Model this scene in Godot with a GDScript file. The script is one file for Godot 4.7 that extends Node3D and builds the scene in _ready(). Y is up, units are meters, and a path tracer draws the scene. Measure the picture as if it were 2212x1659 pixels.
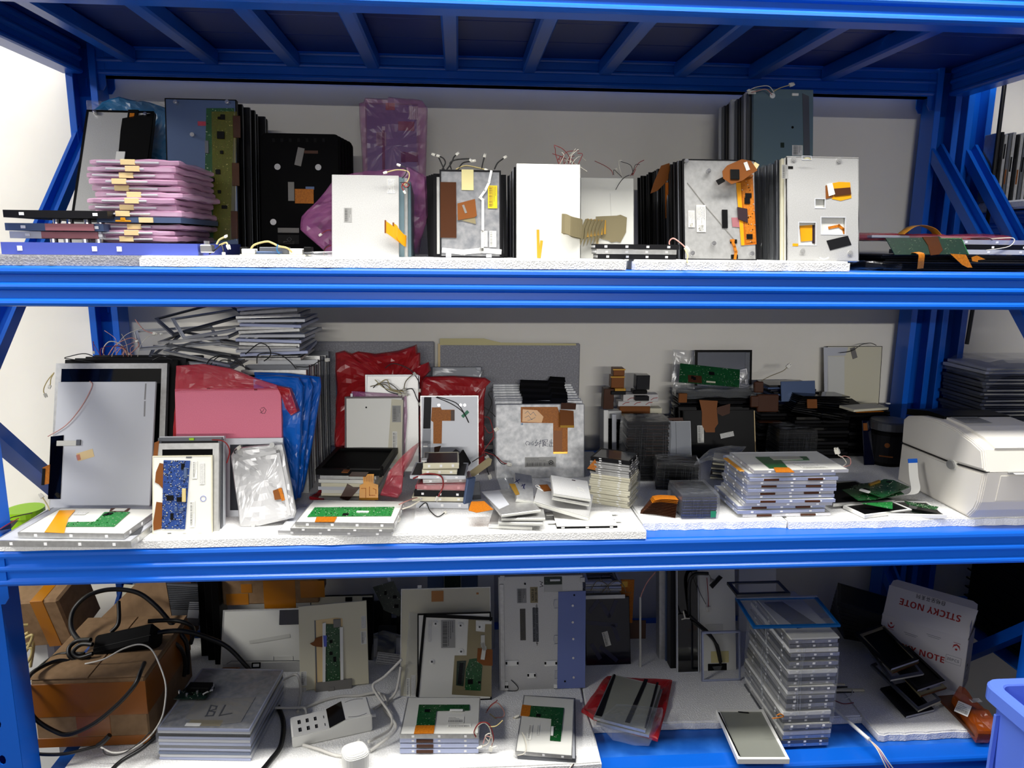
extends Node3D
# A blue steel rack loaded with display panels. Metres, y up, x along the shelves, z = 0 at the front beams, wall behind at z = -0.63.

const EYE := Vector3(0.818, 1.434, 1.256)
const LENS := 1566.0                     # focal length in pixels of a 2212 x 1659 frame
const S2 := 1.414                        # tops of the foam on the three loaded shelves
const S3 := 0.918
const S4 := 0.4265
var ux: Vector3
var uy: Vector3
var uf: Vector3
var M := {}
var used := {}
var cur: Node3D                          # the thing being built
var cw := 0.0
var ch := 0.0
var on_floor := -1.0                 # the height std() last stood something on
var floor_y := -1.0                  # and that of the current thing: details stay above it
var rng := RandomNumberGenerator.new()
var noise := FastNoiseLite.new()
var meshes := {}

# ---------------------------------------------------------------- geometry
class G:
	var v := PackedVector3Array()
	var n := PackedVector3Array()
	var uv := PackedVector2Array()
	var t := Transform3D()
	func put(a: Vector3, nn: Vector3, u: Vector2):
		v.append(t * a); n.append((t.basis * nn).normalized()); uv.append(u)
	func tri(a: Vector3, b: Vector3, c: Vector3, ua := Vector2.ZERO, ub := Vector2.ZERO, uc := Vector2.ZERO):   # counter-clockwise from outside
		var nn := (b - a).cross(c - a)
		if nn.length_squared() < 1e-20: return
		nn = nn.normalized()
		put(a, nn, ua); put(c, nn, uc); put(b, nn, ub)
	func quad(a: Vector3, b: Vector3, c: Vector3, d: Vector3):
		tri(a, b, c, Vector2(0, 1), Vector2(1, 1), Vector2(1, 0)); tri(a, c, d, Vector2(0, 1), Vector2(1, 0), Vector2(0, 0))
	func oquad(a: Vector3, b: Vector3, c: Vector3, d: Vector3, out: Vector3):
		if (b - a).cross(c - a).dot(out) < 0.0: quad(d, c, b, a)
		else: quad(a, b, c, d)
	func box(c: Vector3, s: Vector3):
		var h := s * 0.5
		for ax in 3:
			for sg in [-1.0, 1.0]:
				var u := Vector3(); var w := Vector3(); var o := Vector3()
				o[ax] = sg * h[ax]; u[(ax + 1) % 3] = h[(ax + 1) % 3]; w[(ax + 2) % 3] = h[(ax + 2) % 3]
				if sg > 0: quad(c + o - u - w, c + o + u - w, c + o + u + w, c + o - u + w)
				else: quad(c + o - u + w, c + o + u + w, c + o + u - w, c + o - u - w)
	func cbox(c: Vector3, s: Vector3, k: float):            # box with chamfered edges
		var h := s * 0.5
		k = minf(k, minf(h.x, minf(h.y, h.z)) * 0.9)
		for ax in 3:
			var b := (ax + 1) % 3; var d := (ax + 2) % 3
			for sg in [-1.0, 1.0]:
				var p := []
				for q in [Vector2(-1, -1), Vector2(1, -1), Vector2(1, 1), Vector2(-1, 1)]:
					var w := Vector3(); w[ax] = sg * h[ax]; w[b] = q.x * (h[b] - k); w[d] = q.y * (h[d] - k); p.append(c + w)
				var o := Vector3(); o[ax] = sg
				oquad(p[0], p[1], p[2], p[3], o)
				for s2 in [-1.0, 1.0]:                           # the edge between +-ax and +-b
					var p2 := []
					for q in [[0, -1], [0, 1], [1, 1], [1, -1]]:
						var w := Vector3(); w[d] = q[1] * (h[d] - k)
						w[ax] = sg * (h[ax] - (k if q[0] else 0.0)); w[b] = s2 * (h[b] - (0.0 if q[0] else k)); p2.append(c + w)
					var o2 := Vector3(); o2[ax] = sg; o2[b] = s2
					oquad(p2[0], p2[1], p2[2], p2[3], o2)
		for sx in [-1.0, 1.0]:
			for sy in [-1.0, 1.0]:
				for sz in [-1.0, 1.0]:
					var g := Vector3(sx, sy, sz)
					var a := c + g * Vector3(h.x, h.y - k, h.z - k); var b := c + g * Vector3(h.x - k, h.y, h.z - k); var d := c + g * Vector3(h.x - k, h.y - k, h.z)
					if (b - a).cross(d - a).dot(g) < 0: tri(a, d, b)
					else: tri(a, b, d)
	func prism(poly: PackedVector2Array, z0: float, z1: float):
		if Geometry2D.is_polygon_clockwise(poly): poly.reverse()      # to counter-clockwise in y-up terms
		var area := 0.0
		for i in poly.size():
			area += poly[i].cross(poly[(i + 1) % poly.size()])
		if area < 0: poly.reverse()
		var ix := Geometry2D.triangulate_polygon(poly)
		for k in range(0, ix.size(), 3):
			var a := poly[ix[k]]; var b := poly[ix[k + 1]]; var c := poly[ix[k + 2]]
			if (b - a).cross(c - a) < 0:
				var s := b; b = c; c = s
			tri(Vector3(a.x, a.y, z1), Vector3(b.x, b.y, z1), Vector3(c.x, c.y, z1), a, b, c)
			tri(Vector3(a.x, a.y, z0), Vector3(c.x, c.y, z0), Vector3(b.x, b.y, z0), a, c, b)
		for i in poly.size():
			var a := poly[i]; var b := poly[(i + 1) % poly.size()]
			quad(Vector3(a.x, a.y, z0), Vector3(b.x, b.y, z0), Vector3(b.x, b.y, z1), Vector3(a.x, a.y, z1))
	func ring(x0: float, y0: float, x1: float, y1: float, lip: float, z0: float, z1: float):   # rectangular frame
		box(Vector3((x0 + x1) / 2, y0 + lip / 2, (z0 + z1) / 2), Vector3(x1 - x0, lip, z1 - z0))
		box(Vector3((x0 + x1) / 2, y1 - lip / 2, (z0 + z1) / 2), Vector3(x1 - x0, lip, z1 - z0))
		box(Vector3(x0 + lip / 2, (y0 + y1) / 2, (z0 + z1) / 2), Vector3(lip, y1 - y0 - 2 * lip, z1 - z0))
		box(Vector3(x1 - lip / 2, (y0 + y1) / 2, (z0 + z1) / 2), Vector3(lip, y1 - y0 - 2 * lip, z1 - z0))
	func plate(w: float, h: float, z0: float, z1: float, holes: Array):      # plate with Rect2 openings
		var xs := [0.0, w]; var ys := [0.0, h]
		for r in holes:
			for q in [r.position.x, r.end.x]: if not q in xs: xs.append(q)
			for q in [r.position.y, r.end.y]: if not q in ys: ys.append(q)
		xs.sort(); ys.sort()
		for i in xs.size() - 1:
			for j in ys.size() - 1:
				var c := Vector2((xs[i] + xs[i + 1]) / 2, (ys[j] + ys[j + 1]) / 2)
				var inside := false
				for r in holes: inside = inside or r.has_point(c)
				if not inside: box(Vector3(c.x, c.y, (z0 + z1) / 2), Vector3(xs[i + 1] - xs[i], ys[j + 1] - ys[j], z1 - z0))
	func tube(p: PackedVector3Array, r: float, sides := 6):
		var k := p.size()
		if k < 2: return
		var up := Vector3(0.31, 0.87, 0.38)
		var prev := []
		for i in k:
			var d := (p[mini(i + 1, k - 1)] - p[maxi(i - 1, 0)]).normalized()
			var a := d.cross(up)
			if a.length() < 0.05: a = d.cross(Vector3.RIGHT)
			a = a.normalized(); up = a.cross(d).normalized()
			var now := []
			for s in sides:
				var an := TAU * s / sides
				now.append((a * cos(an) + up * sin(an)))
			if i > 0:
				for s in sides:
					var e := (s + 1) % sides
					var q0: Vector3 = p[i - 1] + prev[s] * r; var q1: Vector3 = p[i - 1] + prev[e] * r; var q2: Vector3 = p[i] + now[e] * r; var q3: Vector3 = p[i] + now[s] * r
					put(q0, prev[s], Vector2()); put(q1, prev[e], Vector2()); put(q2, now[e], Vector2())
					put(q0, prev[s], Vector2()); put(q2, now[e], Vector2()); put(q3, now[s], Vector2())
			prev = now
		for i in range(1, sides - 1):
			tri(p[k - 1] + prev[0] * r, p[k - 1] + prev[i + 1] * r, p[k - 1] + prev[i] * r)
	func ribbon(p: PackedVector3Array, side: Vector3, w: float, th := 0.0004):     # flat strip along a path
		for i in p.size() - 1:
			var d := p[i + 1] - p[i]
			var nn := d.cross(side).normalized() * th * 0.5
			var s := side * w * 0.5
			var a := p[i] - s; var b := p[i] + s; var c := p[i + 1] + s; var e := p[i + 1] - s
			oquad(a + nn, b + nn, c + nn, e + nn, nn); oquad(a - nn, b - nn, c - nn, e - nn, -nn)
			oquad(a + nn, a - nn, e - nn, e + nn, -s); oquad(b + nn, b - nn, c - nn, c + nn, s)
	func lathe(prof: PackedVector2Array, c: Vector3, k := 20):      # profile (radius, height) round y, from the bottom up
		for i in prof.size() - 1:
			for s in k:
				var a0 := TAU * s / k; var a1 := TAU * (s + 1) / k
				var d0 := Vector3(cos(a0), 0, sin(a0)); var d1 := Vector3(cos(a1), 0, sin(a1))
				var p := prof[i]; var q := prof[i + 1]
				quad(c + d1 * p.x + Vector3.UP * p.y, c + d0 * p.x + Vector3.UP * p.y, c + d0 * q.x + Vector3.UP * q.y, c + d1 * q.x + Vector3.UP * q.y)
	func cyl(c: Vector3, r: float, z0: float, z1: float, k := 14):   # along z
		for s in k:
			var a0 := TAU * s / k; var a1 := TAU * (s + 1) / k
			var p := Vector3(cos(a0) * r, sin(a0) * r, 0); var q := Vector3(cos(a1) * r, sin(a1) * r, 0)
			quad(c + p + Vector3(0, 0, z0), c + q + Vector3(0, 0, z0), c + q + Vector3(0, 0, z1), c + p + Vector3(0, 0, z1))
			tri(c + Vector3(0, 0, z1), c + p + Vector3(0, 0, z1), c + q + Vector3(0, 0, z1)); tri(c + Vector3(0, 0, z0), c + q + Vector3(0, 0, z0), c + p + Vector3(0, 0, z0))
	func mesh() -> ArrayMesh:
		var m := ArrayMesh.new()
		if v.is_empty(): return m
		var a := []; a.resize(Mesh.ARRAY_MAX)
		a[Mesh.ARRAY_VERTEX] = v; a[Mesh.ARRAY_NORMAL] = n; a[Mesh.ARRAY_TEX_UV] = uv
		m.add_surface_from_arrays(Mesh.PRIMITIVE_TRIANGLES, a)
		return m

# ---------------------------------------------------------------- things, parts, places
func numbered(called: String) -> String:
	var k: int = used.get(called, -1) + 1
	used[called] = k
	return called if k == 0 else "%s_%03d" % [called, k]

func thing(called: String, label: String, category: String, at := Transform3D(), group := "") -> Node3D:
	var o := Node3D.new()
	o.name = numbered(called); o.transform = at
	o.set_meta("label", label); o.set_meta("category", category)
	if group: o.set_meta("group", group)
	add_child(o)
	cur = o
	floor_y = on_floor; on_floor = -1.0
	return o

func part(called: String, g, m: Material, parent: Node3D = null, label := "") -> MeshInstance3D:
	var o := MeshInstance3D.new()
	o.name = called
	o.mesh = g.mesh() if g is G else g
	o.material_override = m
	if label: o.set_meta("label", label)
	(parent if parent else cur).add_child(o, true)
	return o

func stuff(o: Node3D) -> Node3D:
	o.set_meta("kind", "stuff"); return o

func struct(called: String, g: G, m: Material):
	var o := part(called, g, m, self)
	o.set_meta("kind", "structure")
	return o

func sight(px: float, py: float) -> Vector3:
	return (uf * LENS + ux * (px - 1106.0) - uy * (py - 829.5)).normalized()
func az(px: float, py: float, z: float) -> Vector3:           # the point of the plane z seen there
	var d := sight(px, py); return EYE + d * ((z - EYE.z) / d.z)
func ay(px: float, py: float, y: float) -> Vector3:
	var d := sight(px, py); return EYE + d * ((y - EYE.y) / d.y)
func axp(px: float, py: float, x: float) -> Vector3:
	var d := sight(px, py); return EYE + d * ((x - EYE.x) / d.x)

func base3(a: Vector3, b: Vector3, c: Vector3) -> Transform3D:
	var x := (b - a); cw = x.length(); x = x.normalized()
	var y := (c - a); y -= x * x.dot(y); ch = y.length(); y = y.normalized()
	return Transform3D(Basis(x, y, x.cross(y)), a)

# a standing face: bottom left, bottom right, top left in the photograph, with their depths; floor > 0 sets its bottom edge down there
func std(bl: Array, br: Array, tl: Array, zb: float, zt: float, floor := 0.0, zbr := 99.0) -> Transform3D:
	var a := az(bl[0], bl[1], zb); var b := az(br[0], br[1], zb if zbr > 9 else zbr); var c := az(tl[0], tl[1], zt)
	on_floor = floor if floor > 0.0 else -1.0
	if floor > 0.0:
		a.y = floor; b.y = floor
	return base3(a, b, c)
# a lying face at height y: front left, front right, back left
func lie(fl: Array, fr: Array, bl: Array, y: float) -> Transform3D:
	return base3(ay(fl[0], fl[1], y), ay(fr[0], fr[1], y), ay(bl[0], bl[1], y))

func L(px: float, py: float, z := 0.0) -> Vector2:            # where that line of sight meets the face of the current thing
	var t := cur.transform.affine_inverse()
	var o := t * EYE; var d := t.basis * sight(px, py)
	var p := o + d * ((z - o.z) / d.z)
	if floor_y > 0.0:
		var low := (cur.transform * p).y - floor_y
		if low < 0.0: p.y -= (low - 0.0006) / cur.transform.basis.y.y
	return Vector2(p.x, p.y)

func lp(q: Vector3) -> Vector3: return cur.transform.affine_inverse() * q

# ---------------------------------------------------------------- details on the face of the current thing
func pbox(called: String, x0: float, y0: float, x1: float, y1: float, d: float, m: Material, z0 := 0.0, parent: Node3D = null, label := "") -> MeshInstance3D:
	var a := L(x0, y0, z0); var b := L(x1, y1, z0)
	var g := G.new()
	g.cbox(Vector3((a.x + b.x) / 2, (a.y + b.y) / 2, z0 + d / 2), Vector3(absf(a.x - b.x), absf(a.y - b.y), absf(d)), minf(0.0006, absf(d) * 0.3))
	return part(called, g, m, parent, label)

func ppoly(called: String, p: Array, d: float, m: Material, z0 := 0.0, parent: Node3D = null, label := "") -> MeshInstance3D:
	var q := PackedVector2Array()
	for i in range(0, p.size(), 2): q.append(L(p[i], p[i + 1], z0))
	var g := G.new(); g.prism(q, z0, z0 + d)
	return part(called, g, m, parent, label)

func pcyl(called: String, px: float, py: float, r: float, h: float, m: Material, z0 := 0.0, parent: Node3D = null) -> MeshInstance3D:
	var a := L(px, py, z0)
	var g := G.new(); g.cyl(Vector3(a.x, a.y, 0), r, z0, z0 + h)
	if h > 0.002: g.cyl(Vector3(a.x, a.y, 0), r * 0.55, z0 + h, z0 + h * 1.25)
	return part(called, g, m, parent)

func pline(called: String, p: Array, w: float, d: float, m: Material, z0 := 0.0, parent: Node3D = null) -> MeshInstance3D:
	var g := G.new()
	for i in range(0, p.size() - 2, 2):
		if p[i] < -900 or p[i + 2] < -900: continue
		var a := L(p[i], p[i + 1], z0); var b := L(p[i + 2], p[i + 3], z0)
		var s := (b - a).normalized() * w * 0.5; var o := Vector2(-s.y, s.x)
		g.prism(PackedVector2Array([a - s - o, b + s - o, b + s + o, a - s + o]), z0, z0 + d)
	return part(called, g, m, parent)

func ptag(called: String, x0: float, y0: float, x1: float, y1: float, m: Material, rot := 0, z0 := 0.0, parent: Node3D = null, label := "", turn := 0.0) -> MeshInstance3D:   # a printed sticker
	var a := L(x0, y1, z0); var b := L(x1, y0, z0)
	var c := (a + b) / 2; var h := (b - a).abs() / 2
	var g := G.new()
	var z := z0 + 0.0003
	var p := [Vector3(-h.x, -h.y, z), Vector3(h.x, -h.y, z), Vector3(h.x, h.y, z), Vector3(-h.x, h.y, z)]
	for i in 4: p[i] = Vector3(c.x, c.y, 0) + p[i].rotated(Vector3.BACK, turn)
	g.quad(p[rot % 4], p[(1 + rot) % 4], p[(2 + rot) % 4], p[(3 + rot) % 4])
	var dz := Vector3(0, 0, -0.0003)
	for i in 4: g.oquad(p[i], p[(i + 1) % 4], p[(i + 1) % 4] + dz, p[i] + dz, (p[i] + p[(i + 1) % 4]) / 2 - Vector3(c.x, c.y, z))
	return part(called, g, m, parent, label)

# a circuit board with chips; chips are sub-parts, the rest of the small pieces one piece of stuff
func pboard(p: Array, m: Material, seed_: int, chips := 3, small := 30, z0 := 0.0, d := 0.0012, tint: Material = null) -> MeshInstance3D:
	var b := ppoly("circuit_board", p, d, m, z0)
	var q := PackedVector2Array()
	var lo := Vector2(9, 9); var hi := Vector2(-9, -9)
	for i in range(0, p.size(), 2):
		var a := L(p[i], p[i + 1], z0); q.append(a); lo = lo.min(a); hi = hi.max(a)
	rng.seed = seed_
	var n := 0
	for i in 60:
		if n >= chips: break
		var s := Vector2(rng.randf_range(0.005, 0.012), rng.randf_range(0.005, 0.012))
		var c := Vector2(rng.randf_range(lo.x + s.x, hi.x - s.x), rng.randf_range(lo.y + s.y, hi.y - s.y))
		if not (inpoly(c + s / 2, q) and inpoly(c - s / 2, q)): continue
		var g := G.new(); g.cbox(Vector3(c.x, c.y, z0 + d + 0.0007), Vector3(s.x, s.y, 0.0014), 0.0002)
		part("chip", g, M.chip, b); n += 1
	var g2 := G.new(); var g3 := G.new()
	for i in small:
		var c := Vector2(rng.randf_range(lo.x, hi.x), rng.randf_range(lo.y, hi.y))
		if not inpoly(c, q): continue
		var s := Vector3(rng.randf_range(0.001, 0.0024), rng.randf_range(0.0008, 0.0015), 0.0007)
		(g2 if i % 2 else g3).box(Vector3(c.x, c.y, z0 + d + 0.0003), s)
	if g2.v.size(): stuff(part("small_component", g2, M.solder, b))
	if g3.v.size(): stuff(part("small_component", g3, M.chip, b))
	return b

func inpoly(c: Vector2, q: PackedVector2Array) -> bool: return Geometry2D.is_point_in_polygon(c, q)

func smooth(p: PackedVector3Array, per := 6) -> PackedVector3Array:
	var o := PackedVector3Array()
	var n := p.size()
	for i in n - 1:
		var a := p[maxi(i - 1, 0)]; var b := p[i]; var c := p[i + 1]; var d := p[mini(i + 2, n - 1)]
		for k in per: o.append(b.cubic_interpolate(c, a, d, float(k) / per))
	o.append(p[n - 1])
	return o

# a wire on the current thing through world points; plug > 0 ends it in a small white connector
func wire(p: Array, r: float, m: Material, plug := 0.0, called := "wire", per := 5):
	var q := PackedVector3Array()
	for w in p: q.append(lp(w))
	q = smooth(q, per)
	var g := G.new(); g.tube(q, r, 5)
	var o := part(called, g, m)
	if plug > 0.0:
		var e := q[q.size() - 1]; var d := (e - q[q.size() - 2]).normalized()
		var x := d.cross(Vector3(0.3, 0.5, 0.8)).normalized()
		var k := G.new(); k.t = Transform3D(Basis(x, d, x.cross(d)), e)
		k.cbox(Vector3(0, plug * 0.4, 0), Vector3(plug * 0.8, plug * 0.8, plug * 0.45), 0.0004); k.box(Vector3(plug * 0.2, plug * 0.95, 0), Vector3(plug * 0.25, plug * 0.35, plug * 0.3)); k.box(Vector3(-plug * 0.2, plug * 0.95, 0), Vector3(plug * 0.25, plug * 0.35, plug * 0.3))
		part("plug", k, M.plug, o)
func zs(p: Array, z: float) -> Array:        # pixels to points of one depth
	var o := []
	for i in range(0, p.size(), 2): o.append(az(p[i], p[i + 1], z))
	return o
func zv(p: Array) -> Array:                  # px, py, z triples
	var o := []
	for i in range(0, p.size(), 3): o.append(az(p[i], p[i + 1], p[i + 2]))
	return o
func ys(p: Array, y: float) -> Array:
	var o := []
	for i in range(0, p.size(), 2): o.append(ay(p[i], p[i + 1], y))
	return o

# a wisp of loose leads: k thin wires rising from about there
func wisp(at: Vector3, k: int, reach: float, ms: Array, seed_: int, plugs := 0.0):
	rng.seed = seed_
	for i in k:
		var a := at + Vector3(rng.randf_range(-0.5, 0.5) * reach, 0, rng.randf_range(-0.01, 0.01))
		var p := [a]
		var d := Vector3(rng.randf_range(-0.6, 0.6), rng.randf_range(0.5, 1.0), rng.randf_range(-0.3, 0.3))
		for s in 3:
			a += d * reach * 0.3; p.append(a)
			d += Vector3(rng.randf_range(-0.8, 0.8), rng.randf_range(-0.9, 0.1), rng.randf_range(-0.3, 0.3))
		wire(p, 0.0006, ms[i % ms.size()], plugs if i % 3 == 0 else 0.0, "wire", 4)

# ---------------------------------------------------------------- bodies of panels; the face is z = 0, the body behind it
func key(k: String, make: Callable) -> Mesh:
	if not meshes.has(k): meshes[k] = make.call().mesh()
	return meshes[k]

func body(called: String, t: float, m: Material, k := 0.0008) -> MeshInstance3D:
	var w := cw; var h := ch
	return part(called, key("b%.4f,%.4f,%.4f" % [w, h, t], func():
		var g := G.new(); g.cbox(Vector3(w / 2, h / 2, -t / 2), Vector3(w, h, t), k); return g), m)

# metal channel round the edge and a plate or glass inside it
func shell(t: float, rim: Material, fill: Material, lip := 0.004, fill_name := "back_plate", clips := 0, drop := 0.0006):
	var w := cw; var h := ch
	part("bezel", key("r%.4f,%.4f,%.4f,%.4f" % [w, h, t, lip], func():
		var g := G.new(); g.ring(0, 0, w, h, lip, -t, 0); return g), rim)
	part(fill_name, key("f%.4f,%.4f,%.4f,%.4f" % [w, h, t, lip], func():
		var g := G.new(); g.box(Vector3(w / 2, h / 2, -t / 2 - drop / 2), Vector3(w - 2 * lip, h - 2 * lip, t - drop)); return g), fill)
	if clips > 0:
		var g := G.new()
		for i in clips:
			var x := w * (i + 0.5) / clips
			g.box(Vector3(x, -0.0002, -t * 0.5), Vector3(0.005, 0.0006, t * 0.45)); g.box(Vector3(w + 0.0002, h * (i + 0.5) / clips, -t * 0.5), Vector3(0.0006, 0.005, t * 0.45)); g.box(Vector3(-0.0002, h * (i + 0.5) / clips, -t * 0.5), Vector3(0.0006, 0.005, t * 0.45))
		stuff(part("rim_clip", g, M.slot))

# crumpled film bag: a puffed closed surface over an outline (px pairs, or local points), between z0 and z1 of the current thing
func bag(p: Array, z0: float, z1: float, m: Material, seed_: int, amp := 0.004, called := "bag", local := false, parent: Node3D = null) -> MeshInstance3D:
	var q := PackedVector2Array()
	for i in range(0, p.size(), 2): q.append(Vector2(p[i], p[i + 1]) if local else L(p[i], p[i + 1], (z0 + z1) / 2))
	var area := 0.0
	for i in q.size(): area += q[i].cross(q[(i + 1) % q.size()])
	if area < 0: q.reverse()
	var c := Vector2()
	for a in q: c += a / q.size()
	var o := PackedVector2Array()
	for i in q.size():
		var a := q[i]; var b := q[(i + 1) % q.size()]
		var k := maxi(2, int((b - a).length() / 0.012))
		for s in k: o.append(a.lerp(b, float(s) / k))
	var rings := 9
	var g := G.new()
	var at := func(i: int, r: int, side: float) -> Vector3:
		var f: float = [0.0, 0.15, 0.3, 0.45, 0.58, 0.7, 0.8, 0.89, 0.96, 1.0][r]
		var e := c.lerp(o[i % o.size()], f)
		var w := noise.get_noise_3d(e.x * 500 + seed_ * 17, e.y * 900, side * 40) * amp * 1.6 + noise.get_noise_3d(e.x * 1900 + seed_ * 7, e.y * 1300, side * 90) * amp * 0.45
		var top := z1 if side > 0 else z0
		var mid := (z0 + z1) / 2
		return Vector3(e.x, e.y, lerpf(mid + noise.get_noise_2d(e.x * 1500 + seed_, e.y * 1500) * amp, top + w * side, 1.0 if r < rings else 0.55))
	for side in [-1.0, 1.0]:
		for i in o.size():
			for r in rings:
				var a: Vector3 = at.call(i, r, side); var b: Vector3 = at.call(i + 1, r, side); var d: Vector3 = at.call(i + 1, r + 1, side); var e: Vector3 = at.call(i, r + 1, side)
				if side > 0:
					g.tri(a, e, d); g.tri(a, d, b)
				else:
					g.tri(a, d, e); g.tri(a, b, d)
	for i in o.size():
		var a: Vector3 = at.call(i, rings, -1.0); var b: Vector3 = at.call(i + 1, rings, -1.0); var d: Vector3 = at.call(i + 1, rings, 1.0); var e: Vector3 = at.call(i, rings, 1.0)
		g.quad(a, b, d, e)
	return part(called, g, m, parent)

const NTH := ["top", "second", "third", "fourth", "fifth", "sixth", "seventh", "eighth", "ninth", "tenth", "eleventh", "twelfth", "thirteenth", "fourteenth", "fifteenth", "sixteenth", "seventeenth", "eighteenth", "nineteenth", "twentieth", "twenty-first", "twenty-second", "twenty-third", "twenty-fourth", "twenty-fifth", "twenty-sixth", "twenty-seventh", "twenty-eighth", "twenty-ninth", "thirtieth"]
func nth(i: int) -> String: return "first" if i == 0 else NTH[i]

func letters(called: String, txt: String, size: float, at: Vector2, turn: float, m: Material, z0 := 0.0, sx := 1.0, depth := 0.0003, parent: Node3D = null):
	var t := TextMesh.new()
	var f := SystemFont.new(); f.font_names = PackedStringArray(["Droid Sans"]); f.font_weight = 700
	t.text = txt; t.font = f; t.font_size = 64; t.pixel_size = size / 64.0; t.depth = depth; t.curve_step = 2.0
	var o := part(called, t, m, parent)
	o.transform = Transform3D(Basis(Vector3.BACK, turn) * Basis.from_scale(Vector3(sx, 1, 1)), Vector3(at.x, at.y, z0 + depth / 2))
	return o

# ---------------------------------------------------------------- materials
func mk(k: String, c: Color, rough := 0.5, metal := 0.0, spec := 0.5, alpha := 1.0) -> StandardMaterial3D:
	var m := StandardMaterial3D.new()
	m.resource_name = k; m.albedo_color = Color(c.r, c.g, c.b, alpha); m.roughness = rough; m.metallic = metal; m.metallic_specular = spec
	if alpha < 1.0: m.transparency = BaseMaterial3D.TRANSPARENCY_ALPHA
	M[k] = m
	return m

func noisy(k: String, m: StandardMaterial3D, a: Color, b: Color, freq: float, scale: float, bump := 0.0, type := FastNoiseLite.TYPE_SIMPLEX_SMOOTH):
	var n := FastNoiseLite.new(); n.frequency = freq; n.seed = k.hash() % 1000; n.noise_type = type
	var t := NoiseTexture2D.new(); t.width = 512; t.height = 512; t.seamless = true; t.noise = n
	var r := Gradient.new(); r.set_color(0, a); r.set_color(1, b); t.color_ramp = r
	m.albedo_texture = t; m.albedo_color = Color.WHITE
	m.uv1_triplanar = true; m.uv1_scale = Vector3.ONE * scale
	if bump > 0:
		var h := NoiseTexture2D.new(); h.width = 512; h.height = 512; h.seamless = true; h.noise = n
		m.heightmap_enabled = true; m.heightmap_texture = h; m.heightmap_scale = bump

func printed(k: String, ground: Color, ink: Color, kind: int, wide := 128, high := 256) -> StandardMaterial3D:   # printed stickers: bars and lines of small print
	var im := Image.create(wide, high, false, Image.FORMAT_RGB8)
	im.fill(ground)
	rng.seed = k.hash()
	if kind == 0:                                  # one bar code running down, lines of print beside it
		var y := 12
		while y < high - 14:
			var h := rng.randi_range(1, 5)
			im.fill_rect(Rect2i(14, y, wide * 0.34, h), ink); y += h + rng.randi_range(2, 4)
		for col in 3:
			y = 12
			while y < high * (0.9 - 0.22 * col):
				var h := rng.randi_range(3, 8)
				im.fill_rect(Rect2i(wide * 0.5 + col * wide * 0.15, y, wide * 0.06, h), ink); y += h + 3
	elif kind == 1:                                # lines of print and a square code at the bottom
		for col in 6:
			var y := 16
			while y < high * rng.randf_range(0.45, 0.72):
				var h := rng.randi_range(3, 9)
				im.fill_rect(Rect2i(14 + col * wide / 7, y, wide * 0.06, h), ink); y += h + 3
		for i in 14:
			for j in 14:
				if rng.randf() < 0.5: im.fill_rect(Rect2i(wide * 0.2 + i * 5, high * 0.75 + j * 4, 5, 4), ink)
	else:                                          # faint rows of characters
		for col in kind:
			var y := 8
			while y < high - 10:
				var h := rng.randi_range(2, 7)
				im.fill_rect(Rect2i(int((col + 0.3) * wide / kind), y, int(wide * 0.4 / kind), h), ink); y += h + rng.randi_range(2, 4)
	var m := mk(k, Color.WHITE, 0.45)
	m.albedo_texture = ImageTexture.create_from_image(im)
	return m

func board_mat(k: String, ground: Color, trace: Color, pad: Color, scale := 14.0) -> StandardMaterial3D:
	var n := 256
	var im := Image.create(n, n, false, Image.FORMAT_RGB8)
	im.fill(ground)
	rng.seed = k.hash()
	for i in 110:
		var x := rng.randi_range(0, n); var y := rng.randi_range(0, n); var l := rng.randi_range(8, 60)
		im.fill_rect(Rect2i(x, y, l if i % 2 else 2, 2 if i % 2 else l), trace)
	for i in 70:
		im.fill_rect(Rect2i(rng.randi_range(0, n), rng.randi_range(0, n), rng.randi_range(2, 7), rng.randi_range(2, 4)), pad)
	var m := mk(k, Color.WHITE, 0.35)
	m.albedo_texture = ImageTexture.create_from_image(im)
	m.uv1_triplanar = true; m.uv1_scale = Vector3.ONE * scale
	return m

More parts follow.
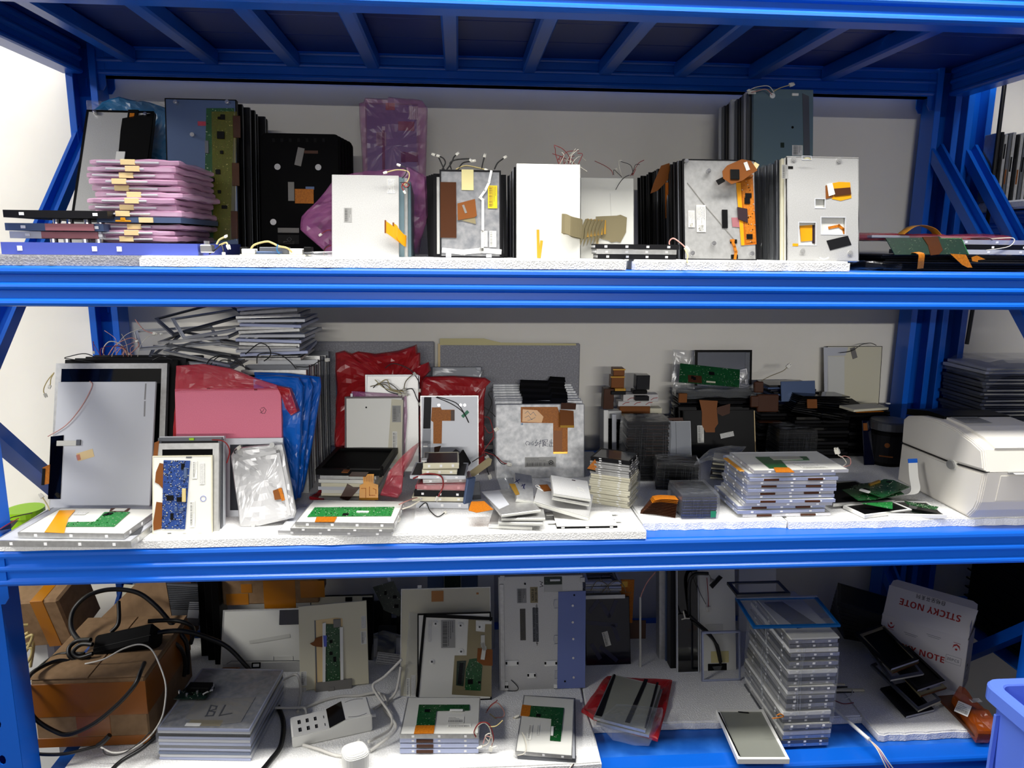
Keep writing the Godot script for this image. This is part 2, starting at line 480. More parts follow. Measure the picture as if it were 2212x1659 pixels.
func materials():
	noise.frequency = 0.02; noise.seed = 4
	mk("blue", Color(0.03, 0.36, 0.78), 0.3, 0.0, 0.5)
	mk("blue_deck", Color(0.03, 0.22, 0.62), 0.42)
	noisy("blue_deck", M.blue_deck, Color(0.04, 0.32, 0.68), Color(0.16, 0.42, 0.78), 0.012, 3.0)
	mk("wall", Color(0.9, 0.88, 0.82), 0.85); noisy("wall", M.wall, Color(0.9, 0.885, 0.84), Color(0.94, 0.925, 0.885), 0.006, 0.7)
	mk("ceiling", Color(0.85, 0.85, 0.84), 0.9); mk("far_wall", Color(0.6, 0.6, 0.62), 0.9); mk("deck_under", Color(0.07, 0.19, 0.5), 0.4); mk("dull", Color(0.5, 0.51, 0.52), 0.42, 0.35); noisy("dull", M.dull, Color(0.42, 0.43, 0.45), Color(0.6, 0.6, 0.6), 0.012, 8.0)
	mk("floor", Color(0.26, 0.26, 0.27), 0.5)
	mk("foam", Color(0.9, 0.9, 0.88), 0.9); noisy("foam", M.foam, Color(0.84, 0.84, 0.83), Color(0.96, 0.96, 0.95), 0.06, 9.0, 0.1, FastNoiseLite.TYPE_CELLULAR)
	mk("foam_grey", Color(0.6, 0.6, 0.62), 0.6); noisy("foam_grey", M.foam_grey, Color(0.5, 0.5, 0.52), Color(0.68, 0.68, 0.7), 0.06, 9.0, 0.1, FastNoiseLite.TYPE_CELLULAR)
	mk("silver", Color(0.78, 0.78, 0.77), 0.38, 0.75)
	noisy("silver", M.silver, Color(0.7, 0.7, 0.69), Color(0.78, 0.78, 0.77), 0.03, 5.0)
	mk("galv", Color(0.8, 0.8, 0.79), 0.42, 0.55); noisy("galv", M.galv, Color(0.72, 0.72, 0.71), Color(0.79, 0.79, 0.78), 0.09, 9.0)
	mk("satin", Color(0.76, 0.77, 0.79), 0.45, 0.25)
	mk("blotchy", Color(0.8, 0.8, 0.8), 0.5, 0.3); noisy("blotchy", M.blotchy, Color(0.66, 0.67, 0.68), Color(0.86, 0.86, 0.86), 0.012, 8.0)
	mk("edge", Color(0.8, 0.8, 0.82), 0.35, 0.6)
	mk("edge_blue", Color(0.66, 0.69, 0.8), 0.38, 0.45)
	mk("dark_metal", Color(0.1, 0.1, 0.11), 0.4, 0.3, 0.3)
	mk("grey_metal", Color(0.38, 0.39, 0.41), 0.4, 0.6)
	mk("teal_metal", Color(0.4, 0.49, 0.52), 0.42, 0.4)
	mk("slate", Color(0.3, 0.37, 0.5), 0.38, 0.4)
	mk("black", Color(0.02, 0.02, 0.022), 0.4, 0.0, 0.25)
	mk("black_matte", Color(0.03, 0.03, 0.034), 0.7, 0.0, 0.2)
	mk("black_glass", Color(0.008, 0.009, 0.012), 0.07, 0.0, 0.6)
	mk("grey_glass", Color(0.2, 0.22, 0.24), 0.08, 0.0, 0.6)
	mk("mirror", Color(0.75, 0.77, 0.8), 0.1, 0.9)
	mk("white", Color(0.88, 0.88, 0.86), 0.5)
	mk("white_back", Color(0.83, 0.83, 0.8), 0.42, 0.05)
	mk("beige", Color(0.82, 0.8, 0.7), 0.5)
	mk("plug", Color(0.88, 0.87, 0.82), 0.5)
	mk("slot", Color(0.92, 0.92, 0.92), 0.5)
	mk("chip", Color(0.03, 0.03, 0.03), 0.45, 0.0, 0.25)
	mk("solder", Color(0.75, 0.75, 0.7), 0.35, 0.6)
	mk("steel", Color(0.75, 0.75, 0.76), 0.25, 0.9)
	mk("flex", Color(0.68, 0.38, 0.05), 0.45, 0.0, 0.35)
	noisy("flex", M.flex, Color(0.58, 0.32, 0.04), Color(0.74, 0.44, 0.08), 0.03, 14.0)
	mk("flex_dark", Color(0.26, 0.13, 0.04), 0.4, 0.0, 0.4)
	mk("flex_yellow", Color(0.82, 0.55, 0.04), 0.3)
	mk("flex_grey", Color(0.52, 0.48, 0.36), 0.35, 0.3)
	mk("copper", Color(0.46, 0.26, 0.08), 0.42, 0.2, 0.4)
	mk("gold", Color(0.78, 0.6, 0.25), 0.3, 0.7)
	mk("amber_film", Color(0.75, 0.4, 0.02), 0.3, 0.0, 0.5, 0.6)
	mk("yellow_film", Color(0.45, 0.42, 0.0), 0.27, 0.0, 0.6, 0.3)
	mk("brown_film", Color(0.25, 0.12, 0.02), 0.26, 0.0, 0.5, 0.92)
	mk("tape_cream", Color(0.85, 0.75, 0.55), 0.5)
	mk("tape_pale", Color(0.78, 0.74, 0.52), 0.5)
	mk("tape_white", Color(0.75, 0.75, 0.72), 0.5)
	mk("tape_grey", Color(0.45, 0.44, 0.42), 0.5)
	mk("tape_green", Color(0.1, 0.5, 0.35), 0.5)
	mk("silicone", Color(0.9, 0.9, 0.88), 0.4)
	mk("pink_bag", Color(0.96, 0.74, 0.88), 0.28, 0.0, 0.6, 0.4)
	mk("mauve_bag", Color(0.74, 0.42, 0.66), 0.28, 0.0, 0.6, 0.36)
	mk("red_bag", Color(0.7, 0.12, 0.14), 0.3, 0.0, 0.5, 0.72)
	mk("rose_bag", Color(0.82, 0.25, 0.32), 0.28, 0.0, 0.6, 0.42)
	mk("blue_bag", Color(0.03, 0.38, 0.78), 0.3, 0.0, 0.5, 0.82)
	mk("sky_bag", Color(0.12, 0.42, 0.62), 0.28, 0.0, 0.5, 0.7)
	mk("clear_bag", Color(0.8, 0.82, 0.84), 0.2, 0.0, 0.5, 0.07)
	mk("wrap", Color(0.75, 0.77, 0.78), 0.22, 0.0, 0.55, 0.12)
	mk("dark_wrap", Color(0.16, 0.17, 0.19), 0.22, 0.0, 0.5, 0.12)
	mk("amber_bag", Color(0.6, 0.27, 0.02), 0.27, 0.0, 0.6, 0.6)
	mk("foil", Color(0.76, 0.76, 0.76), 0.42, 0.6)
	mk("pink_board", Color(0.75, 0.34, 0.42), 0.7); noisy("pink_board", M.pink_board, Color(0.82, 0.42, 0.52), Color(0.88, 0.5, 0.58), 0.08, 12.0)
	mk("pink_metal", Color(0.62, 0.4, 0.42), 0.4, 0.3)
	mk("plum", Color(0.16, 0.09, 0.12), 0.4, 0.2)
	mk("periwinkle", Color(0.3, 0.36, 0.72), 0.4, 0.2)
	mk("blue_reflection", Color(0.42, 0.48, 0.7), 0.42, 0.3)  # blue reflection on the large metal panel, put into its flap colour
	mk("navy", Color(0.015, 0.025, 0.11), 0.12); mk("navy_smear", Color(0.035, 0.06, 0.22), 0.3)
	mk("card", Color(0.6, 0.44, 0.26), 0.85); noisy("card", M.card, Color(0.5, 0.39, 0.27), Color(0.58, 0.46, 0.33), 0.02, 4.0)
	mk("card_dark", Color(0.38, 0.25, 0.13), 0.85)
	mk("tape_orange", Color(0.56, 0.32, 0.07), 0.3)
	mk("tape_amber", Color(0.68, 0.42, 0.06), 0.28)
	mk("cable_black", Color(0.018, 0.018, 0.02), 0.42)
	mk("cable_white", Color(0.82, 0.81, 0.78), 0.45)
	mk("cable_cream", Color(0.75, 0.68, 0.45), 0.45)
	mk("red_wire", Color(0.5, 0.03, 0.04), 0.4)
	mk("pink_wire", Color(0.78, 0.56, 0.52), 0.45)
	mk("black_wire", Color(0.02, 0.02, 0.02), 0.4)
	mk("white_wire", Color(0.82, 0.8, 0.74), 0.4)
	mk("lime", Color(0.55, 0.75, 0.05), 0.45)
	mk("printer", Color(0.84, 0.825, 0.79), 0.45)
	mk("printer_grey", Color(0.5, 0.5, 0.49), 0.5)
	mk("crate", Color(0.4, 0.53, 0.94), 0.4); mk("block_blue", Color(0.05, 0.09, 0.3), 0.2)
	mk("paper", Color(0.78, 0.77, 0.76), 0.7)
	mk("red_ink", Color(0.6, 0.09, 0.07), 0.7)
	mk("ink", Color(0.06, 0.06, 0.07), 0.6)
	mk("pale_ink", Color(0.5, 0.5, 0.5), 0.6)
	mk("pen", Color(0.03, 0.05, 0.25), 0.5)
	mk("pale_glass", Color(0.55, 0.56, 0.52), 0.15, 0.2)
	mk("blue_film", Color(0.0, 0.2, 0.42), 0.26, 0.0, 0.5, 0.8)
	mk("cyan_edge", Color(0.02, 0.35, 0.6), 0.35)
	mk("glow", Color(1, 1, 1)); M.glow.emission_enabled = true; M.glow.emission = Color(1, 0.98, 0.94); M.glow.emission_energy_multiplier = 3.0
	printed("print_white", Color(0.86, 0.86, 0.83), Color(0.12, 0.12, 0.12), 0)
	printed("print_grey", Color(0.55, 0.55, 0.54), Color(0.12, 0.12, 0.12), 0)
	printed("print_yellow", Color(0.85, 0.72, 0.02), Color(0.08, 0.07, 0.02), 0)
	printed("print_code", Color(0.84, 0.83, 0.78), Color(0.15, 0.15, 0.15), 1)
	printed("print_rows", Color(0.84, 0.84, 0.82), Color(0.35, 0.35, 0.35), 5)
	printed("print_dark", Color(0.3, 0.29, 0.26), Color(0.05, 0.05, 0.05), 4)
	board_mat("pcb", Color(0.03, 0.26, 0.1), Color(0.06, 0.36, 0.15), Color(0.7, 0.72, 0.62))
	board_mat("pcb_light", Color(0.1, 0.42, 0.18), Color(0.16, 0.5, 0.24), Color(0.75, 0.78, 0.7))
	board_mat("pcb_dark", Color(0.02, 0.13, 0.08), Color(0.03, 0.18, 0.11), Color(0.4, 0.42, 0.35))
	board_mat("pcb_blue", Color(0.06, 0.2, 0.45), Color(0.14, 0.3, 0.58), Color(0.72, 0.75, 0.78), 22.0)
	M.pcb_plain = mk("pcb_plain", Color(0.05, 0.3, 0.13), 0.35)
	for k in ["flex_grey", "pink_bag", "mauve_bag", "rose_bag", "clear_bag"]:
		M[k].cull_mode = BaseMaterial3D.CULL_DISABLED

# ---------------------------------------------------------------- the place
func _ready():
	var pitch := 0.187; var yaw := 0.074; var roll := 0.0096
	uf = Vector3(sin(yaw) * cos(pitch), -sin(pitch), -cos(yaw) * cos(pitch))
	var r0 := uf.cross(Vector3.UP).normalized(); var u0 := r0.cross(uf)
	ux = r0 * cos(roll) + u0 * sin(roll); uy = u0 * cos(roll) - r0 * sin(roll)
	var cam := Camera3D.new(); cam.name = "camera"
	cam.transform = Transform3D(Basis(ux, uy, -uf), EYE)
	cam.fov = rad_to_deg(2.0 * atan(829.5 / LENS)); cam.near = 0.05; cam.far = 60.0
	add_child(cam); cam.current = true
	var we := WorldEnvironment.new(); we.name = "environment"
	var e := Environment.new()
	e.background_mode = Environment.BG_COLOR; e.background_color = Color(0.5, 0.5, 0.5); e.background_energy_multiplier = 0.2
	e.tonemap_mode = Environment.TONE_MAPPER_LINEAR; e.tonemap_exposure = 1.4
	e.sdfgi_enabled = true; e.ssao_enabled = true; e.ssil_enabled = true
	we.environment = e; add_child(we)
	materials()
	# ceiling lights: a long fitting close over the aisle, and rows farther down the room
	for f in [[1.05, 0.30, 2.6, 0.2, 5.4, 2.7], [0.9, 6.1, 2.4, 0.3, 58.0, 2.29], [-2.0, 1.2, 0.6, 1.2, 7.0, 2.7]]:
		ceiling_light(f[0], f[1], f[2], f[3], f[4], f[5])
	room()
	rack()
	neighbour()
	foam()
	shelf2()
	shelf3()
	shelf4()

func ceiling_light(x: float, z: float, w: float, d: float, energy: float, y: float):
	var o := thing("ceiling_light", "long white ceiling light %s" % ["close above the front of the rack" if z < 1 else ("hanging at the far end of the room" if z > 4 else "over the floor left of the rack")], "lamp", Transform3D(Basis(), Vector3(x, y, z)))
	var g := G.new(); g.cbox(Vector3(0, -0.03, 0), Vector3(w + 0.06, 0.06, d + 0.06), 0.006); part("housing", g, M.ceiling)
	if y < 2.6:
		for s in [-0.4, 0.4]:
			var k := G.new(); k.box(Vector3(w * s, (2.7 - y) / 2, 0), Vector3(0.01, 2.7 - y, 0.01)); part("hanger", k, M.steel)
	var h := G.new(); h.cbox(Vector3(0, -0.063, 0), Vector3(w, 0.008, d), 0.002); part("diffuser", h, M.glow)
	var l := AreaLight3D.new(); l.name = "area_light"
	l.area_size = Vector2(w, d); l.light_energy = energy; l.light_color = Color(1, 0.99, 0.975); l.shadow_enabled = true
	l.area_range = 14.0
	l.transform = Transform3D(Basis(Vector3.RIGHT, -PI / 2), Vector3(0, -0.075, 0))
	o.add_child(l)

func slab(called: String, a: Vector3, b: Vector3, m: Material):
	var g := G.new(); g.box((a + b) / 2, (b - a).abs()); struct(called, g, m)

func room():
	slab("wall_back", Vector3(-3.6, -0.1, -0.78), Vector3(5.6, 2.8, -0.63), M.wall)
	slab("wall_left", Vector3(-3.75, -0.1, -0.78), Vector3(-3.6, 2.8, 9.1), M.far_wall)
	slab("wall_right", Vector3(5.6, -0.1, -0.78), Vector3(5.75, 2.8, 9.1), M.far_wall)
	slab("wall_front", Vector3(-3.75, -0.1, 9.1), Vector3(5.75, 2.8, 9.25), M.far_wall)
	slab("floor", Vector3(-3.75, -0.1, -0.78), Vector3(5.75, 0.0, 9.25), M.floor)
	thing("added_shade_bench", "unseen grey bench with tall back panel, added to keep far light off the bottom shelf", "added_shade_bench", Transform3D(Basis(), Vector3(1.0, 0, 2.6)))  # added unseen bench; its back panel keeps far light off the bottom shelf
	var g := G.new(); g.cbox(Vector3(0, 0.67, -0.35), Vector3(5.2, 1.34, 0.03), 0.004); part("back_panel", g, M.far_wall)
	g = G.new(); g.cbox(Vector3(0, 0.75, 0), Vector3(5.2, 0.03, 0.66), 0.004); part("bench_top", g, M.beige)
	for x in [-2.5, 0.0, 2.5]: g = G.new(); g.cbox(Vector3(x, 0.367, 0.05), Vector3(0.05, 0.734, 0.5), 0.004); part("leg", g, M.grey_metal)
	slab("ceiling", Vector3(-3.75, 2.7, -0.78), Vector3(5.75, 2.8, 9.25), M.ceiling)

const BEAM := [[-0.006, 0.0], [-0.002, -0.001], [0.001, -0.004], [0.002, -0.009], [0.001, -0.0125], [-0.0045, -0.0145], [-0.0045, -0.026], [0.001, -0.0305], [0.002, -0.034], [0.001, -0.0375], [-0.0045, -0.0405], [-0.0045, -0.0525], [0.001, -0.057], [0.002, -0.061], [0.0, -0.065], [-0.005, -0.067], [-0.042, -0.067], [-0.042, 0.0]]
func prof(s := 1.0) -> PackedVector2Array:
	var p := PackedVector2Array()
	for q in BEAM: p.append(Vector2(q[0] * s, q[1]))
	return p
func beam(y: float, z: float, x0: float, x1: float, face: float):     # face +1 looks to the aisle
	var g := G.new()
	g.t = Transform3D(Basis(Vector3(0, 0, face), Vector3.UP, Vector3(-face, 0, 0)), Vector3(0, y, z))
	g.prism(prof(), -x1 if face > 0 else x0, -x0 if face > 0 else x1)
	var o := part("beam", g, M.blue)
	for x in [x0, x1]:
		var k := G.new()
		var s := 1.0 if x == x0 else -1.0
		k.prism(PackedVector2Array([Vector2(x, y - 0.0006), Vector2(x, y - 0.1), Vector2(x + s * 0.008, y - 0.1), Vector2(x + s * 0.016, y - 0.088), Vector2(x + s * 0.016, y - 0.0006)]), z - 0.004, z - 0.001)
		part("end_plate", k, M.blue, o)
	return o

func post(x0: float, z: float, open: float, y1: float):         # channel upright from x0, web at z, lips towards open
	var w := 0.068; var d := 0.052; var th := 0.0022
	var g := G.new()
	var y := 0.0
	var pitch := 0.075
	while y < y1 - 0.001:                                      # web with a round slot in every bay
		var yn := minf(y + pitch, y1)
		var c := Vector2(x0 + w / 2, (y + yn) / 2); var hw := w / 2; var hh := (yn - y) / 2
		var o := [Vector2(hw, 0), Vector2(hw, hh), Vector2(0, hh), Vector2(-hw, hh), Vector2(-hw, 0), Vector2(-hw, -hh), Vector2(0, -hh), Vector2(hw, -hh)]
		var i8 := []
		for k in 8: i8.append(Vector2(cos(TAU * k / 8) * 0.0065, sin(TAU * k / 8) * 0.0105))
		for k in 8:
			var a: Vector2 = c + o[k]; var b: Vector2 = c + o[(k + 1) % 8]; var p: Vector2 = c + i8[k]; var q: Vector2 = c + i8[(k + 1) % 8]
			for s in [-1.0, 1.0]:
				var zz: float = z + s * th / 2
				g.oquad(Vector3(a.x, a.y, zz), Vector3(b.x, b.y, zz), Vector3(q.x, q.y, zz), Vector3(p.x, p.y, zz), Vector3(0, 0, s))
			g.oquad(Vector3(p.x, p.y, z - th / 2), Vector3(q.x, q.y, z - th / 2), Vector3(q.x, q.y, z + th / 2), Vector3(p.x, p.y, z + th / 2), Vector3(c.x - p.x, c.y - p.y, 0))
		y = yn
	for s in [0.0, 1.0]:
		g.box(Vector3(x0 + (th / 2 if s == 0 else w - th / 2), y1 / 2, z + open * d / 2), Vector3(th, y1, d))
		g.cbox(Vector3(x0 + (0.008 if s == 0 else w - 0.008), y1 / 2, z + open * d), Vector3(0.016, y1, 0.003), 0.001)
	var p := part("post", g, M.blue)
	var k := G.new()
	y = pitch
	while y < y1:                                               # pressed tabs between the slots
		for s in [0.022, 0.046]:
			k.cbox(Vector3(x0 + s, y, z + open * 0.003), Vector3(0.006, 0.022, 0.005), 0.0015)
		y += pitch
	stuff(part("pressed_tab", k, M.blue, p))

func brace(x: float, a: Vector2, b: Vector2):                   # in the plane of a frame: (z, y) to (z, y)
	var d := b - a
	var l := d.length(); d /= l
	var g := G.new()
	var ex := Vector3(0, d.y, d.x)
	g.t = Transform3D(Basis(Vector3.RIGHT, ex.cross(Vector3.RIGHT), ex), Vector3(x, a.y, a.x))
	var w := 0.019
	g.prism(PackedVector2Array([Vector2(-w, -0.012), Vector2(w, -0.012), Vector2(w, 0.012), Vector2(w * 0.6, 0.012), Vector2(w * 0.6, -0.006), Vector2(-w * 0.6, -0.006), Vector2(-w * 0.6, 0.012), Vector2(-w, 0.012)]), 0, l)
	var o := part("brace", g, M.blue)
	var k := G.new()
	for q in [0.018, l - 0.018]: k.t = g.t; k.cbox(Vector3(w + 0.002, -0.002, q), Vector3(0.005, 0.01, 0.01), 0.002)
	part("bolt", k, M.steel, o)

func rack():
	thing("storage_rack", "tall blue steel rack whose three shelves carry display panels", "rack")
	for x in [-0.066, 1.992]:
		post(x, -0.602, 1.0, 2.0); post(x, -0.004, -1.0, 2.0)
	for y in [1.876, 1.396, 0.9, 0.4085]:
		beam(y, 0.0, 0.002, 1.992, 1.0)
		beam(y, -0.6, 0.002, 1.992, -1.0) if y > 1.8 else beam(y, -0.556, 0.002, 1.992, 1.0)
		var g := G.new()
		for k in 4:
			g.cbox(Vector3(0.996, y - 0.003, -0.075 - k * 0.137), Vector3(1.984, 0.004, 0.1355), 0.0012)
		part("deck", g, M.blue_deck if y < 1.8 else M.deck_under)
		for k in 10:
			var b := G.new(); b.cbox(Vector3(0.075 + k * 0.182, y - 0.022, -0.3), Vector3(0.032, 0.034, 0.51), 0.004)
			part("crossbar", b, M.blue)
	beam(1.876, -0.556, 0.002, 1.992, 1.0)
	for x in [-0.028, 2.026]:
		for y in [1.876]:
			var g := G.new(); var s := 1.0 if x < 1 else -1.0
			g.t = Transform3D(Basis(Vector3(s, 0, 0), Vector3.UP, Vector3(0, 0, s)), Vector3(x, y, -0.3))
			g.prism(prof(), -0.25, 0.25)
			part("side_tie", g, M.blue)
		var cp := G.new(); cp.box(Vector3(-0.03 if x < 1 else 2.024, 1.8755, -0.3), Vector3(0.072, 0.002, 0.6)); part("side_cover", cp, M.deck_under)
		brace(x - 0.012, Vector2(-0.57, 1.69), Vector2(-0.06, 1.16)); brace(x - 0.012, Vector2(-0.57, 0.66), Vector2(-0.06, 1.13)); brace(x - 0.012, Vector2(-0.57, 0.56), Vector2(-0.06, 0.12))

func neighbour():
	thing("storage_rack", "neighbouring blue steel rack beyond the right posts, partly in view", "rack")
	post(2.078, -0.602, 1.0, 2.0); post(2.078, -0.004, -1.0, 2.0); post(3.0, -0.602, 1.0, 2.0); post(3.0, -0.004, -1.0, 2.0)
	for y in [2.02, 1.532, 1.0, 0.45]:
		beam(y, 0.0, 2.146, 3.0, 1.0); beam(y, -0.556, 2.146, 3.0, 1.0)
		var g := G.new(); g.cbox(Vector3(2.575, y - 0.003, -0.3), Vector3(0.85, 0.004, 0.5), 0.001); part("deck", g, M.blue_deck)
	brace(2.105, Vector2(-0.57, 1.69), Vector2(-0.06, 1.12)); brace(2.105, Vector2(-0.57, 0.2), Vector2(-0.06, 0.7)); brace(2.105, Vector2(-0.57, 0.66), Vector2(-0.06, 1.1))
	var k := G.new(); k.tube(PackedVector3Array([Vector3(2.128, 1.86, -0.5), Vector3(2.122, 1.5, -0.49), Vector3(2.116, 1.2, -0.5)]), 0.005, 7)
	part("cable", k, M.cable_black)
	# panels standing like books on its upper shelf, and the piles on the one below
	thing("foam_sheet", "white foam sheet on the upper shelf of the neighbouring rack", "foam")
	var f := G.new(); f.cbox(Vector3(2.492, 1.544, -0.3), Vector3(0.73, 0.02, 0.48), 0.004); part("sheet", f, M.foam)
	for i in 14:
		thing("display_module", "thin metal-edged panel standing on edge, %s from the left in the neighbouring rack" % nth(i), "display", Transform3D(Basis(), Vector3(2.131 + i * 0.0102, 1.5545, -0.522)), "panels standing in the neighbouring rack")
		var g := G.new(); g.cbox(Vector3(0, 0.082, 0.0), Vector3(0.0075, 0.162 + 0.006 * sin(i * 2.1), 0.044), 0.001); part("housing", g, [M.silver, M.dark_metal, M.silver, M.grey_metal][i % 4])
		var h := G.new(); h.box(Vector3(-0.0015, 0.06 + 0.03 * (i % 3), 0.0205), Vector3(0.0035, 0.035, 0.004)); part("edge_slot", h, M.chip if i % 3 else M.copper)
	for i in 18:
		thing("display_module", "grey-edged panel in the pile beyond the right posts, %s from the top" % NTH[17 - i], "display", Transform3D(Basis(Vector3.UP, 0.04 * sin(i * 1.7)), Vector3(2.088 + 0.004 * sin(i * 2.3), 1.0 + i * 0.0088, -0.46)), "pile of panels in the neighbouring rack")
		var g := G.new(); g.cbox(Vector3(0.15, 0.0042, 0), Vector3(0.3, 0.0078, 0.15), 0.001); part("housing", g, M.grey_metal if i < 16 else M.satin)
		var h := G.new(); h.box(Vector3(0.15, 0.0042, 0.0755), Vector3(0.28, 0.003, 0.001)); part("edge_strip", h, M.beige if i % 3 else M.dark_metal)
	thing("plastic_sheet", "clear grey plastic film draped over the pile beyond the right posts", "film")
	var b := G.new()
	for i in 10:
		for j in 8:
			var p := []
			for q in [[0, 0], [1, 0], [1, 1], [0, 1]]:
				var u: float = (i + q[0]) / 10.0; var w: float = (j + q[1]) / 8.0
				p.append(Vector3(2.08 + u * 0.34, 1.172 - 0.03 * maxf(0, w - 0.86) / 0.14 - 0.04 * maxf(0, 0.12 - u) / 0.12 + 0.004 * noise.get_noise_2d(u * 300, w * 300), -0.54 + w * 0.17))
			b.quad(p[3], p[2], p[1], p[0]) if false else b.oquad(p[0], p[1], p[2], p[3], Vector3.UP)
	part("sheet", b, M.wrap)

func sheet(label: String, x0: float, x1: float, z0: float, z1: float, y: float, t: float, m: Material, seed_: int, cut := 0.004):
	thing("foam_sheet", label, "foam", Transform3D(Basis(), Vector3(0, y, 0)))
	rng.seed = seed_
	var p := PackedVector2Array()
	var nx := 24
	for i in nx + 1: p.append(Vector2(lerpf(x0, x1, float(i) / nx), -z1 + rng.randf_range(-cut, cut) * 0.6))
	for i in range(1, 6): p.append(Vector2(x1 + rng.randf_range(-cut, cut), lerpf(-z1, -z0, i / 6.0)))
	p.append(Vector2(x1, -z0)); p.append(Vector2(x0, -z0))
	for i in range(1, 6): p.append(Vector2(x0 + rng.randf_range(-cut, cut), lerpf(-z0, -z1, i / 6.0)))
	var g := G.new()
	g.t = Transform3D(Basis(Vector3.RIGHT, Vector3(0, 0, -1), Vector3.UP), Vector3())
	var q := Geometry2D.offset_polygon(p, -0.003)
	g.prism(p, 0.0, t - 0.003)
	g.prism(q[0] if q.size() else p, t - 0.003, t)
	part("sheet", g, m)

func foam():
	sheet("silvery foam sheet under the pile at the left end of the top loaded shelf", 0.006, 0.29, -0.5, -0.006, 1.3965, 0.017, M.foam_grey, 1)
	sheet("long white foam sheet along the middle of the top loaded shelf", 0.29, 1.108, -0.52, -0.003, 1.3965, 0.0175, M.foam, 2)
	sheet("white foam sheet under the orange-taped panels on the top loaded shelf", 1.125, 1.512, -0.5, -0.004, 1.3965, 0.0175, M.foam, 3)
	sheet("wide white foam sheet across the left half of the middle shelf", 0.006, 1.165, -0.53, 0.0, 0.9005, 0.0175, M.foam, 4, 0.003)
	sheet("white foam sheet under the small dark stacks on the middle shelf", 1.168, 1.452, -0.53, -0.038, 0.9005, 0.0175, M.foam, 5)
	sheet("white foam sheet under the label printer on the middle shelf", 1.455, 1.985, -0.53, -0.03, 0.9005, 0.0175, M.foam, 6)
	sheet("white foam sheet across the left half of the bottom shelf", 0.045, 1.098, -0.53, -0.004, 0.4090, 0.0175, M.foam, 7, 0.003)
	sheet("grey-white foam sheet under the tall metal stack on the bottom shelf", 1.1, 1.7, -0.54, -0.118, 0.4090, 0.0175, M.foam, 8)
	sheet("white foam sheet at the right end of the bottom shelf", 1.702, 1.985, -0.54, -0.055, 0.4090, 0.0175, M.foam, 9, 0.003)

# ---------------------------------------------------------------- kinds of things
func lay(p: Vector3, yaw := 0.0, tilt := 0.0, pitch := 0.0) -> Transform3D:        # lying: x to the right, y to the back, z up
	return Transform3D(Basis(Vector3.UP, yaw) * Basis(Vector3.BACK, tilt) * Basis(Vector3.RIGHT, -PI / 2 + pitch), p)

func size(w: float, h: float): cw = w; ch = h

# plain panels standing behind the front one of a row; label needs one %s
func row(label: String, group: String, n: int, t0: Transform3D, w: float, h: float, t: float, step: Vector3, ms: Array, seed_: int, jit := 0.002, edge: Material = null, first := 1, called := "display_module"):
	var r := RandomNumberGenerator.new(); r.seed = seed_
	for i in n:
		var tr := t0
		tr.origin += step * (i + first) + t0.basis.x * r.randf_range(-jit, jit) + Vector3(0, 0, 0)
		thing(called, label % nth(i + first), "display", tr, group)
		size(w, h + r.randf_range(-jit, jit) * 0.5)
		body("housing", t, ms[i % ms.size()])
		if edge:
			var g := G.new(); g.ring(-0.0006, -0.0000, cw + 0.0006, ch + 0.0006, 0.0015, -t * 0.55, -t * 0.3); part("edge_strip", g, edge)

# a flat pile from the bottom up; build.call(i, from_top) fills each thing
func pile(label: String, group: String, n: int, at: Vector3, yaw: float, w: float, d: float, t: float, jit: float, seed_: int, build: Callable, called := "display_module", category := "display", step := -1.0):
	var r := RandomNumberGenerator.new(); r.seed = seed_
	for i in n:
		var y := at.y + (t if step < 0 else step) * i + t
		var p := Vector3(at.x + r.randf_range(-jit, jit), y, at.z + r.randf_range(-jit, jit))
		var o := thing(called, label % NTH[n - 1 - i], category, lay(p, yaw + r.randf_range(-jit, jit) * 3), group)
		size(w, d)
		(build as Callable).call(i, n - 1 - i)

func screws(p: Array, r: float, h: float, m: Material):
	for i in range(0, p.size(), 2): pcyl("standoff", p[i], p[i + 1], r, h, m)

func kapton(x0: float, y0: float, x1: float, y1: float, m: Material, called := "tape", d := 0.0003): pbox(called, x0, y0, x1, y1, d, m)

# flex lead bent out from the face: face points in px with heights above the face
func pflex(p: Array, side: Vector3, w: float, m: Material, called := "flex_lead", th := 0.0003):
	var q := PackedVector3Array()
	for i in range(0, p.size(), 3):
		var a := L(p[i], p[i + 1], p[i + 2]); q.append(Vector3(a.x, a.y, p[i + 2]))
	var g := G.new(); g.ribbon(smooth(q, 5), side.normalized(), w, th)
	return part(called, g, m)

# a face given by three corners, each with its own height
func lie3(fl: Array, fr: Array, bl: Array) -> Transform3D:
	return base3(ay(fl[0], fl[1], fl[2]), ay(fr[0], fr[1], fr[2]), ay(bl[0], bl[1], bl[2]))

func on(fl: Array, fr: Array, bl: Array, y: float) -> Array:      # [front left point, yaw, width, depth] of a pile standing there
	var a := ay(fl[0], fl[1], y); var b := ay(fr[0], fr[1], y); var c := ay(bl[0], bl[1], y)
	return [a, atan2(-(b.z - a.z), b.x - a.x), a.distance_to(b), a.distance_to(c)]

func frame_thing(label: String, at: Transform3D, w: float, d: float, t: float, lip: float, m: Material, group := "", called := "display_chassis"):
	thing(called, label, "frame", at, group)
	size(w, d)
	part("rim", key("fr%.3f,%.3f,%.4f,%.4f" % [w, d, t, lip], func():
		var g := G.new(); g.ring(0, 0, w, d, 0.0014, -t, 0); g.ring(0, 0, w, d, lip, -0.0012, 0); return g), m)

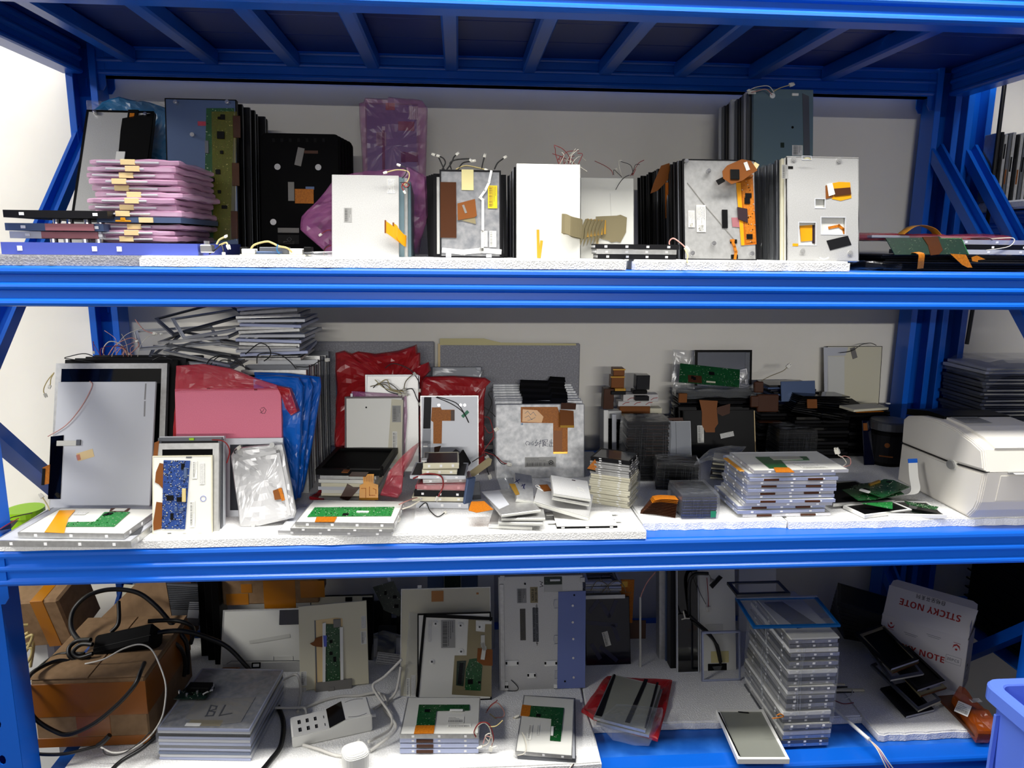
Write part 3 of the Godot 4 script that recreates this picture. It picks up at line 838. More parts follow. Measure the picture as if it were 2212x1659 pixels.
# black glass sheets wrapped in a block
func block(label: String, group: String, n: int, p: Array, h: float, ms: Array, seed_: int, jit := 0.0015, wrap: Material = null, wrap_label := ""):
	var t := h / n
	pile(label, group, n, p[0], p[1], p[2], p[3], t, jit, seed_, func(i, k): body("sheet", t * 0.72, ms[i % ms.size()], 0.0004), "glass_sheet", "glass")
	if wrap:
		thing("film_wrap", wrap_label, "film", lay(p[0] + Vector3(0, h + 0.002, 0), p[1]))
		size(p[2], p[3])
		var o := [-0.004, -0.004, cw * 0.5, -0.003, cw + 0.004, -0.004, cw + 0.005, ch * 0.5, cw + 0.004, ch + 0.003, -0.004, ch + 0.003, -0.005, ch * 0.5]
		bag(o, -h - 0.001, 0.0012, wrap, seed_, 0.0015, "wrap", true)
		var g := G.new(); var r := RandomNumberGenerator.new(); r.seed = seed_
		for i in 26:                                          # streaks where the film is stretched
			var y := r.randf_range(0.02, 0.98); var x := r.randf_range(0, 0.6)
			g.tube(PackedVector3Array([Vector3(x * cw, y * ch, 0.0022), Vector3((x + r.randf_range(0.1, 0.4)) * cw, y * ch + r.randf_range(-0.004, 0.004), 0.0024)]), 0.00025, 4)
			var u := r.randf_range(0.05, 0.95)
			if i % 2: g.tube(PackedVector3Array([Vector3(u * cw, -0.0052, -h * r.randf_range(0.0, 0.3)), Vector3((u + r.randf_range(-0.04, 0.04)) * cw, -0.0052, -h * r.randf_range(0.5, 0.95))]), 0.00025, 4)
		stuff(part("film_streak", g, M.grey_metal))

func under(label: String, group: String, at: Vector3, w: float, d: float, h: float, seed_: int):      # added stand-in pile, black for what shadow hides; it carries something
	var n := clampi(int(h / 0.0085), 1, 24)
	pile(label, group, n, at, 0.0, w, d, h / n, 0.003, seed_, func(i, k): body("sheet", h / n * 0.8, [M.black, M.dark_metal, M.black_glass][(i * 7 + seed_) % 3], 0.0005), "glass_sheet", "glass")

# ---------------------------------------------------------------- the top loaded shelf
func shelf2():
	# far left: opened panels lying in a pile, bars of metal with stand-offs between
	var x0 := az(4, 550, -0.03).x
	var bars := [[-0.03, 0.0, 0.02, M.periwinkle, 0.318, "blue-edged open panel frame at the bottom of the left pile"], [-0.075, 0.0265, 0.012, M.satin, 0.152, "grey and pink metal panel frame, lower of two in the left pile"], [-0.068, 0.0395, 0.0125, M.slate, 0.162, "slate and pink metal panel frame, upper of two in the left pile"], [-0.06, 0.061, 0.0125, M.dark_metal, 0.17, "black metal panel frame on top of the left pile"]]
	for i in 4:
		var b = bars[i]
		thing("opened_display", b[5], "display", lay(Vector3(x0 + [0.0, -0.01, -0.012, -0.008][i], S2 + b[1] + b[2], b[0])))
		size(b[4], 0.25)
		var g := G.new(); g.ring(0, 0, cw, ch, 0.012, -b[2], 0); part("frame", g, b[3])
		var h := G.new(); h.box(Vector3(cw / 2, ch / 2, -b[2] + 0.002), Vector3(cw - 0.02, ch - 0.02, 0.002)); part("back_plate", h, M.black)
		if i == 1 or i == 2:
			var k := G.new(); k.cbox(Vector3(cw * 0.66, -0.001, -b[2] / 2), Vector3(cw * (0.62 if i == 1 else 0.5), 0.003, b[2] * 0.98), 0.0006); part("front_strip", k, M.pink_metal)
		var s := G.new()
		for x in [0.03, 0.15, 0.19]:
			if x < cw: s.cbox(Vector3(x, -0.0006, -b[2] * 0.5), Vector3(0.008, 0.0012, b[2] * 0.4), 0.0003)
		stuff(part("latch", s, M.slot))
		if i in [0, 2]:
			for x in [0.06, 0.085, 0.115, 0.14]:
				var c := G.new(); c.cyl(Vector3(x, 0.02 + fmod(x * 37.0, 0.03), 0), 0.006, 0.0, 0.0085 if i == 2 else 0.0062, 12); part("standoff", c, M.steel)
		if i == 0:
			var e := G.new(); e.cbox(Vector3(cw + 0.012, 0.012, -0.008), Vector3(0.02, 0.02, 0.014), 0.002); e.cyl(Vector3(cw + 0.012, 0.012, 0), 0.005, -0.001, 0.005); part("hinge", e, M.steel)
	# pink bagged panels piled on it
	var pw := 0.137
	var px := az(211, 500, -0.085).x
	var seq := 12
	rng.seed = 31
	var jx := [-0.012, -0.016, -0.006, 0.0, -0.002, -0.012, -0.010, 0.002, -0.002, -0.004, -0.010, -0.006, 0.0]
	for i in 13:
		var nm := "pink film bag round a panel, %s from the top of the pink pile" % NTH[12 - i]
		if i == 3: nm = "bare grey panel with a brown clip between the pink bags of the pile"
		var tall: float = 0.0108
		thing("bagged_display" if i != 3 else "display_module", nm, "display", lay(Vector3(px + jx[i], S2 + 0.0215 + tall * (i + 1), -0.088 + 0.004 * sin(i * 2.3)), 0.02 * sin(i * 1.7)), "pink bagged panels in the left pile")
		size(pw + 0.006, 0.19)
		if i != 3:
			part("housing", key("pinkin", func():
				var g := G.new(); g.cbox(Vector3(0.07, 0.095, -0.0052), Vector3(0.132, 0.18, 0.007), 0.001); return g), M.satin if i % 3 else M.grey_metal)
			var w := cw; var d := ch
			var o := [-0.004, 0.003, w * 0.5, -0.003 + 0.002 * sin(i), w + 0.003, -0.002, w + 0.007 + 0.004 * sin(i * 3.1), d * 0.45, w + 0.004, d, -0.002, d, -0.008 - 0.005 * sin(i * 1.9), d * 0.25]
			bag(o, -0.0103, -0.0004, M.pink_bag, i + 3, 0.0024, "bag", true)
			var tp := G.new(); tp.cbox(Vector3(w * (0.42 + 0.1 * sin(i * 1.3)), -0.0035, -0.0052), Vector3(0.024, 0.004, 0.0092), 0.0005); part("tape", tp, M.tape_cream)
			var sl := G.new(); sl.cbox(Vector3(w * 0.43, -0.0036, -0.0056), Vector3(w * (0.6 + 0.15 * sin(i * 2.7)), 0.003, 0.0034), 0.0008); part("panel_edge", sl, M.edge)
		else:
			shell(0.0095, M.slate, M.black, 0.004, "screen")
			var c := G.new(); c.cbox(Vector3(0.045, -0.001, -0.007), Vector3(0.026, 0.003, 0.003), 0.0005); c.cbox(Vector3(0.045, -0.001, -0.004), Vector3(0.008, 0.003, 0.006), 0.0005); part("clip", c, M.flex_yellow)
			var tp := G.new(); tp.cbox(Vector3(0.084, -0.001, -0.005), Vector3(0.024, 0.003, 0.009), 0.0005); part("tape", tp, M.tape_cream)
	# leaning silver panel with black side
	thing("display_module", "tall silver-backed panel with black cover leaning on the left post", "display", std([142, 548], [296, 548], [197, 237], -0.315, -0.46, S2))
	shell(0.014, M.black, M.galv, 0.005)
	ppoly("cover", [266, 258, 333, 246, 313, 400, 250, 420, 262, 285], 0.004, M.black_matte)
	pbox("cover_slot", 278, 238, 298, 258, 0.003, M.chip); pbox("flex_lead", 282, 246, 291, 258, 0.004, M.flex)
	pbox("connector", 254, 330, 270, 357, 0.006, M.white)
	screws([207, 245, 316, 250, 203, 381], 0.0042, 0.008, M.steel)
	# blue bag and clear film behind it
	thing("film_bag", "crumpled blue plastic bag standing behind the silver panel at the left post", "bag", std([215, 540], [372, 540], [215, 222], -0.47, -0.51, S2))
	bag([206, 240, 222, 222, 240, 216, 262, 212, 288, 219, 325, 222, 366, 236, 372, 300, 365, 420, 350, 545, 215, 545], -0.012, 0.006, M.sky_bag, 5, 0.012)
	part("sheet", key("bagin", func(): var g := G.new(); g.box(Vector3(0.075, 0.12, -0.004), Vector3(0.13, 0.22, 0.004)); return g), M.sky_bag)
	thing("film_bag", "clear plastic film bag poking out behind the blue bag", "bag", std([190, 540], [300, 540], [190, 222], -0.534, -0.54, S2))
	bag([188, 217, 240, 221, 330, 212, 372, 238, 372, 545, 200, 545], -0.004, 0.004, M.clear_bag, 6, 0.006)
	# slate panel with the green and yellow board
	var t := std([363, 528], [516, 530], [371, 212], -0.275, -0.315, S2)
	thing("display_module", "large slate-blue panel with a tall green circuit board under yellow film", "display", t)
	var bw := cw; var bh := ch
	shell(0.012, M.black, M.slate, 0.002)
	screws([382, 223, 493, 223, 418, 293], 0.0042, 0.009, M.steel)
	pboard([446, 234, 506, 234, 497, 520, 440, 520], M.pcb, 4, 3, 20)
	ppoly("yellow_film", [457, 241, 512, 241, 506, 518, 461, 518], 0.0006, M.yellow_film, 0.0016)
	for q in [[478, 293, 0.009], [472, 372, 0.006], [480, 330, 0.004], [475, 415, 0.004], [474, 256, 0.003]]:
		var a := L(q[0], q[1]); var g := G.new(); g.cbox(Vector3(a.x, a.y, 0.003), Vector3(q[2], q[2], 0.002) * 1.6, 0.0003); part("chip", g, M.chip)
	for q in [[503, 250, 520, 298], [501, 352, 518, 402], [499, 456, 515, 516]]: pbox("flex_lead", q[0], q[1], q[2], q[3], 0.0016, M.brown_film, 0.001)
	pbox("tape", 427, 262, 454, 272, 0.0004, M.rose_bag); pbox("connector", 443, 304, 452, 332, 0.003, M.grey_metal); pbox("edge_strip", 506, 245, 511, 520, 0.0008, M.beige, 0.0005)
	row("black panel in the row behind the slate-blue board panel, %s from the front", "black panels behind the slate panel", 6, t, bw * 1.0, bh * 0.99, 0.013, Vector3(0.002, -0.0, -0.0335), [M.black, M.dark_metal, M.black], 7, 0.004, M.grey_metal)
	# black cases
	t = std([566, 531], [736, 531], [570, 286], -0.335, -0.37, S2)
	for i in 5:
		var tr := t; tr.origin += Vector3(0.003 * i, 0, -0.024 * i)
		var q := std([566, 531], [736, 531], [570, 286], -0.335, -0.37, S2)
		thing("black_case", "black plastic panel case with grey tapes, front of its row" if i == 0 else "black plastic panel case, %s from the front of its row" % nth(i), "case", tr, "row of black panel cases")
		var w := cw; var h := ch
		part("shell", key("case", func():
			var g := G.new(); var p := PackedVector2Array()
			for c in [[w, h], [0.0, h]]:
				for k in 6:
					var a := (0.0 if c[0] > 0 else PI / 2) + k * PI / 10; p.append(Vector2(c[0] + (-0.012 if c[0] > 0 else 0.012), c[1] - 0.012) + Vector2(cos(a), sin(a)) * 0.012)
			p.append(Vector2(0, 0)); p.append(Vector2(w, 0))
			var o := Geometry2D.offset_polygon(p, -0.003)[0]
			g.prism(p, -0.018, -0.003); g.prism(o, -0.003, 0.0); return g), M.black_matte)
		if i == 0:
			for x in range(7): pbox("vent", 591 + x * 18 - 3, 299, 591 + x * 18 + 3, 307, 0.0006, M.chip)
			screws([600, 361, 688, 362, 591, 480], 0.0065, 0.003, M.steel)
			ptag("tape", 640, 319, 654, 358, M.tape_grey, 0, 0.0004, null, "", -0.22); kapton(657, 325, 687, 332, M.flex_dark); kapton(622, 393, 636, 434, M.tape_grey); pbox("flex_lead", 637, 408, 678, 440, 0.0012, M.flex); pbox("flex_end", 660, 403, 679, 410, 0.0006, M.slate); kapton(600, 492, 646, 503, M.tape_grey)
			pline("emblem", [625, 512, 630, 517, 625, 522, 620, 517, 625, 512], 0.0008, 0.0003, M.pale_ink); pbox("label", 612, 521, 636, 527, 0.0003, M.tape_grey)
			pbox("recess", 600, 507, 646, 527, 0.0003, M.chip)
	# small opened device lying in front
	var a0 := az(518, 555, -0.03); var a1 := az(658, 555, -0.03)
	thing("open_module", "small opened beige display module with white connectors lying before the black cases", "module", lay(Vector3(a0.x, S2 + 0.0035, -0.03)))
	size(a1.x - a0.x, 0.06)
	body("base", 0.0035, M.beige)
	for q in [[0.004, 0.012, 0.014, 0.012, M.chip], [0.012, 0.008, 0.022, 0.009, M.white], [0.045, 0.01, 0.04, 0.005, M.slate], [0.092, 0.008, 0.022, 0.01, M.white], [0.112, 0.01, 0.013, 0.013, M.chip], [0.05, 0.03, 0.05, 0.012, M.grey_metal]]:
		var g := G.new(); g.cbox(Vector3(q[0], q[1] + 0.01, q[3] / 2), Vector3(q[2], 0.02, q[3]), 0.001); part("block", g, q[4])
	var b3 := az(567, 524, -0.035)
	wire([az(540, 545, -0.04), az(548, 530, -0.04), az(575, 522, -0.04), az(590, 526, -0.038), az(602, 532, -0.035), az(620, 536, -0.035), az(632, 546, -0.04)], 0.0019, M.cable_cream, 0.008)
	wire([az(600, 528, -0.03), az(598, 540, -0.028), az(604, 548, -0.03)], 0.0012, M.sky_bag, 0.0)
	thing("film_bag", "flat clear brown-tinted film sheet lying right of the opened module", "film", lay(Vector3(a1.x - 0.004, S2 + 0.001, -0.035)))
	bag([0, 0, 0.07, 0.0, 0.072, 0.06, 0, 0.05], 0.0, 0.007, M.clear_bag, 9, 0.003, "sheet", true)
	# loose cream connectors right of the pink pile
	thing("cable_lead", "black lead with cream plugs lying right of the pink pile", "cable")
	wire([Vector3(az(452, 545, -0.05).x, S2 + 0.003, -0.05), az(465, 540, -0.04), az(478, 530, -0.04), az(482, 540, -0.035), az(483, 546, -0.03)], 0.0012, M.cable_black, 0.007)
	wire([az(468, 528, -0.06), az(474, 518, -0.06), az(485, 512, -0.055)], 0.0016, M.tape_pale, 0.006); wire([az(474, 530, -0.05), az(488, 524, -0.045), az(492, 530, -0.04)], 0.0016, M.cable_cream, 0.008)
	# tall mauve bag with a panel
	thing("bagged_display", "tall panel in a mauve plastic bag standing against the wall", "display", std([793, 548], [905, 548], [798, 222], -0.46, -0.5, S2))
	shell(0.01, M.grey_metal, M.slate, 0.003)
	ptag("label", 813, 286, 834, 315, M.print_grey, 0, 0.0006); pbox("flex_lead", 825, 282, 832, 378, 0.001, M.flex_dark); pbox("flex_end", 825, 273, 832, 282, 0.0012, M.white)
	pbox("connector", 866, 328, 876, 351, 0.002, M.chip); pbox("flex_lead", 874, 329, 903, 350, 0.0012, M.flex_dark); kapton(833, 222, 853, 238, M.flex); kapton(860, 262, 895, 283, M.copper); ptag("label", 884, 230, 903, 258, M.print_rows, 0, 0.0004)
	bag([776, 225, 786, 222, 789, 213, 838, 216, 840, 212, 905, 217, 912, 219, 924, 236, 922, 300, 920, 372, 916, 480, 905, 548, 795, 548, 788, 460, 783, 350, 778, 270], -0.016, 0.009, M.mauve_bag, 11, 0.006)
	# lower mauve bag behind the silver panels
	thing("bagged_display", "spread mauve plastic bag round a dark panel behind the silver panels", "bag", std([715, 556], [900, 556], [727, 380], -0.19, -0.23, S2))
	part("housing", key("mb", func(): var g := G.new(); g.cbox(Vector3(0.085, 0.08, -0.006), Vector3(0.12, 0.15, 0.008), 0.001); return g), M.plum)
	bag([727, 384, 705, 415, 653, 470, 651, 498, 712, 556, 890, 556, 912, 510, 926, 462, 922, 385, 885, 364, 800, 372], -0.012, 0.012, M.mauve_bag, 12, 0.01)
	wire(zs([715, 497, 705, 498, 695, 505], -0.17), 0.0008, M.red_wire, 0.006)
	wire(zs([715, 530, 704, 536, 699, 548, 705, 556], -0.17), 0.0008, M.red_wire); wire(zs([712, 528, 702, 535, 698, 546], -0.168), 0.0008, M.black_wire)
	# silver panels with yellow leads
	t = std([717, 558], [862, 560], [728, 377], -0.055, -0.085, S2)
	thing("display_module", "silver-backed panel with two yellow leads at its lower right edge", "display", t)
	bw = cw; bh = ch
	body("housing", 0.007, M.galv)
	ptag("label", 743, 449, 760, 480, M.print_grey, 0, 0.0001); ptag("label", 837, 387, 853, 418, M.print_rows, 0, 0.0001)
	for q in [[834, 479, 470], [851, 484, 488]]:
		var g := G.new()
		var e := L(q[0] + 30, 520)
		var p := PackedVector3Array()
		var s0 := L(q[0], q[1] + 14); var s1 := L(872, 520)
		p = PackedVector3Array([Vector3(s0.x, s0.y, 0.012), Vector3(s0.x + 0.006, s0.y - 0.004, 0.0125), Vector3(lerpf(s0.x, s1.x, 0.5), lerpf(s0.y, s1.y, 0.5), 0.013), Vector3(s1.x, s1.y, 0.008), Vector3(s1.x + 0.004, s1.y, -0.004)])
		g.ribbon(smooth(p, 4), Vector3(0.05, 1, 0).normalized(), 0.02, 0.0004); var o := part("flex_lead", g, M.flex_yellow)
		var k := G.new(); k.cbox(p[0] + Vector3(0, 0, 0), Vector3(0.003, 0.023, 0.001), 0.0003); part("flex_end", k, M.copper, o)
	wire(zs([868, 385, 875, 378, 878, 370, 874, 362, 865, 358], -0.07), 0.001, M.black_wire, 0.006); wire(zs([872, 400, 880, 392, 884, 380, 880, 370, 858, 367, 836, 372], -0.07), 0.001, M.cable_cream, 0.006)
	wire(zs([868, 396, 876, 404, 884, 400, 876, 394, 868, 402, 872, 412], -0.06), 0.001, M.red_wire, 0.005); wire(zs([864, 394, 874, 394, 885, 398, 880, 406], -0.06), 0.001, M.black_wire)
	row("silver panel directly behind the one with yellow leads, %s in the group", "silver panels by the mauve bag", 2, t, bw, bh * 0.99, 0.006, Vector3(0.0075, 0, -0.012), [M.teal_metal, M.silver], 12, 0.001)
	thing("glass_sheet", "green-edged glass sheet standing behind the silver panels", "glass", std([874, 559], [884, 559], [876, 392], -0.098, -0.12, S2))
	size(0.012, ch); body("sheet", 0.12, M.teal_metal)
	# panel with brown strip and white silicone
	t = std([950, 555], [1083, 556], [953, 366], -0.065, -0.095, S2)
	thing("display_module", "grey panel with brown film strip, white silicone lines and yellow label", "display", t)
	bw = cw; bh = ch
	shell(0.009, M.dark_metal, M.dull, 0.003)
	pbox("brown_film", 951, 393, 986, 514, 0.0008, M.brown_film); kapton(997, 366, 1023, 411, M.tape_pale)
	ppoly("flex_lead", [988, 440, 1026, 430, 1030, 466, 1025, 470, 989, 476], 0.0014, M.copper); ppoly("flex_lead", [996, 476, 1026, 468, 1028, 484], 0.0006, M.flex_grey)
	ptag("label", 1054, 401, 1074, 450, M.print_yellow, 0, 0.0003); ptag("label", 1039, 499, 1053, 533, M.print_white, 0, 0.0003); ptag("label", 1057, 499, 1072, 534, M.print_white, 0, 0.0003); pline("marking", [1001, 445, 1006, 458], 0.004, 0.0003, M.tape_grey, 0.0015)
	pline("silicone_line", [1061, 371, 1056, 395, 1048, 412, 1037, 427, 1043, 432, 1043, 500, 1042, 540], 0.0042, 0.0016, M.silicone); pline("silicone_line", [960, 541, 1000, 545, 1040, 541, 1078, 544], 0.0085, 0.0016, M.silicone)
	for q in [[969, 552], [1056, 554]]: pbox("clip", q[0] - 6, q[1] - 4, q[0] + 6, q[1] + 4, 0.003, M.satin)
	var tc := az(1000, 362, -0.085)
	for q in [[[960, 368, 952, 350, 946, 338, 940, 335], M.black_wire], [[975, 366, 972, 352, 985, 345, 1010, 343, 1014, 344], M.black_wire], [[985, 366, 1005, 358, 1030, 362, 1046, 366], M.cable_cream], [[1040, 366, 1043, 352, 1046, 340], M.black_wire], [[1068, 366, 1075, 352, 1088, 342], M.black_wire], [[955, 366, 962, 352, 958, 342, 950, 338], M.black_wire], [[965, 366, 975, 352, 980, 340, 985, 335], M.black_wire], [[990, 366, 1000, 352, 1020, 348], M.black_wire], [[968, 368, 972, 370, 965, 372], M.cable_cream]]:
		wire(zs(q[0], -0.1), 0.0013, q[1], 0.006)
	var rd := [0.018, 0.03, 0.01, 0.024, 0.036]
	for i in 5:
		var tr := t; tr.origin += Vector3(-0.012 - 0.0035 * i, 0, -0.03 - i * 0.026); tr.basis = Basis(Vector3.BACK, 0.012 * i) * tr.basis
		thing("display_module", "dark-framed panel behind the brown-strip panel, %s in the row" % nth(i + 1), "display", tr, "panels behind the brown-strip panel")
		size(bw + rd[i], bh * (0.97 + 0.006 * i)); shell(0.008, M.dark_metal, M.white if i % 2 == 0 else M.grey_metal, 0.006)
	# the two white panels with fans of grey leads
	t = std([1116, 563], [1253, 563], [1118, 353], -0.05, -0.075, S2)
	thing("display_module", "tall white-backed panel with orange tapes and a fan of grey leads", "display", t)
	bw = cw; bh = ch
	body("housing", 0.006, M.white_back)
	pline("marking", [1135, 410, 1135, 482], 0.0012, 0.0001, M.tape_white); pline("marking", [1191, 390, 1191, 475], 0.0012, 0.0001, M.tape_white)
	ppoly("tape", [1159, 496, 1165, 496, 1166, 560, 1160, 561], 0.0004, M.flex_yellow); ppoly("tape", [1167, 519, 1173, 520, 1168, 561, 1163, 560], 0.0007, M.flex_yellow)
	for i in 3:
		var g := G.new()
		var e := L(1253, 495); var s := L(1209 + i * 3, 488)
		g.ribbon(smooth(PackedVector3Array([Vector3(s.x, s.y, 0.024 - i * 0.006), Vector3(s.x + 0.008, s.y - 0.001, 0.026 - i * 0.006), Vector3(lerpf(s.x, e.x, 0.5), e.y, 0.026 - i * 0.006), Vector3(e.x, e.y - 0.002, 0.015 - i * 0.004), Vector3(e.x + 0.004, e.y - 0.003, -0.003)]), 4), Vector3(0.02, 1, 0).normalized(), 0.034, 0.0005)
		part("flex_lead", g, M.flex_grey)
	wisp(az(1225, 354, -0.09), 14, 0.05, [M.red_wire, M.white_wire, M.red_wire], 41)
	row("white-backed panel in the row behind the tall white panel, %s from the front", "row behind the tall white panel", 9, t, bw, bh, 0.009, Vector3(0.0, 0, -0.0285), [M.grey_metal, M.dark_metal, M.satin], 14, 0.0015)
	t = std([1254, 562], [1369, 562], [1253, 383], -0.11, -0.135, S2)
	thing("display_module", "smaller white-backed panel right of the tall white one", "display", t)
	bw = cw; bh = ch
	body("housing", 0.006, M.white_back)
	pline("marking", [1318, 418, 1320, 470], 0.0012, 0.0001, M.tape_white)
	ppoly("flex_lead", [1287, 468, 1286, 504, 1298, 516, 1316, 520, 1320, 524, 1332, 522, 1340, 524, 1352, 502, 1354, 470, 1340, 464, 1332, 466], 0.0012, M.flex_grey)
	for i in 6:                                          # the fan of brown lead ends between the two panels
		var g := G.new(); var s := L(1256 + i * 8, 500 - i)
		g.ribbon(PackedVector3Array([Vector3(s.x - 0.006, s.y - 0.016, 0.026 - i * 0.003), Vector3(s.x + 0.001, s.y, 0.024 - i * 0.003), Vector3(s.x + 0.007, s.y + 0.002, 0.02 - i * 0.003)]), Vector3(0.1, 1, 0.1).normalized(), 0.036 - i * 0.0015, 0.0005)
		var o := part("flex_lead", g, M.flex_grey)
		var k := G.new(); k.cbox(Vector3(s.x + 0.0085, s.y + 0.003, 0.0195 - i * 0.003), Vector3(0.004, 0.034 - i * 0.0015, 0.001), 0.0003); part("flex_end", k, M.gold, o)
	pbox("tape", 1287, 508, 1293, 556, 0.0006, M.tape_cream)
	wisp(az(1345, 379, -0.14), 8, 0.05, [M.red_wire, M.black_wire, M.white_wire], 42)
	wire(zs([1360, 378, 1348, 384, 1338, 396, 1330, 410], -0.12), 0.0007, M.black_wire)
	row("white-backed panel behind the smaller white one, %s from the front", "row behind the smaller white panel", 6, t, bw - 0.004, bh, 0.008, Vector3(0.0, 0, -0.03), [M.satin, M.grey_metal], 15, 0.0015)
	# flat modules in front
	var f0 := az(1284, 556, -0.035)
	for i in 3:
		thing("display_module", "flat dark-edged display module lying before the white panels, %s of three" % NTH[2 - i], "module", lay(Vector3(f0.x + [0.006, 0.003, 0.0][i], S2 + 0.0088 * (i + 1), -0.035 + 0.003 * i), [0.0, 0.02, -0.01][i]), "flat modules before the white panels")
		size([0.142, 0.145, 0.15][i], 0.045)
		shell(0.0085, [M.dark_metal, M.silver, M.dark_metal][i], [M.grey_metal, M.silver, M.white][i], 0.004, "face_plate", 4)
	wire([az(1448, 535, -0.045), az(1446, 522, -0.045), az(1455, 515, -0.04), az(1470, 525, -0.032), az(1480, 534, -0.028)], 0.0012, M.pink_wire, 0.009); wire([az(1480, 540, -0.025), az(1486, 552, -0.015), az(1484, 562, -0.008), az(1487, 570, 0.003)], 0.001, M.cable_cream, 0.006)
	# row of dark panels with the amber board in front
	t = std([1478, 562], [1635, 561], [1470, 343], -0.055, -0.095, S2)
	thing("display_module", "silver panel with amber flex board down its right side, front of a long row", "display", t)
	bw = cw; bh = ch
	shell(0.006, M.dark_metal, M.silver, 0.002)
	screws([1481, 350, 1529, 371, 1540, 527, 1494, 548, 1622, 549], 0.004, 0.007, M.steel)
	ppoly("amber_film", [1590, 392, 1626, 380, 1634, 528, 1601, 530], 0.0006, M.amber_film); ppoly("yellow_film", [1590, 395, 1600, 395, 1608, 530, 1601, 530], 0.0004, M.flex_yellow, 0.0004)
	pboard([1601, 392, 1625, 385, 1632, 522, 1612, 526], M.flex, 21, 3, 40, 0.0008, 0.0004)
	ppoly("flex_lead", [1592, 448, 1613, 452, 1614, 482, 1594, 474], 0.003, M.plum); ppoly("tape", [1580, 470, 1612, 470, 1612, 492, 1582, 490], 0.0005, M.pink_metal)
	var fx := ppoly("flex_board", [1560, 370, 1570, 358, 1602, 344, 1622, 348, 1636, 368, 1618, 380, 1604, 390, 1580, 398, 1562, 386], 0.0008, M.copper, 0.016)
	pbox("chip", 1577, 366, 1597, 388, 0.0018, M.chip, 0.017, fx); ptag("label", 1609, 350, 1617, 368, M.print_rows, 0, 0.0172, fx, "", 0.35)
	ppoly("flex_end", [1546, 390, 1562, 382, 1566, 392, 1552, 400], 0.0012, M.chip, 0.0145, fx); ppoly("flex_lead", [1604, 388, 1634, 366, 1640, 356, 1630, 350, 1624, 362, 1600, 384], 0.0008, M.tape_cream, 0.014, fx)
	var st := G.new(); var sc := L(1612, 385); st.cbox(Vector3(sc.x, sc.y, 0.008), Vector3(0.014, 0.005, 0.016), 0.001); part("fold", st, M.copper, fx)
	ptag("label", 1487, 455, 1500, 491, M.print_code, 0, 0.0003); ptag("label", 1505, 443, 1524, 501, M.print_code, 0, 0.0003)
	pbox("pad", 1559, 453, 1572, 493, 0.0012, M.black_matte); pbox("slot", 1577, 517, 1592, 526, 0.0006, M.chip); pbox("slot", 1579, 550, 1594, 559, 0.0006, M.chip)
	pline("flex_lead", [1581, 520, 1586, 534, 1589, 545, 1587, 558], 0.0045, 0.003, M.flex); pbox("tape", 1577, 517, 1587, 522, 0.0008, M.flex, 0.0008)
	pline("seam", [1485, 395, 1520, 440, 1550, 475, 1585, 516], 0.0012, 0.0002, M.tape_grey)
	row("dark-edged panel in the long row behind the amber-board panel, %s from the front", "long row behind the amber-board panel", 19, t, bw, bh, 0.0085, Vector3(0.0005, 0.0, -0.0195), [M.black, M.grey_metal, M.dark_metal, M.black], 16, 0.003, M.dark_metal)
	thing("flex_lead", "brown flex lead sticking up from the dark row left of the amber board", "flex lead", std([1425, 420], [1440, 420], [1425, 365], -0.2, -0.19))
	ppoly("lead", [1428, 358, 1446, 352, 1450, 380, 1432, 400, 1420, 412, 1405, 418, 1412, 395], 0.0006, M.copper); ppoly("lead", [1437, 395, 1450, 392, 1452, 540, 1438, 540], 0.0006, M.amber_film)
	# tall grey panels behind
	t = std([1626, 556], [1755, 556], [1610, 190], -0.30, -0.36, S2)
	thing("display_module", "tall teal-grey metal panel with white leads on its top edge", "display", t)
	bw = cw; bh = ch
	body("housing", 0.01, M.teal_metal)
	ppoly("side_strip", [1733, 202, 1747, 208, 1750, 370, 1737, 370], 0.001, M.grey_metal)
	pcyl("hole", 1712, 275, 0.0028, 0.0003, M.chip); pbox("slot", 1686, 308, 1694, 319, 0.0004, M.pcb_dark); ptag("label", 1711, 314, 1734, 336, M.print_white, 0, 0.0002)
	pcyl("clip", 1668, 207, 0.006, 0.002, M.white); pbox("clip", 1617, 196, 1632, 204, 0.003, M.plug); pbox("clip", 1710, 202, 1724, 208, 0.003, M.plug)
	wire(zs([1668, 205, 1655, 193, 1638, 196, 1622, 200], -0.345), 0.001, M.pink_wire, 0.006); wire(zs([1672, 200, 1660, 186, 1635, 188, 1620, 194], -0.35), 0.001, M.white_wire, 0.006); wire(zs([1670, 198, 1685, 190, 1705, 184], -0.35), 0.001, M.cable_cream, 0.01)
	row("tall grey metal panel in the row behind the teal-grey one, %s from the front", "tall grey panels by the wall", 11, t, bw, bh * 0.995, 0.012, Vector3(0.0, -0.0, -0.0195), [M.grey_metal, M.satin, M.grey_metal, M.dark_metal], 17, 0.005)
	# wrapped panels and the silver panel with openings
	t = std([1700, 562], [1856, 563], [1681, 338], -0.045, -0.08, S2)
	thing("display_module", "silver panel with two square openings and an orange flex, beside wrapped panels", "display", t)
	bw = cw; bh = ch
	var holes := []
	for q in [[1761, 430, 1782, 449], [1726, 481, 1762, 529], [1774, 470, 1826, 506], [1733, 338, 1752, 345]]:
		var a := L(q[0], q[3]); var b := L(q[2], q[1]); holes.append(Rect2(a, b - a))
	var hg := G.new(); hg.plate(bw, bh, -0.0035, 0, holes); part("cover", hg, M.galv)
	var bk := G.new(); bk.box(Vector3(bw / 2, bh / 2, -0.008), Vector3(bw, bh, 0.005)); part("back_plate", bk, M.white_back)
	var rm := G.new(); rm.ring(0, 0, bw, bh, 0.0015, -0.0035, 0.0); part("rim", rm, M.silver)
	for h in holes:
		var g := G.new(); g.ring(h.position.x - 0.001, h.position.y - 0.001, h.end.x + 0.001, h.end.y + 0.001, 0.0012, -0.001, 0.0006); part("opening_edge", g, M.satin)
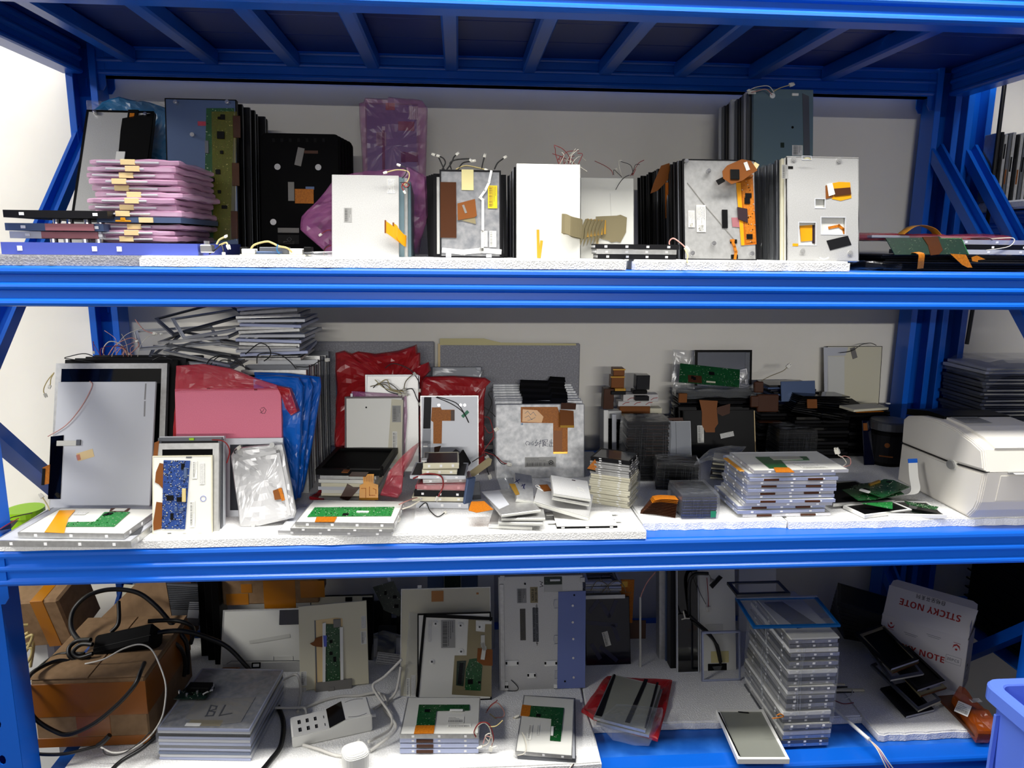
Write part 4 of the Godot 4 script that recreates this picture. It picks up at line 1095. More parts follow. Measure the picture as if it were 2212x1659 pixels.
	for q in [[1714, 344], [1812, 347], [1733, 543], [1836, 547]]: pcyl("screw", q[0], q[1], 0.0048, 0.0022, M.silver); 
	ptag("label", 1689, 356, 1702, 386, M.print_grey, 0, 0.0002); pbox("pad", 1702, 359, 1713, 365, 0.0006, M.chip)
	ppoly("amber_film", [1797, 396, 1812, 393, 1836, 394, 1839, 428, 1816, 434, 1797, 430], 0.0006, M.flex_yellow); ppoly("flex_lead", [1800, 408, 1836, 405, 1838, 420, 1802, 424], 0.0014, M.flex_dark, 0.0006); ppoly("flex_end", [1783, 401, 1796, 398, 1800, 426, 1784, 430], 0.001, M.copper); ppoly("tape", [1786, 398, 1797, 396, 1803, 420, 1790, 424], 0.0016, M.plug, 0.0006)
	ppoly("pad", [1785, 520, 1831, 509, 1839, 529, 1793, 541], 0.0008, M.dark_metal); ppoly("flex_lead", [1727, 488, 1754, 486, 1754, 520, 1730, 522], 0.0012, M.flex_yellow, -0.0054); pbox("flex_end", 1754, 486, 1764, 526, 0.001, M.plum, -0.0054); pline("flex_lead", [1792, 492, 1812, 488, 1822, 496, 1824, 504], 0.005, 0.001, M.flex, -0.0054); pbox("lead_end", 1712, 526, 1724, 532, 0.0006, M.flex_yellow)
	wire(zs([1738, 343, 1745, 341, 1752, 345], -0.07), 0.0008, M.tape_pale); wire(zs([1770, 556, 1780, 560, 1790, 556], -0.04), 0.001, M.silicone)
	row("silver panel with pale edge behind the one with openings, %s in the group", "panels behind the opened silver panel", 2, t, bw, bh * 0.995, 0.01, Vector3(-0.002, 0, -0.017), [M.beige, M.grey_metal], 18, 0.001)
	for i in 4:
		var tr := t; tr.origin += Vector3(-0.003 - 0.001 * i, 0, -0.055 - 0.03 * i)
		thing("bagged_display", "film-wrapped grey panel left of the opened silver panel, %s from the front" % nth(i), "display", tr, "wrapped panels left of the opened silver panel")
		size(bw, bh * 0.96); body("housing", 0.014, M.grey_metal)
		bag([-0.004, 0, bw * 0.5, 0, bw + 0.004, 0, bw + 0.004, bh * 0.5, bw + 0.003, bh * 0.975, bw * 0.5, bh * 0.98, -0.003, bh * 0.972, -0.006, bh * 0.5], -0.018, 0.003, M.wrap, 51 + i, 0.0025, "wrap", true)
	# right end: green boards and flat panels lying in a pile
	var rx := az(1915, 575, -0.09).x
	for i in 7:
		thing("display_module", "thin black panel at the right end of the top loaded shelf, %s from the top" % NTH[6 - i], "display", lay(Vector3(rx + 0.005 * sin(i * 2.0), 1.3965 + 0.0043 * (i + 1), -0.1 + 0.006 * sin(i)), 0.05 * sin(i * 1.3)), "black panels at the right end")
		size(0.31, 0.2); body("housing", 0.004, M.black if i % 3 else M.dark_metal)
	for i in 3:
		thing("display_module", ["white-edged panel on the black panels at the right end", "grey-edged panel on the white-edged one at the right end", "pale panel with a white lead, topmost at the right end"][i], "display", lay(Vector3(rx + 0.12 + 0.01 * i, 1.4275 + 0.0095 * (i + 1), -0.115), 0.03 * i))
		size(0.2, 0.17); shell(0.009, [M.satin, M.dark_metal, M.edge][i], [M.grey_metal, M.white, M.white_back][i], 0.006, "face_plate", 3)
		if i == 2: wire([cur.transform * Vector3(0.1, 0.02, 0.002), cur.transform * Vector3(0.13, -0.004, 0.004), cur.transform * Vector3(0.12, -0.008, -0.012), cur.transform * Vector3(0.07, -0.01, -0.02)], 0.001, M.white_wire); wire([cur.transform * Vector3(0.06, 0.05, 0.002), cur.transform * Vector3(0.09, 0.02, 0.004), cur.transform * Vector3(0.085, -0.004, 0.0)], 0.001, M.black_wire)
	thing("bagged_display", "flat pink bagged panel with an orange flex on the right-end pile", "display", lay(Vector3(rx + 0.0, 1.4635, -0.15), 0.05))
	size(0.3, 0.16); body("housing", 0.005, M.satin)
	bag([-0.02, 0.02, 0.1, -0.004, 0.3, -0.003, 0.31, 0.1, 0.29, 0.17, 0.0, 0.165], -0.008, 0.003, M.rose_bag, 61, 0.004, "bag", true)
	var g9 := G.new(); g9.ribbon(smooth(PackedVector3Array([Vector3(0.06, 0.0, 0.002), Vector3(0.08, 0.0, 0.016), Vector3(0.1, 0.0, 0.02), Vector3(0.125, 0.0, 0.014), Vector3(0.14, 0.0, 0.002)]), 5), Vector3.UP, 0.024, 0.0005); part("flex_lead", g9, M.flex_yellow)
	thing("circuit_board", "dark green circuit board tilted forward on the right-end pile", "circuit board", std([1935, 551], [2090, 551], [1912, 515], -0.085, -0.10))
	var gb := ppoly("board", [1912, 515, 1985, 514, 2028, 511, 2033, 516, 2076, 516, 2092, 550, 1932, 551], 0.0016, M.pcb_dark)
	ppoly("flex_lead", [1992, 512, 2025, 512, 2036, 540, 2028, 550, 2010, 552, 2004, 530], 0.001, M.brown_film, 0.0016); pline("board_edge", [2030, 516, 2076, 516, 2091, 550], 0.001, 0.0018, M.pcb_light)
	thing("flex_lead", "orange flex lead curling over the front of the black panels", "flex lead", std([1970, 580], [2000, 580], [1970, 545], -0.085, -0.085))
	var fr := G.new(); fr.ribbon(smooth(PackedVector3Array([cur.transform.affine_inverse() * az(1972, 548, -0.09), cur.transform.affine_inverse() * az(1978, 545, -0.08), cur.transform.affine_inverse() * az(1990, 549, -0.075), cur.transform.affine_inverse() * az(1990, 562, -0.075), cur.transform.affine_inverse() * az(1988, 580, -0.08)]), 5), Vector3(1, 0.1, 0).normalized(), 0.012, 0.0005); part("lead", fr, M.flex)
	thing("flex_lead", "wide orange flex lead hanging below the green board at the right end", "flex lead", std([2060, 580], [2100, 580], [2060, 545], -0.08, -0.08))
	ppoly("lead", [2052, 548, 2086, 550, 2100, 578, 2090, 578, 2078, 572], 0.0006, M.flex); ppoly("lead", [2098, 556, 2110, 552, 2128, 560, 2112, 562, 2112, 566, 2100, 564], 0.0006, M.flex)
	thing("film_bag", "dark blue film lying flat left of the right-end pile", "film", lay(Vector3(az(1858, 570, -0.12).x, 1.398, -0.1)))
	bag([0, 0, 0.07, -0.005, 0.09, 0.1, 0.0, 0.14], 0.0, 0.014, M.dark_wrap, 62, 0.006, "sheet", true)

# ---------------------------------------------------------------- the middle shelf
func shelf3():
	var F := S3
	# left: big panels standing, two lying before them
	var t := std([104, 1092], [322, 1098], [117, 825], -0.135, -0.215, F)
	thing("display_module", "large plain grey panel with a black strip down its left side", "display", t)
	body("housing", 0.006, M.satin)
	ppoly("cover_strip", [110, 943, 138, 940, 131, 1078, 104, 1078], 0.001, M.black_glass); kapton(123, 952, 168, 963, M.tape_white, "tape", 0.0014); pbox("foam_pad", 166, 950, 175, 962, 0.003, M.grey_metal)
	ptag("tape", 166, 974, 203, 992, M.tape_cream, 0, 0.0002, null, "", 0.3); ptag("tape", 165, 982, 174, 994, M.rose_bag, 0, 0.0006, null, "", 0.3)
	ppoly("flex_lead", [93, 1010, 109, 1003, 107, 1045, 92, 1048], 0.002, M.flex); pbox("flex_end", 92, 1012, 96, 1048, 0.001, M.chip, 0.002)
	for q in [[316, 826, 900]]:
		pline("marking", [315, 830, 313, 862], 0.003, 0.0001, M.pale_ink); pline("marking", [313, 868, 312, 898], 0.003, 0.0001, M.pale_ink)
	wire([cur.transform * Vector3(L(195, 824).x, L(195, 824).y, 0.002), cur.transform * Vector3(L(201, 835).x, L(201, 835).y, 0.004), cur.transform * Vector3(L(178, 878).x, L(178, 878).y, 0.003), cur.transform * Vector3(L(145, 918).x, L(145, 918).y, 0.003), cur.transform * Vector3(L(105, 943).x, L(105, 943).y, 0.003)], 0.0009, M.pink_wire)
	t = std([104, 1080], [350, 1085], [118, 785], -0.165, -0.245, F)
	thing("display_module", "largest panel at the left, black glass in a wide silver bezel", "display", t)
	var bw := cw; var bh := ch
	shell(0.012, M.silver, M.black_glass, 0.011, "screen")
	row("black-edged panel behind the large silver-bezel one, %s from the front", "black panels behind the large left panel", 4, t, bw + 0.008, bh + 0.004, 0.011, Vector3(0.008, 0, -0.021), [M.black, M.dark_metal], 71, 0.003)
	wire(zs([205, 784, 160, 777, 140, 774, 150, 770, 185, 764, 215, 777], -0.26), 0.001, M.black_wire); wire(zs([330, 778, 350, 770, 372, 778], -0.26), 0.001, M.black_wire)
	wire(zs([117, 805, 104, 820, 96, 835, 94, 845, 96, 850], -0.24), 0.001, M.cable_cream, 0.008); wire(zs([117, 805, 110, 818, 109, 828, 108, 832], -0.24), 0.001, M.cable_cream, 0.007)
	t = lie([-14, 1168], [283, 1170], [104, 1085], F + 0.012)
	thing("display_module", "large grey metal panel lying at the left front corner of the middle shelf", "display", t)
	shell(0.011, M.silver, M.satin, 0.003, "back_plate", 4)
	ppoly("vent", [280, 1157, 288, 1140, 310, 1137, 303, 1154], 0.0002, M.grey_metal); ppoly("recess", [0, 1135, 15, 1125, 40, 1124, 24, 1142, 0, 1146], 0.0002, M.dark_metal)
	t = lie([38, 1150], [268, 1153], [108, 1097], F + 0.0225)
	thing("display_module", "white panel with green board and orange flex lying on the large grey panel", "display", t)
	shell(0.01, M.silver, M.white_back, 0.0015, "back_plate", 3)
	pboard([143, 1138, 147, 1129, 205, 1128, 226, 1107, 281, 1107, 247, 1138], M.pcb_light, 72, 2, 40)
	ppoly("flex_lead", [128, 1103, 163, 1102, 148, 1119, 141, 1142, 139, 1152, 96, 1150, 112, 1127], 0.0006, M.flex_yellow, 0.0012)
	ppoly("pad", [236, 1105, 240, 1098, 282, 1098, 276, 1105], 0.0005, M.flex_dark); pbox("tape", 250, 1098, 268, 1104, 0.0003, M.tape_white, 0.0006)
	ptag("label", 158, 1106, 192, 1112, M.print_rows, 1, 0.0002)
	thing("flex_board", "orange flex tail with green film hanging over the front of the left panels", "flex lead", std([90, 1178], [138, 1178], [96, 1150], 0.008, 0.004))
	ppoly("lead", [96, 1150, 139, 1150, 138, 1176, 88, 1176], 0.0008, M.flex_yellow); ppoly("film", [98, 1156, 136, 1154, 130, 1170, 94, 1170], 0.0006, M.pcb_light, 0.0008)
	thing("cable_lead", "grey lead with a white plug between the left panels", "cable")
	wire([ay(107, 1103, F + 0.026), ay(104, 1094, F + 0.03), ay(97, 1082, F + 0.035), ay(92, 1075, F + 0.04)], 0.0011, M.cable_cream, 0.009)
	wire([ay(-5, 1138, F + 0.014), ay(20, 1120, F + 0.016), ay(45, 1113, F + 0.014), ay(70, 1108, F + 0.014)], 0.001, M.plum); wire([ay(-5, 1146, F + 0.014), ay(18, 1132, F + 0.018), ay(40, 1120, F + 0.014)], 0.001, M.red_wire)
	# row of standing silver frames behind the bags
	var rt := std([520, 1055], [661, 1055], [524, 800], -0.21, -0.235, F)
	var rw := cw; var rh := ch
	for i in 11:
		var tr := rt; tr.origin += Vector3(0.001 * sin(i * 2.0), 0, -0.026 * (i + 1))
		thing("display_chassis", "silver display frame standing in the row behind the blue bags, %s from the front" % nth(i), "frame", tr, "standing silver frames behind the blue bags")
		size(rw, rh - 0.004 + 0.006 * sin(i * 1.3)); shell(0.012, [M.silver, M.grey_metal, M.satin][i % 3], [M.dark_metal, M.satin][i % 2], 0.01, "panel_face")
	var top := F + rh + 0.004
	# heaps of loose frames on that row
	var hp := az(300, 770, -0.34)
	var fw := 0.165; var fd := 0.13
	for i in 9:
		var a := az([318, 345, 330, 352, 300, 360, 340, 395, 372][i], [775, 772, 764, 757, 752, 744, 738, 730, 722][i], [-0.30, -0.32, -0.34, -0.31, -0.33, -0.34, -0.36, -0.35, -0.38][i])
		frame_thing("thin silver frame in the tangled heap above the large left panel, %s from the top" % NTH[8 - i], Transform3D(Basis(Vector3.UP, [0.3, -0.25, 0.15, -0.35, 0.45, 0.1, -0.2, 0.5, 0.6][i]) * Basis(Vector3.BACK, [-0.18, -0.1, -0.2, -0.13, 0.02, -0.22, 0.1, 0.12, 0.22][i]) * Basis(Vector3.RIGHT, -PI / 2 + [0.1, 0.16, 0.05, 0.1, 0.2, 0.12, 0.1, 0.25, 0.2][i]), a), fw, fd, 0.006, 0.007, [M.silver, M.satin, M.grey_metal][i % 3], "tangled frames on the heap")
	for i in 16:
		var a := az(516 + 5 * sin(i * 2.2), 800 - i * 6.4, -0.3 - 0.002 * i)
		a.y = top + 0.0078 * i + 0.012
		frame_thing("silver frame in the neat right-hand heap above the blue bags, %s from the top" % NTH[15 - i], Transform3D(Basis(Vector3.UP, 0.06 * sin(i * 1.9)) * Basis(Vector3.BACK, 0.04 * sin(i * 1.1) + (0.05 if i > 9 else 0.0)) * Basis(Vector3.RIGHT, -PI / 2 + 0.02 * sin(i)), a), 0.13 + 0.01 * sin(i * 1.4), 0.15, 0.0065, 0.008, [M.silver, M.edge_blue, M.satin, M.silver][i % 4], "neat heap of silver frames")
	thing("cable_tangle", "tangle of thin red and white leads by the left post above the large panel", "cable", Transform3D(Basis(), az(268, 772, -0.33)), "")
	wisp(az(262, 770, -0.33), 12, 0.09, [M.pink_wire, M.red_wire, M.white_wire, M.pink_wire], 77, 0.006)
	for q in [[[240, 785, 222, 760, 236, 738, 262, 745, 275, 770, 262, 785], M.white_wire], [[230, 775, 250, 745, 285, 730, 300, 745, 280, 765], M.pink_wire], [[245, 778, 262, 752, 282, 765, 300, 772], M.pink_wire], [[292, 690, 310, 712, 330, 720], M.pink_wire]]: wire(zs(q[0], -0.34), 0.0011, q[1], 0.008)
	thing("cable_tangle", "black leads arching over the silver frames behind the red bag", "cable")
	for q in [[[445, 790, 455, 775, 480, 768, 510, 775, 530, 795]], [[450, 795, 470, 772, 500, 772, 520, 790]], [[530, 765, 560, 742, 580, 750, 584, 768, 570, 780]], [[555, 785, 560, 765, 600, 765, 625, 780, 640, 797]], [[460, 797, 480, 778, 512, 785, 540, 800]]]: wire(zs(q[0], -0.27), 0.0012, M.black_wire, 0.0)
	wire(zs([640, 792, 668, 792, 690, 780, 702, 778], -0.27), 0.001, M.black_wire, 0.009)
	# pink panel in a red bag, blue bags beside it
	t = std([383, 1080], [611, 1080], [394, 840], -0.135, -0.165, F)
	thing("bagged_display", "pink board panel in a crumpled red plastic bag before the frames", "display", t)
	body("housing", 0.012, M.pink_board)
	pline("stamp", [562, 892, 567, 889, 570, 884, -999, 0, 562, 884, 566, 893, 572, 893, 575, 886, 570, 880, 564, 882], 0.0008, 0.0002, M.ink); pbox("slot", 447, 838, 454, 841, 0.0003, M.chip); pbox("slot", 549, 840, 556, 843, 0.0003, M.chip)
	bag([382, 790, 440, 786, 500, 796, 555, 818, 600, 830, 628, 840, 645, 886, 632, 895, 616, 880, 611, 960, 608, 1080, 372, 1080, 374, 950, 380, 850], -0.024, -0.013, M.red_bag, 21, 0.006, "bag_back")
	bag([382, 790, 440, 786, 500, 796, 555, 818, 600, 832, 612, 842, 500, 843, 394, 843, 379, 846], -0.004, 0.004, M.rose_bag, 22, 0.004, "bag_front")
	bag([600, 832, 628, 838, 646, 888, 632, 897, 618, 880, 612, 862], -0.008, 0.012, M.red_bag, 23, 0.008, "bag_corner")
	for i in 3:
		t = std([[596, 1084], [600, 1076], [606, 1066]][i], [[640, 1084], [650, 1076], [660, 1066]][i], [[560, 806], [556, 808], [550, 804]][i], -0.158 - 0.022 * i, -0.18 - 0.022 * i, F)
		thing("bagged_display", "panel in a glossy blue plastic bag right of the red bag, %s from the front" % nth(i), "display", t, "blue bagged panels")
		var o: Array = [[548, 815, 600, 812, 646, 816, 655, 832, 652, 940, 641, 1078, 596, 1084, 580, 960, 552, 890], [552, 808, 610, 812, 668, 815, 676, 835, 662, 960, 650, 1074, 600, 1076, 570, 900], [550, 804, 620, 806, 692, 814, 694, 835, 680, 930, 660, 1040, 655, 1062, 606, 1066, 566, 900]][i]
		bag(o, -0.008, 0.006, M.blue_bag, 24 + i, 0.005)
		part("sheet", key("bbin", func(): var g := G.new(); g.box(Vector3(0.02, 0.1, -0.002), Vector3(0.03, 0.18, 0.004)); return g), M.sky_bag)
	# white panel with the blue board at the front, others behind it
	t = std([329, 1152], [458, 1155], [342, 921], -0.022, -0.055, F)
	t = std([329, 1152], [458, 1155], [342, 985], -0.022, -0.05, F)
	thing("display_module", "white-backed panel with a blue circuit board and orange flexes, standing at the front", "display", t)
	bw = cw; bh = ch
	shell(0.006, M.beige, M.white_back, 0.0015)
	pboard([354, 994, 411, 995, 400, 1143, 350, 1142], M.pcb_blue, 28, 4, 260)
	for q in [[[345, 1000, 354, 1002, 352, 1056, 343, 1046, 335, 1042, 337, 1020]], [[338, 1084, 352, 1086, 349, 1142, 332, 1146, 331, 1130]]]: ppoly("flex_lead", q[0], 0.0006, M.copper)
	for q in [[398, 1010, 405, 1033], [394, 1055, 402, 1084], [378, 1095, 384, 1104], [390, 1096, 397, 1104]]: pbox("connector", q[0], q[1], q[2], q[3], 0.003, M.cable_cream if q[2] - q[0] > 7 else M.slate, 0.0012)
	ptag("label", 416, 996, 426, 1034, M.print_white, 0, 0.0002); ptag("label", 410, 1082, 421, 1139, M.print_white, 0, 0.0002); ptag("label", 432, 1000, 442, 1046, M.print_rows, 0, 0.0002)
	var sc := L(439, 1077); var sg := G.new()
	for k in 16: sg.prism(PackedVector2Array([sc + Vector2.from_angle(TAU * k / 16) * 0.0052, sc + Vector2.from_angle(TAU * (k + 1) / 16) * 0.0052, sc + Vector2.from_angle(TAU * (k + 1) / 16) * 0.0045, sc + Vector2.from_angle(TAU * k / 16) * 0.0045]), 0, 0.0003)
	part("stamp", sg, M.periwinkle)
	for q in [[362, 1151, 370, 1154], [428, 1152, 436, 1155], [395, 1152, 402, 1155], [402, 986, 414, 989]]: pbox("slot", q[0], q[1], q[2], q[3], 0.0004, M.grey_metal)
	var back := [[[335, 1140], [472, 1146], [346, 958], "silver-bezel black screen directly behind the blue-board panel", M.silver, M.black_glass, 0.011], [[340, 1135], [478, 1140], [354, 946], "dark open panel with green tag behind the silver-bezel screen", M.grey_metal, M.dark_metal, 0.006], [[344, 1130], [484, 1136], [356, 943], "rearmost thin silver panel of the front-left group", M.satin, M.satin, 0.004]]
	for i in 3:
		var b = back[i]
		thing("display_module", b[3], "display", std(b[0], b[1], b[2], -0.031 - 0.012 * i, -0.065 - 0.012 * i, F))
		shell(0.009, b[4], b[5], b[6], "screen")
		if i == 1: pbox("tag", 409, 946, 420, 951, 0.002, M.lime)
		if i == 0: wire(zs([458, 950, 480, 952, 492, 962, 496, 978, 490, 1000], -0.07), 0.0012, M.red_wire); ppoly("flex_lead", [334, 956, 344, 952, 340, 992, 331, 992], 0.001, M.copper)
	t = std([484, 1132], [612, 1130], [497, 947], -0.105, -0.135, F)
	thing("display_module", "grey-bezel screen standing behind the foil-wrapped panel", "display", t)
	shell(0.008, M.satin, M.grey_glass, 0.012, "screen")
	t = std([520, 1136], [640, 1120], [502, 978], -0.05, -0.1, 0.0, -0.052)
	t.origin.y = maxf(t.origin.y, F + 0.002)
	thing("display_module", "panel wrapped in crumpled silver foil with a copper lead, leaning", "display", t)
	bag([500, 985, 510, 968, 560, 962, 612, 958, 616, 975, 640, 1105, 636, 1118, 560, 1136, 520, 1138], -0.012, 0.0, M.foil, 29, 0.003, "foil")
	part("housing", key("foilin", func(): var g := G.new(); g.box(Vector3(0.05, 0.06, -0.006), Vector3(0.07, 0.09, 0.006)); return g), M.silver)
	pline("foil_edge", [520, 992, 600, 975, 625, 1110], 0.006, 0.0015, M.foil, 0.0005); ppoly("flex_lead", [590, 1060, 606, 1054, 612, 1078, 594, 1080], 0.0022, M.copper, 0.0005); pline("flex_lead", [606, 1058, 612, 1078], 0.006, 0.003, M.flex, 0.0005)
	for q in [[520, 978], [588, 962]]: pcyl("lug", q[0], q[1], 0.005, 0.002, M.galv)
	wire(zs([508, 980, 506, 975, 512, 970], -0.09), 0.001, M.black_wire, 0.008); pcyl("lug", 547, 1135, 0.004, 0.001, M.galv)
	# white panel with the green board lying at the front
	for i in 3:
		t = lie([[600, 1146], [627, 1141], [637, 1128]][i], [[846, 1150], [850, 1143], [852, 1131]][i], [[640, 1095], [655, 1088], [676, 1080]][i], F + [0.008, 0.0145, 0.0235][i])
		thing("display_module", ["foil-edged panel at the bottom of the green-board pile", "white panel under the green-board panel at the front", "white panel with a long green circuit board lying at the front"][i], "display", t)
		shell([0.0075, 0.006, 0.0085][i], [M.foil, M.silver, M.silver][i], [M.satin, M.white_back, M.white_back][i], 0.002, "back_plate", 4)
	pboard([664, 1117, 680, 1097, 852, 1096, 845, 1115, 700, 1116], M.pcb_light, 33, 1, 90)
	pbox("connector", 771, 1105, 796, 1108, 0.002, M.white, 0.0012); ppoly("flex_lead", [684, 1117, 728, 1117, 722, 1128, 680, 1128], 0.0008, M.flex, 0.0012)
	thing("plastic_sheet", "clear film sheet lying right of the green-board panel", "film", lie([850, 1150], [893, 1152], [865, 1095], F + 0.0008))
	bag([846, 1150, 893, 1152, 897, 1100, 860, 1094], 0.0, 0.002, M.clear_bag, 34, 0.001, "sheet")
	# foam boards on the wall and a slate frame
	for q in [["grey-white foam board against the wall with a yellow edge", [948, 905], [1250, 905], [950, 742], 0.012, -0.596], ["grey foam board against the wall behind the red bag", [652, 895], [940, 905], [655, 738], 0.012, -0.598]]:
		t = std(q[1], q[2], q[3], q[5], q[5] - 0.006, F)
		thing("foam_board", q[0], "foam", t)
		body("board", q[4], M.foam_grey, 0.003)
		if q[1][0] == 948:
			ppoly("edge_tape", [950, 731, 1045, 731, 1082, 740, 1244, 742, 1244, 746, 950, 745], 0.003, M.tape_pale); ppoly("edge_tape", [946, 742, 951, 742, 951, 800, 946, 800], 0.001, M.tape_cream)
	frame_thing("thin slate-blue open frame standing against the wall behind the red bag", std([726, 900], [878, 900], [733, 723], -0.545, -0.57, F), 0.15, 0.2, 0.006, 0.005, M.slate)
	# red bags with panels
	t = std([737, 1000], [905, 1000], [740, 765], -0.405, -0.44, F)
	thing("film_bag", "large crumpled red plastic bag against the wall, left of two", "bag", t)
	bag([726, 762, 745, 757, 762, 764, 775, 759, 810, 764, 862, 757, 900, 744, 902, 762, 908, 762, 908, 788, 926, 782, 931, 800, 915, 818, 905, 870, 906, 950, 880, 985, 830, 1000, 740, 1000, 724, 960, 728, 850], -0.02, 0.012, M.red_bag, 35, 0.014)
	t = std([790, 1000], [905, 1000], [789, 809], -0.375, -0.405, F)
	thing("display_module", "galvanised panel with tangled grey leads behind the mauve-wrapped panel", "display", t)
	body("housing", 0.006, M.galv); pline("rim", [792, 850, 793, 812, 906, 812, 905, 842], 0.002, 0.001, M.satin)
	for q in [[[810, 820, 830, 838, 860, 848, 875, 852], M.tape_pale], [[815, 832, 835, 820, 845, 840, 872, 846], M.cable_cream], [[800, 835, 830, 830, 850, 845, 870, 842], M.flex_grey], [[832, 795, 850, 785, 880, 795, 893, 805], M.black_wire], [[893, 808, 876, 825, 872, 850], M.flex_grey], [[870, 845, 890, 840, 900, 860, 905, 870], M.black_wire], [[806, 838, 820, 828, 838, 845, 860, 852], M.black_wire], [[822, 826, 845, 830, 868, 850], M.tape_grey], [[895, 808, 905, 825, 906, 840], M.black_wire]]: wire(zs(q[0], -0.37), 0.0011, q[1], 0.007)
	t = std([744, 1002], [872, 1002], [764, 857], -0.335, -0.37, F)
	thing("bagged_display", "white panel with a pale label strip in thin mauve film", "display", t)
	shell(0.008, M.plum, M.white_back, 0.004)
	ppoly("label_strip", [846, 862, 871, 864, 867, 1000, 836, 1000], 0.0004, M.beige); ptag("label", 847, 876, 866, 912, M.print_grey, 0, 0.0006); ptag("label", 848, 932, 858, 992, M.print_white, 0, 0.0006); pcyl("hole", 791, 880, 0.002, 0.0003, M.chip)
	pbox("side_rail", 757, 850, 763, 1000, 0.002, M.satin, -0.004); pbox("connector_bay", 774, 993, 830, 1002, 0.001, M.dark_metal); pbox("connector", 798, 995, 822, 1000, 0.002, M.cable_cream, 0.001)
	bag([760, 845, 878, 852, 880, 900, 872, 1002, 738, 1002, 750, 930], -0.014, -0.009, M.mauve_bag, 36, 0.003)
	t = std([908, 1010], [1040, 1010], [914, 830], -0.375, -0.4, F)
	thing("film_bag", "red plastic bag round the panel with the orange T-shaped lead", "bag", t)
	bag([912, 822, 920, 814, 980, 812, 1048, 816, 1060, 824, 1050, 835, 1046, 860, 1046, 1000, 1030, 1010, 908, 1010, 906, 900], -0.014, 0.008, M.red_bag, 37, 0.008)
	t = std([909, 1008], [1034, 1008], [915, 855], -0.345, -0.37, F)
	thing("display_module", "silver panel with an orange T-shaped flex and black wires", "display", t)
	shell(0.007, M.silver, M.satin, 0.002)
	ppoly("cover_strip", [916, 858, 932, 858, 930, 926, 914, 926], 0.0006, M.black_glass); ppoly("cover_strip", [914, 927, 931, 927, 929, 1000, 911, 1000], 0.0006, M.grey_metal)
	ppoly("flex_lead", [933, 880, 952, 880, 954, 885, 982, 885, 982, 909, 955, 909, 954, 958, 936, 958, 936, 912, 931, 908], 0.0008, M.flex); pbox("flex_end", 974, 886, 982, 909, 0.0006, M.flex_dark, 0.0008)
	screws([948, 875, 995, 875, 1004, 875], 0.0035, 0.0015, M.steel); ptag("tape", 996, 891, 1014, 898, M.tape_green, 0, 0.0004, null, "", 0.75)
	wire([cur.transform * Vector3(L(942, 858).x, L(942, 858).y, 0.003), cur.transform * Vector3(L(975, 872).x, L(975, 872).y, 0.004), cur.transform * Vector3(L(1000, 890).x, L(1000, 890).y, 0.004), cur.transform * Vector3(L(1012, 912).x, L(1012, 912).y, 0.003)], 0.0011, M.black_wire); wire([cur.transform * Vector3(L(944, 857).x, L(944, 857).y, 0.003), cur.transform * Vector3(L(985, 870).x, L(985, 870).y, 0.005), cur.transform * Vector3(L(1004, 895).x, L(1004, 895).y, 0.004), cur.transform * Vector3(L(1013, 913).x, L(1013, 913).y, 0.003)], 0.0011, M.black_wire)
	thing("bagged_display", "film-wrapped panels standing between the red bag and the foam board", "display", std([935, 960], [1040, 960], [935, 793], -0.51, -0.53, F))
	body("housing", 0.012, M.grey_metal); bag([932, 794, 1028, 792, 1030, 798, 1044, 800, 1042, 960, 932, 960], -0.016, 0.004, M.wrap, 38, 0.004)
	# pile with black tray, brown and yellow leads
	var p := on([692, 1082], [812, 1084], [712, 1032], F)
	var pm := [M.white_back, M.beige, M.white_back, M.satin, M.beige, M.white_back, M.silver]
	pile("white-edged panel in the pile under the black tray, %s from the top", "pile under the black tray", 7, p[0], p[1], p[2], p[3], 0.0078, 0.004, 39, func(i, k): shell(0.0072, pm[i], M.white_back, 0.003))
	thing("display_tray", "black plastic tray with brown flexes on the pile before the mauve-wrapped panel", "tray", lay(p[0] + Vector3(-0.008, 0.0552 + 0.012, -0.002), p[1]))
	size(p[2] + 0.025, p[3] + 0.015); shell(0.012, M.black, M.black_matte, 0.01, "tray_floor", 0, 0.005); screws([752, 1015, 825, 1014, 822, 1030], 0.003, 0.006, M.chip)
	pbox("flex_lead", 760, 1020, 790, 1030, 0.001, M.brown_film); pbox("flex_lead", 742, 1016, 752, 1022, 0.002, M.copper)
	thing("flex_lead", "wide brown flex lead sagging down the front of the black-tray pile", "flex lead", std([735, 1082], [775, 1082], [735, 1020], p[0].z + 0.012, p[0].z + 0.003))
	ppoly("lead", [758, 1022, 788, 1018, 784, 1045, 770, 1062, 752, 1082, 734, 1076, 748, 1050], 0.0008, M.brown_film)
	thing("flex_board", "bright yellow flex board leaning on the front of the black-tray pile", "flex lead", std([775, 1080], [818, 1080], [784, 1023], p[0].z + 0.03, p[0].z + 0.012))
	ppoly("lead", [784, 1024, 808, 1024, 807, 1044, 817, 1047, 817, 1080, 776, 1080, 777, 1048, 785, 1045], 0.0008, M.flex_yellow)
	for k in 5: pline("track", [787 + k * 4, 1026, 787 + k * 4, 1040], 0.0008, 0.0003, M.flex, 0.0008)
	pline("track", [781, 1055, 790, 1055, 790, 1075, -999, 0, 798, 1052, 798, 1070, 810, 1070, -999, 0, 806, 1055, 812, 1058, 812, 1066], 0.0014, 0.0003, M.flex, 0.0008)
	thing("film_bag", "red film wedge folded between the two piles of small panels", "bag", std([826, 1078], [905, 1078], [826, 960], -0.16, -0.22))
	bag([905, 957, 872, 985, 840, 1022, 822, 1070, 858, 1076, 868, 1062, 872, 1020, 890, 990], -0.012, 0.008, M.rose_bag, 40, 0.008)
	thing("film_bag", "scrap of red film under the left side of the black-tray pile", "bag", lie([668, 1080], [700, 1082], [690, 1050], F + 0.001))
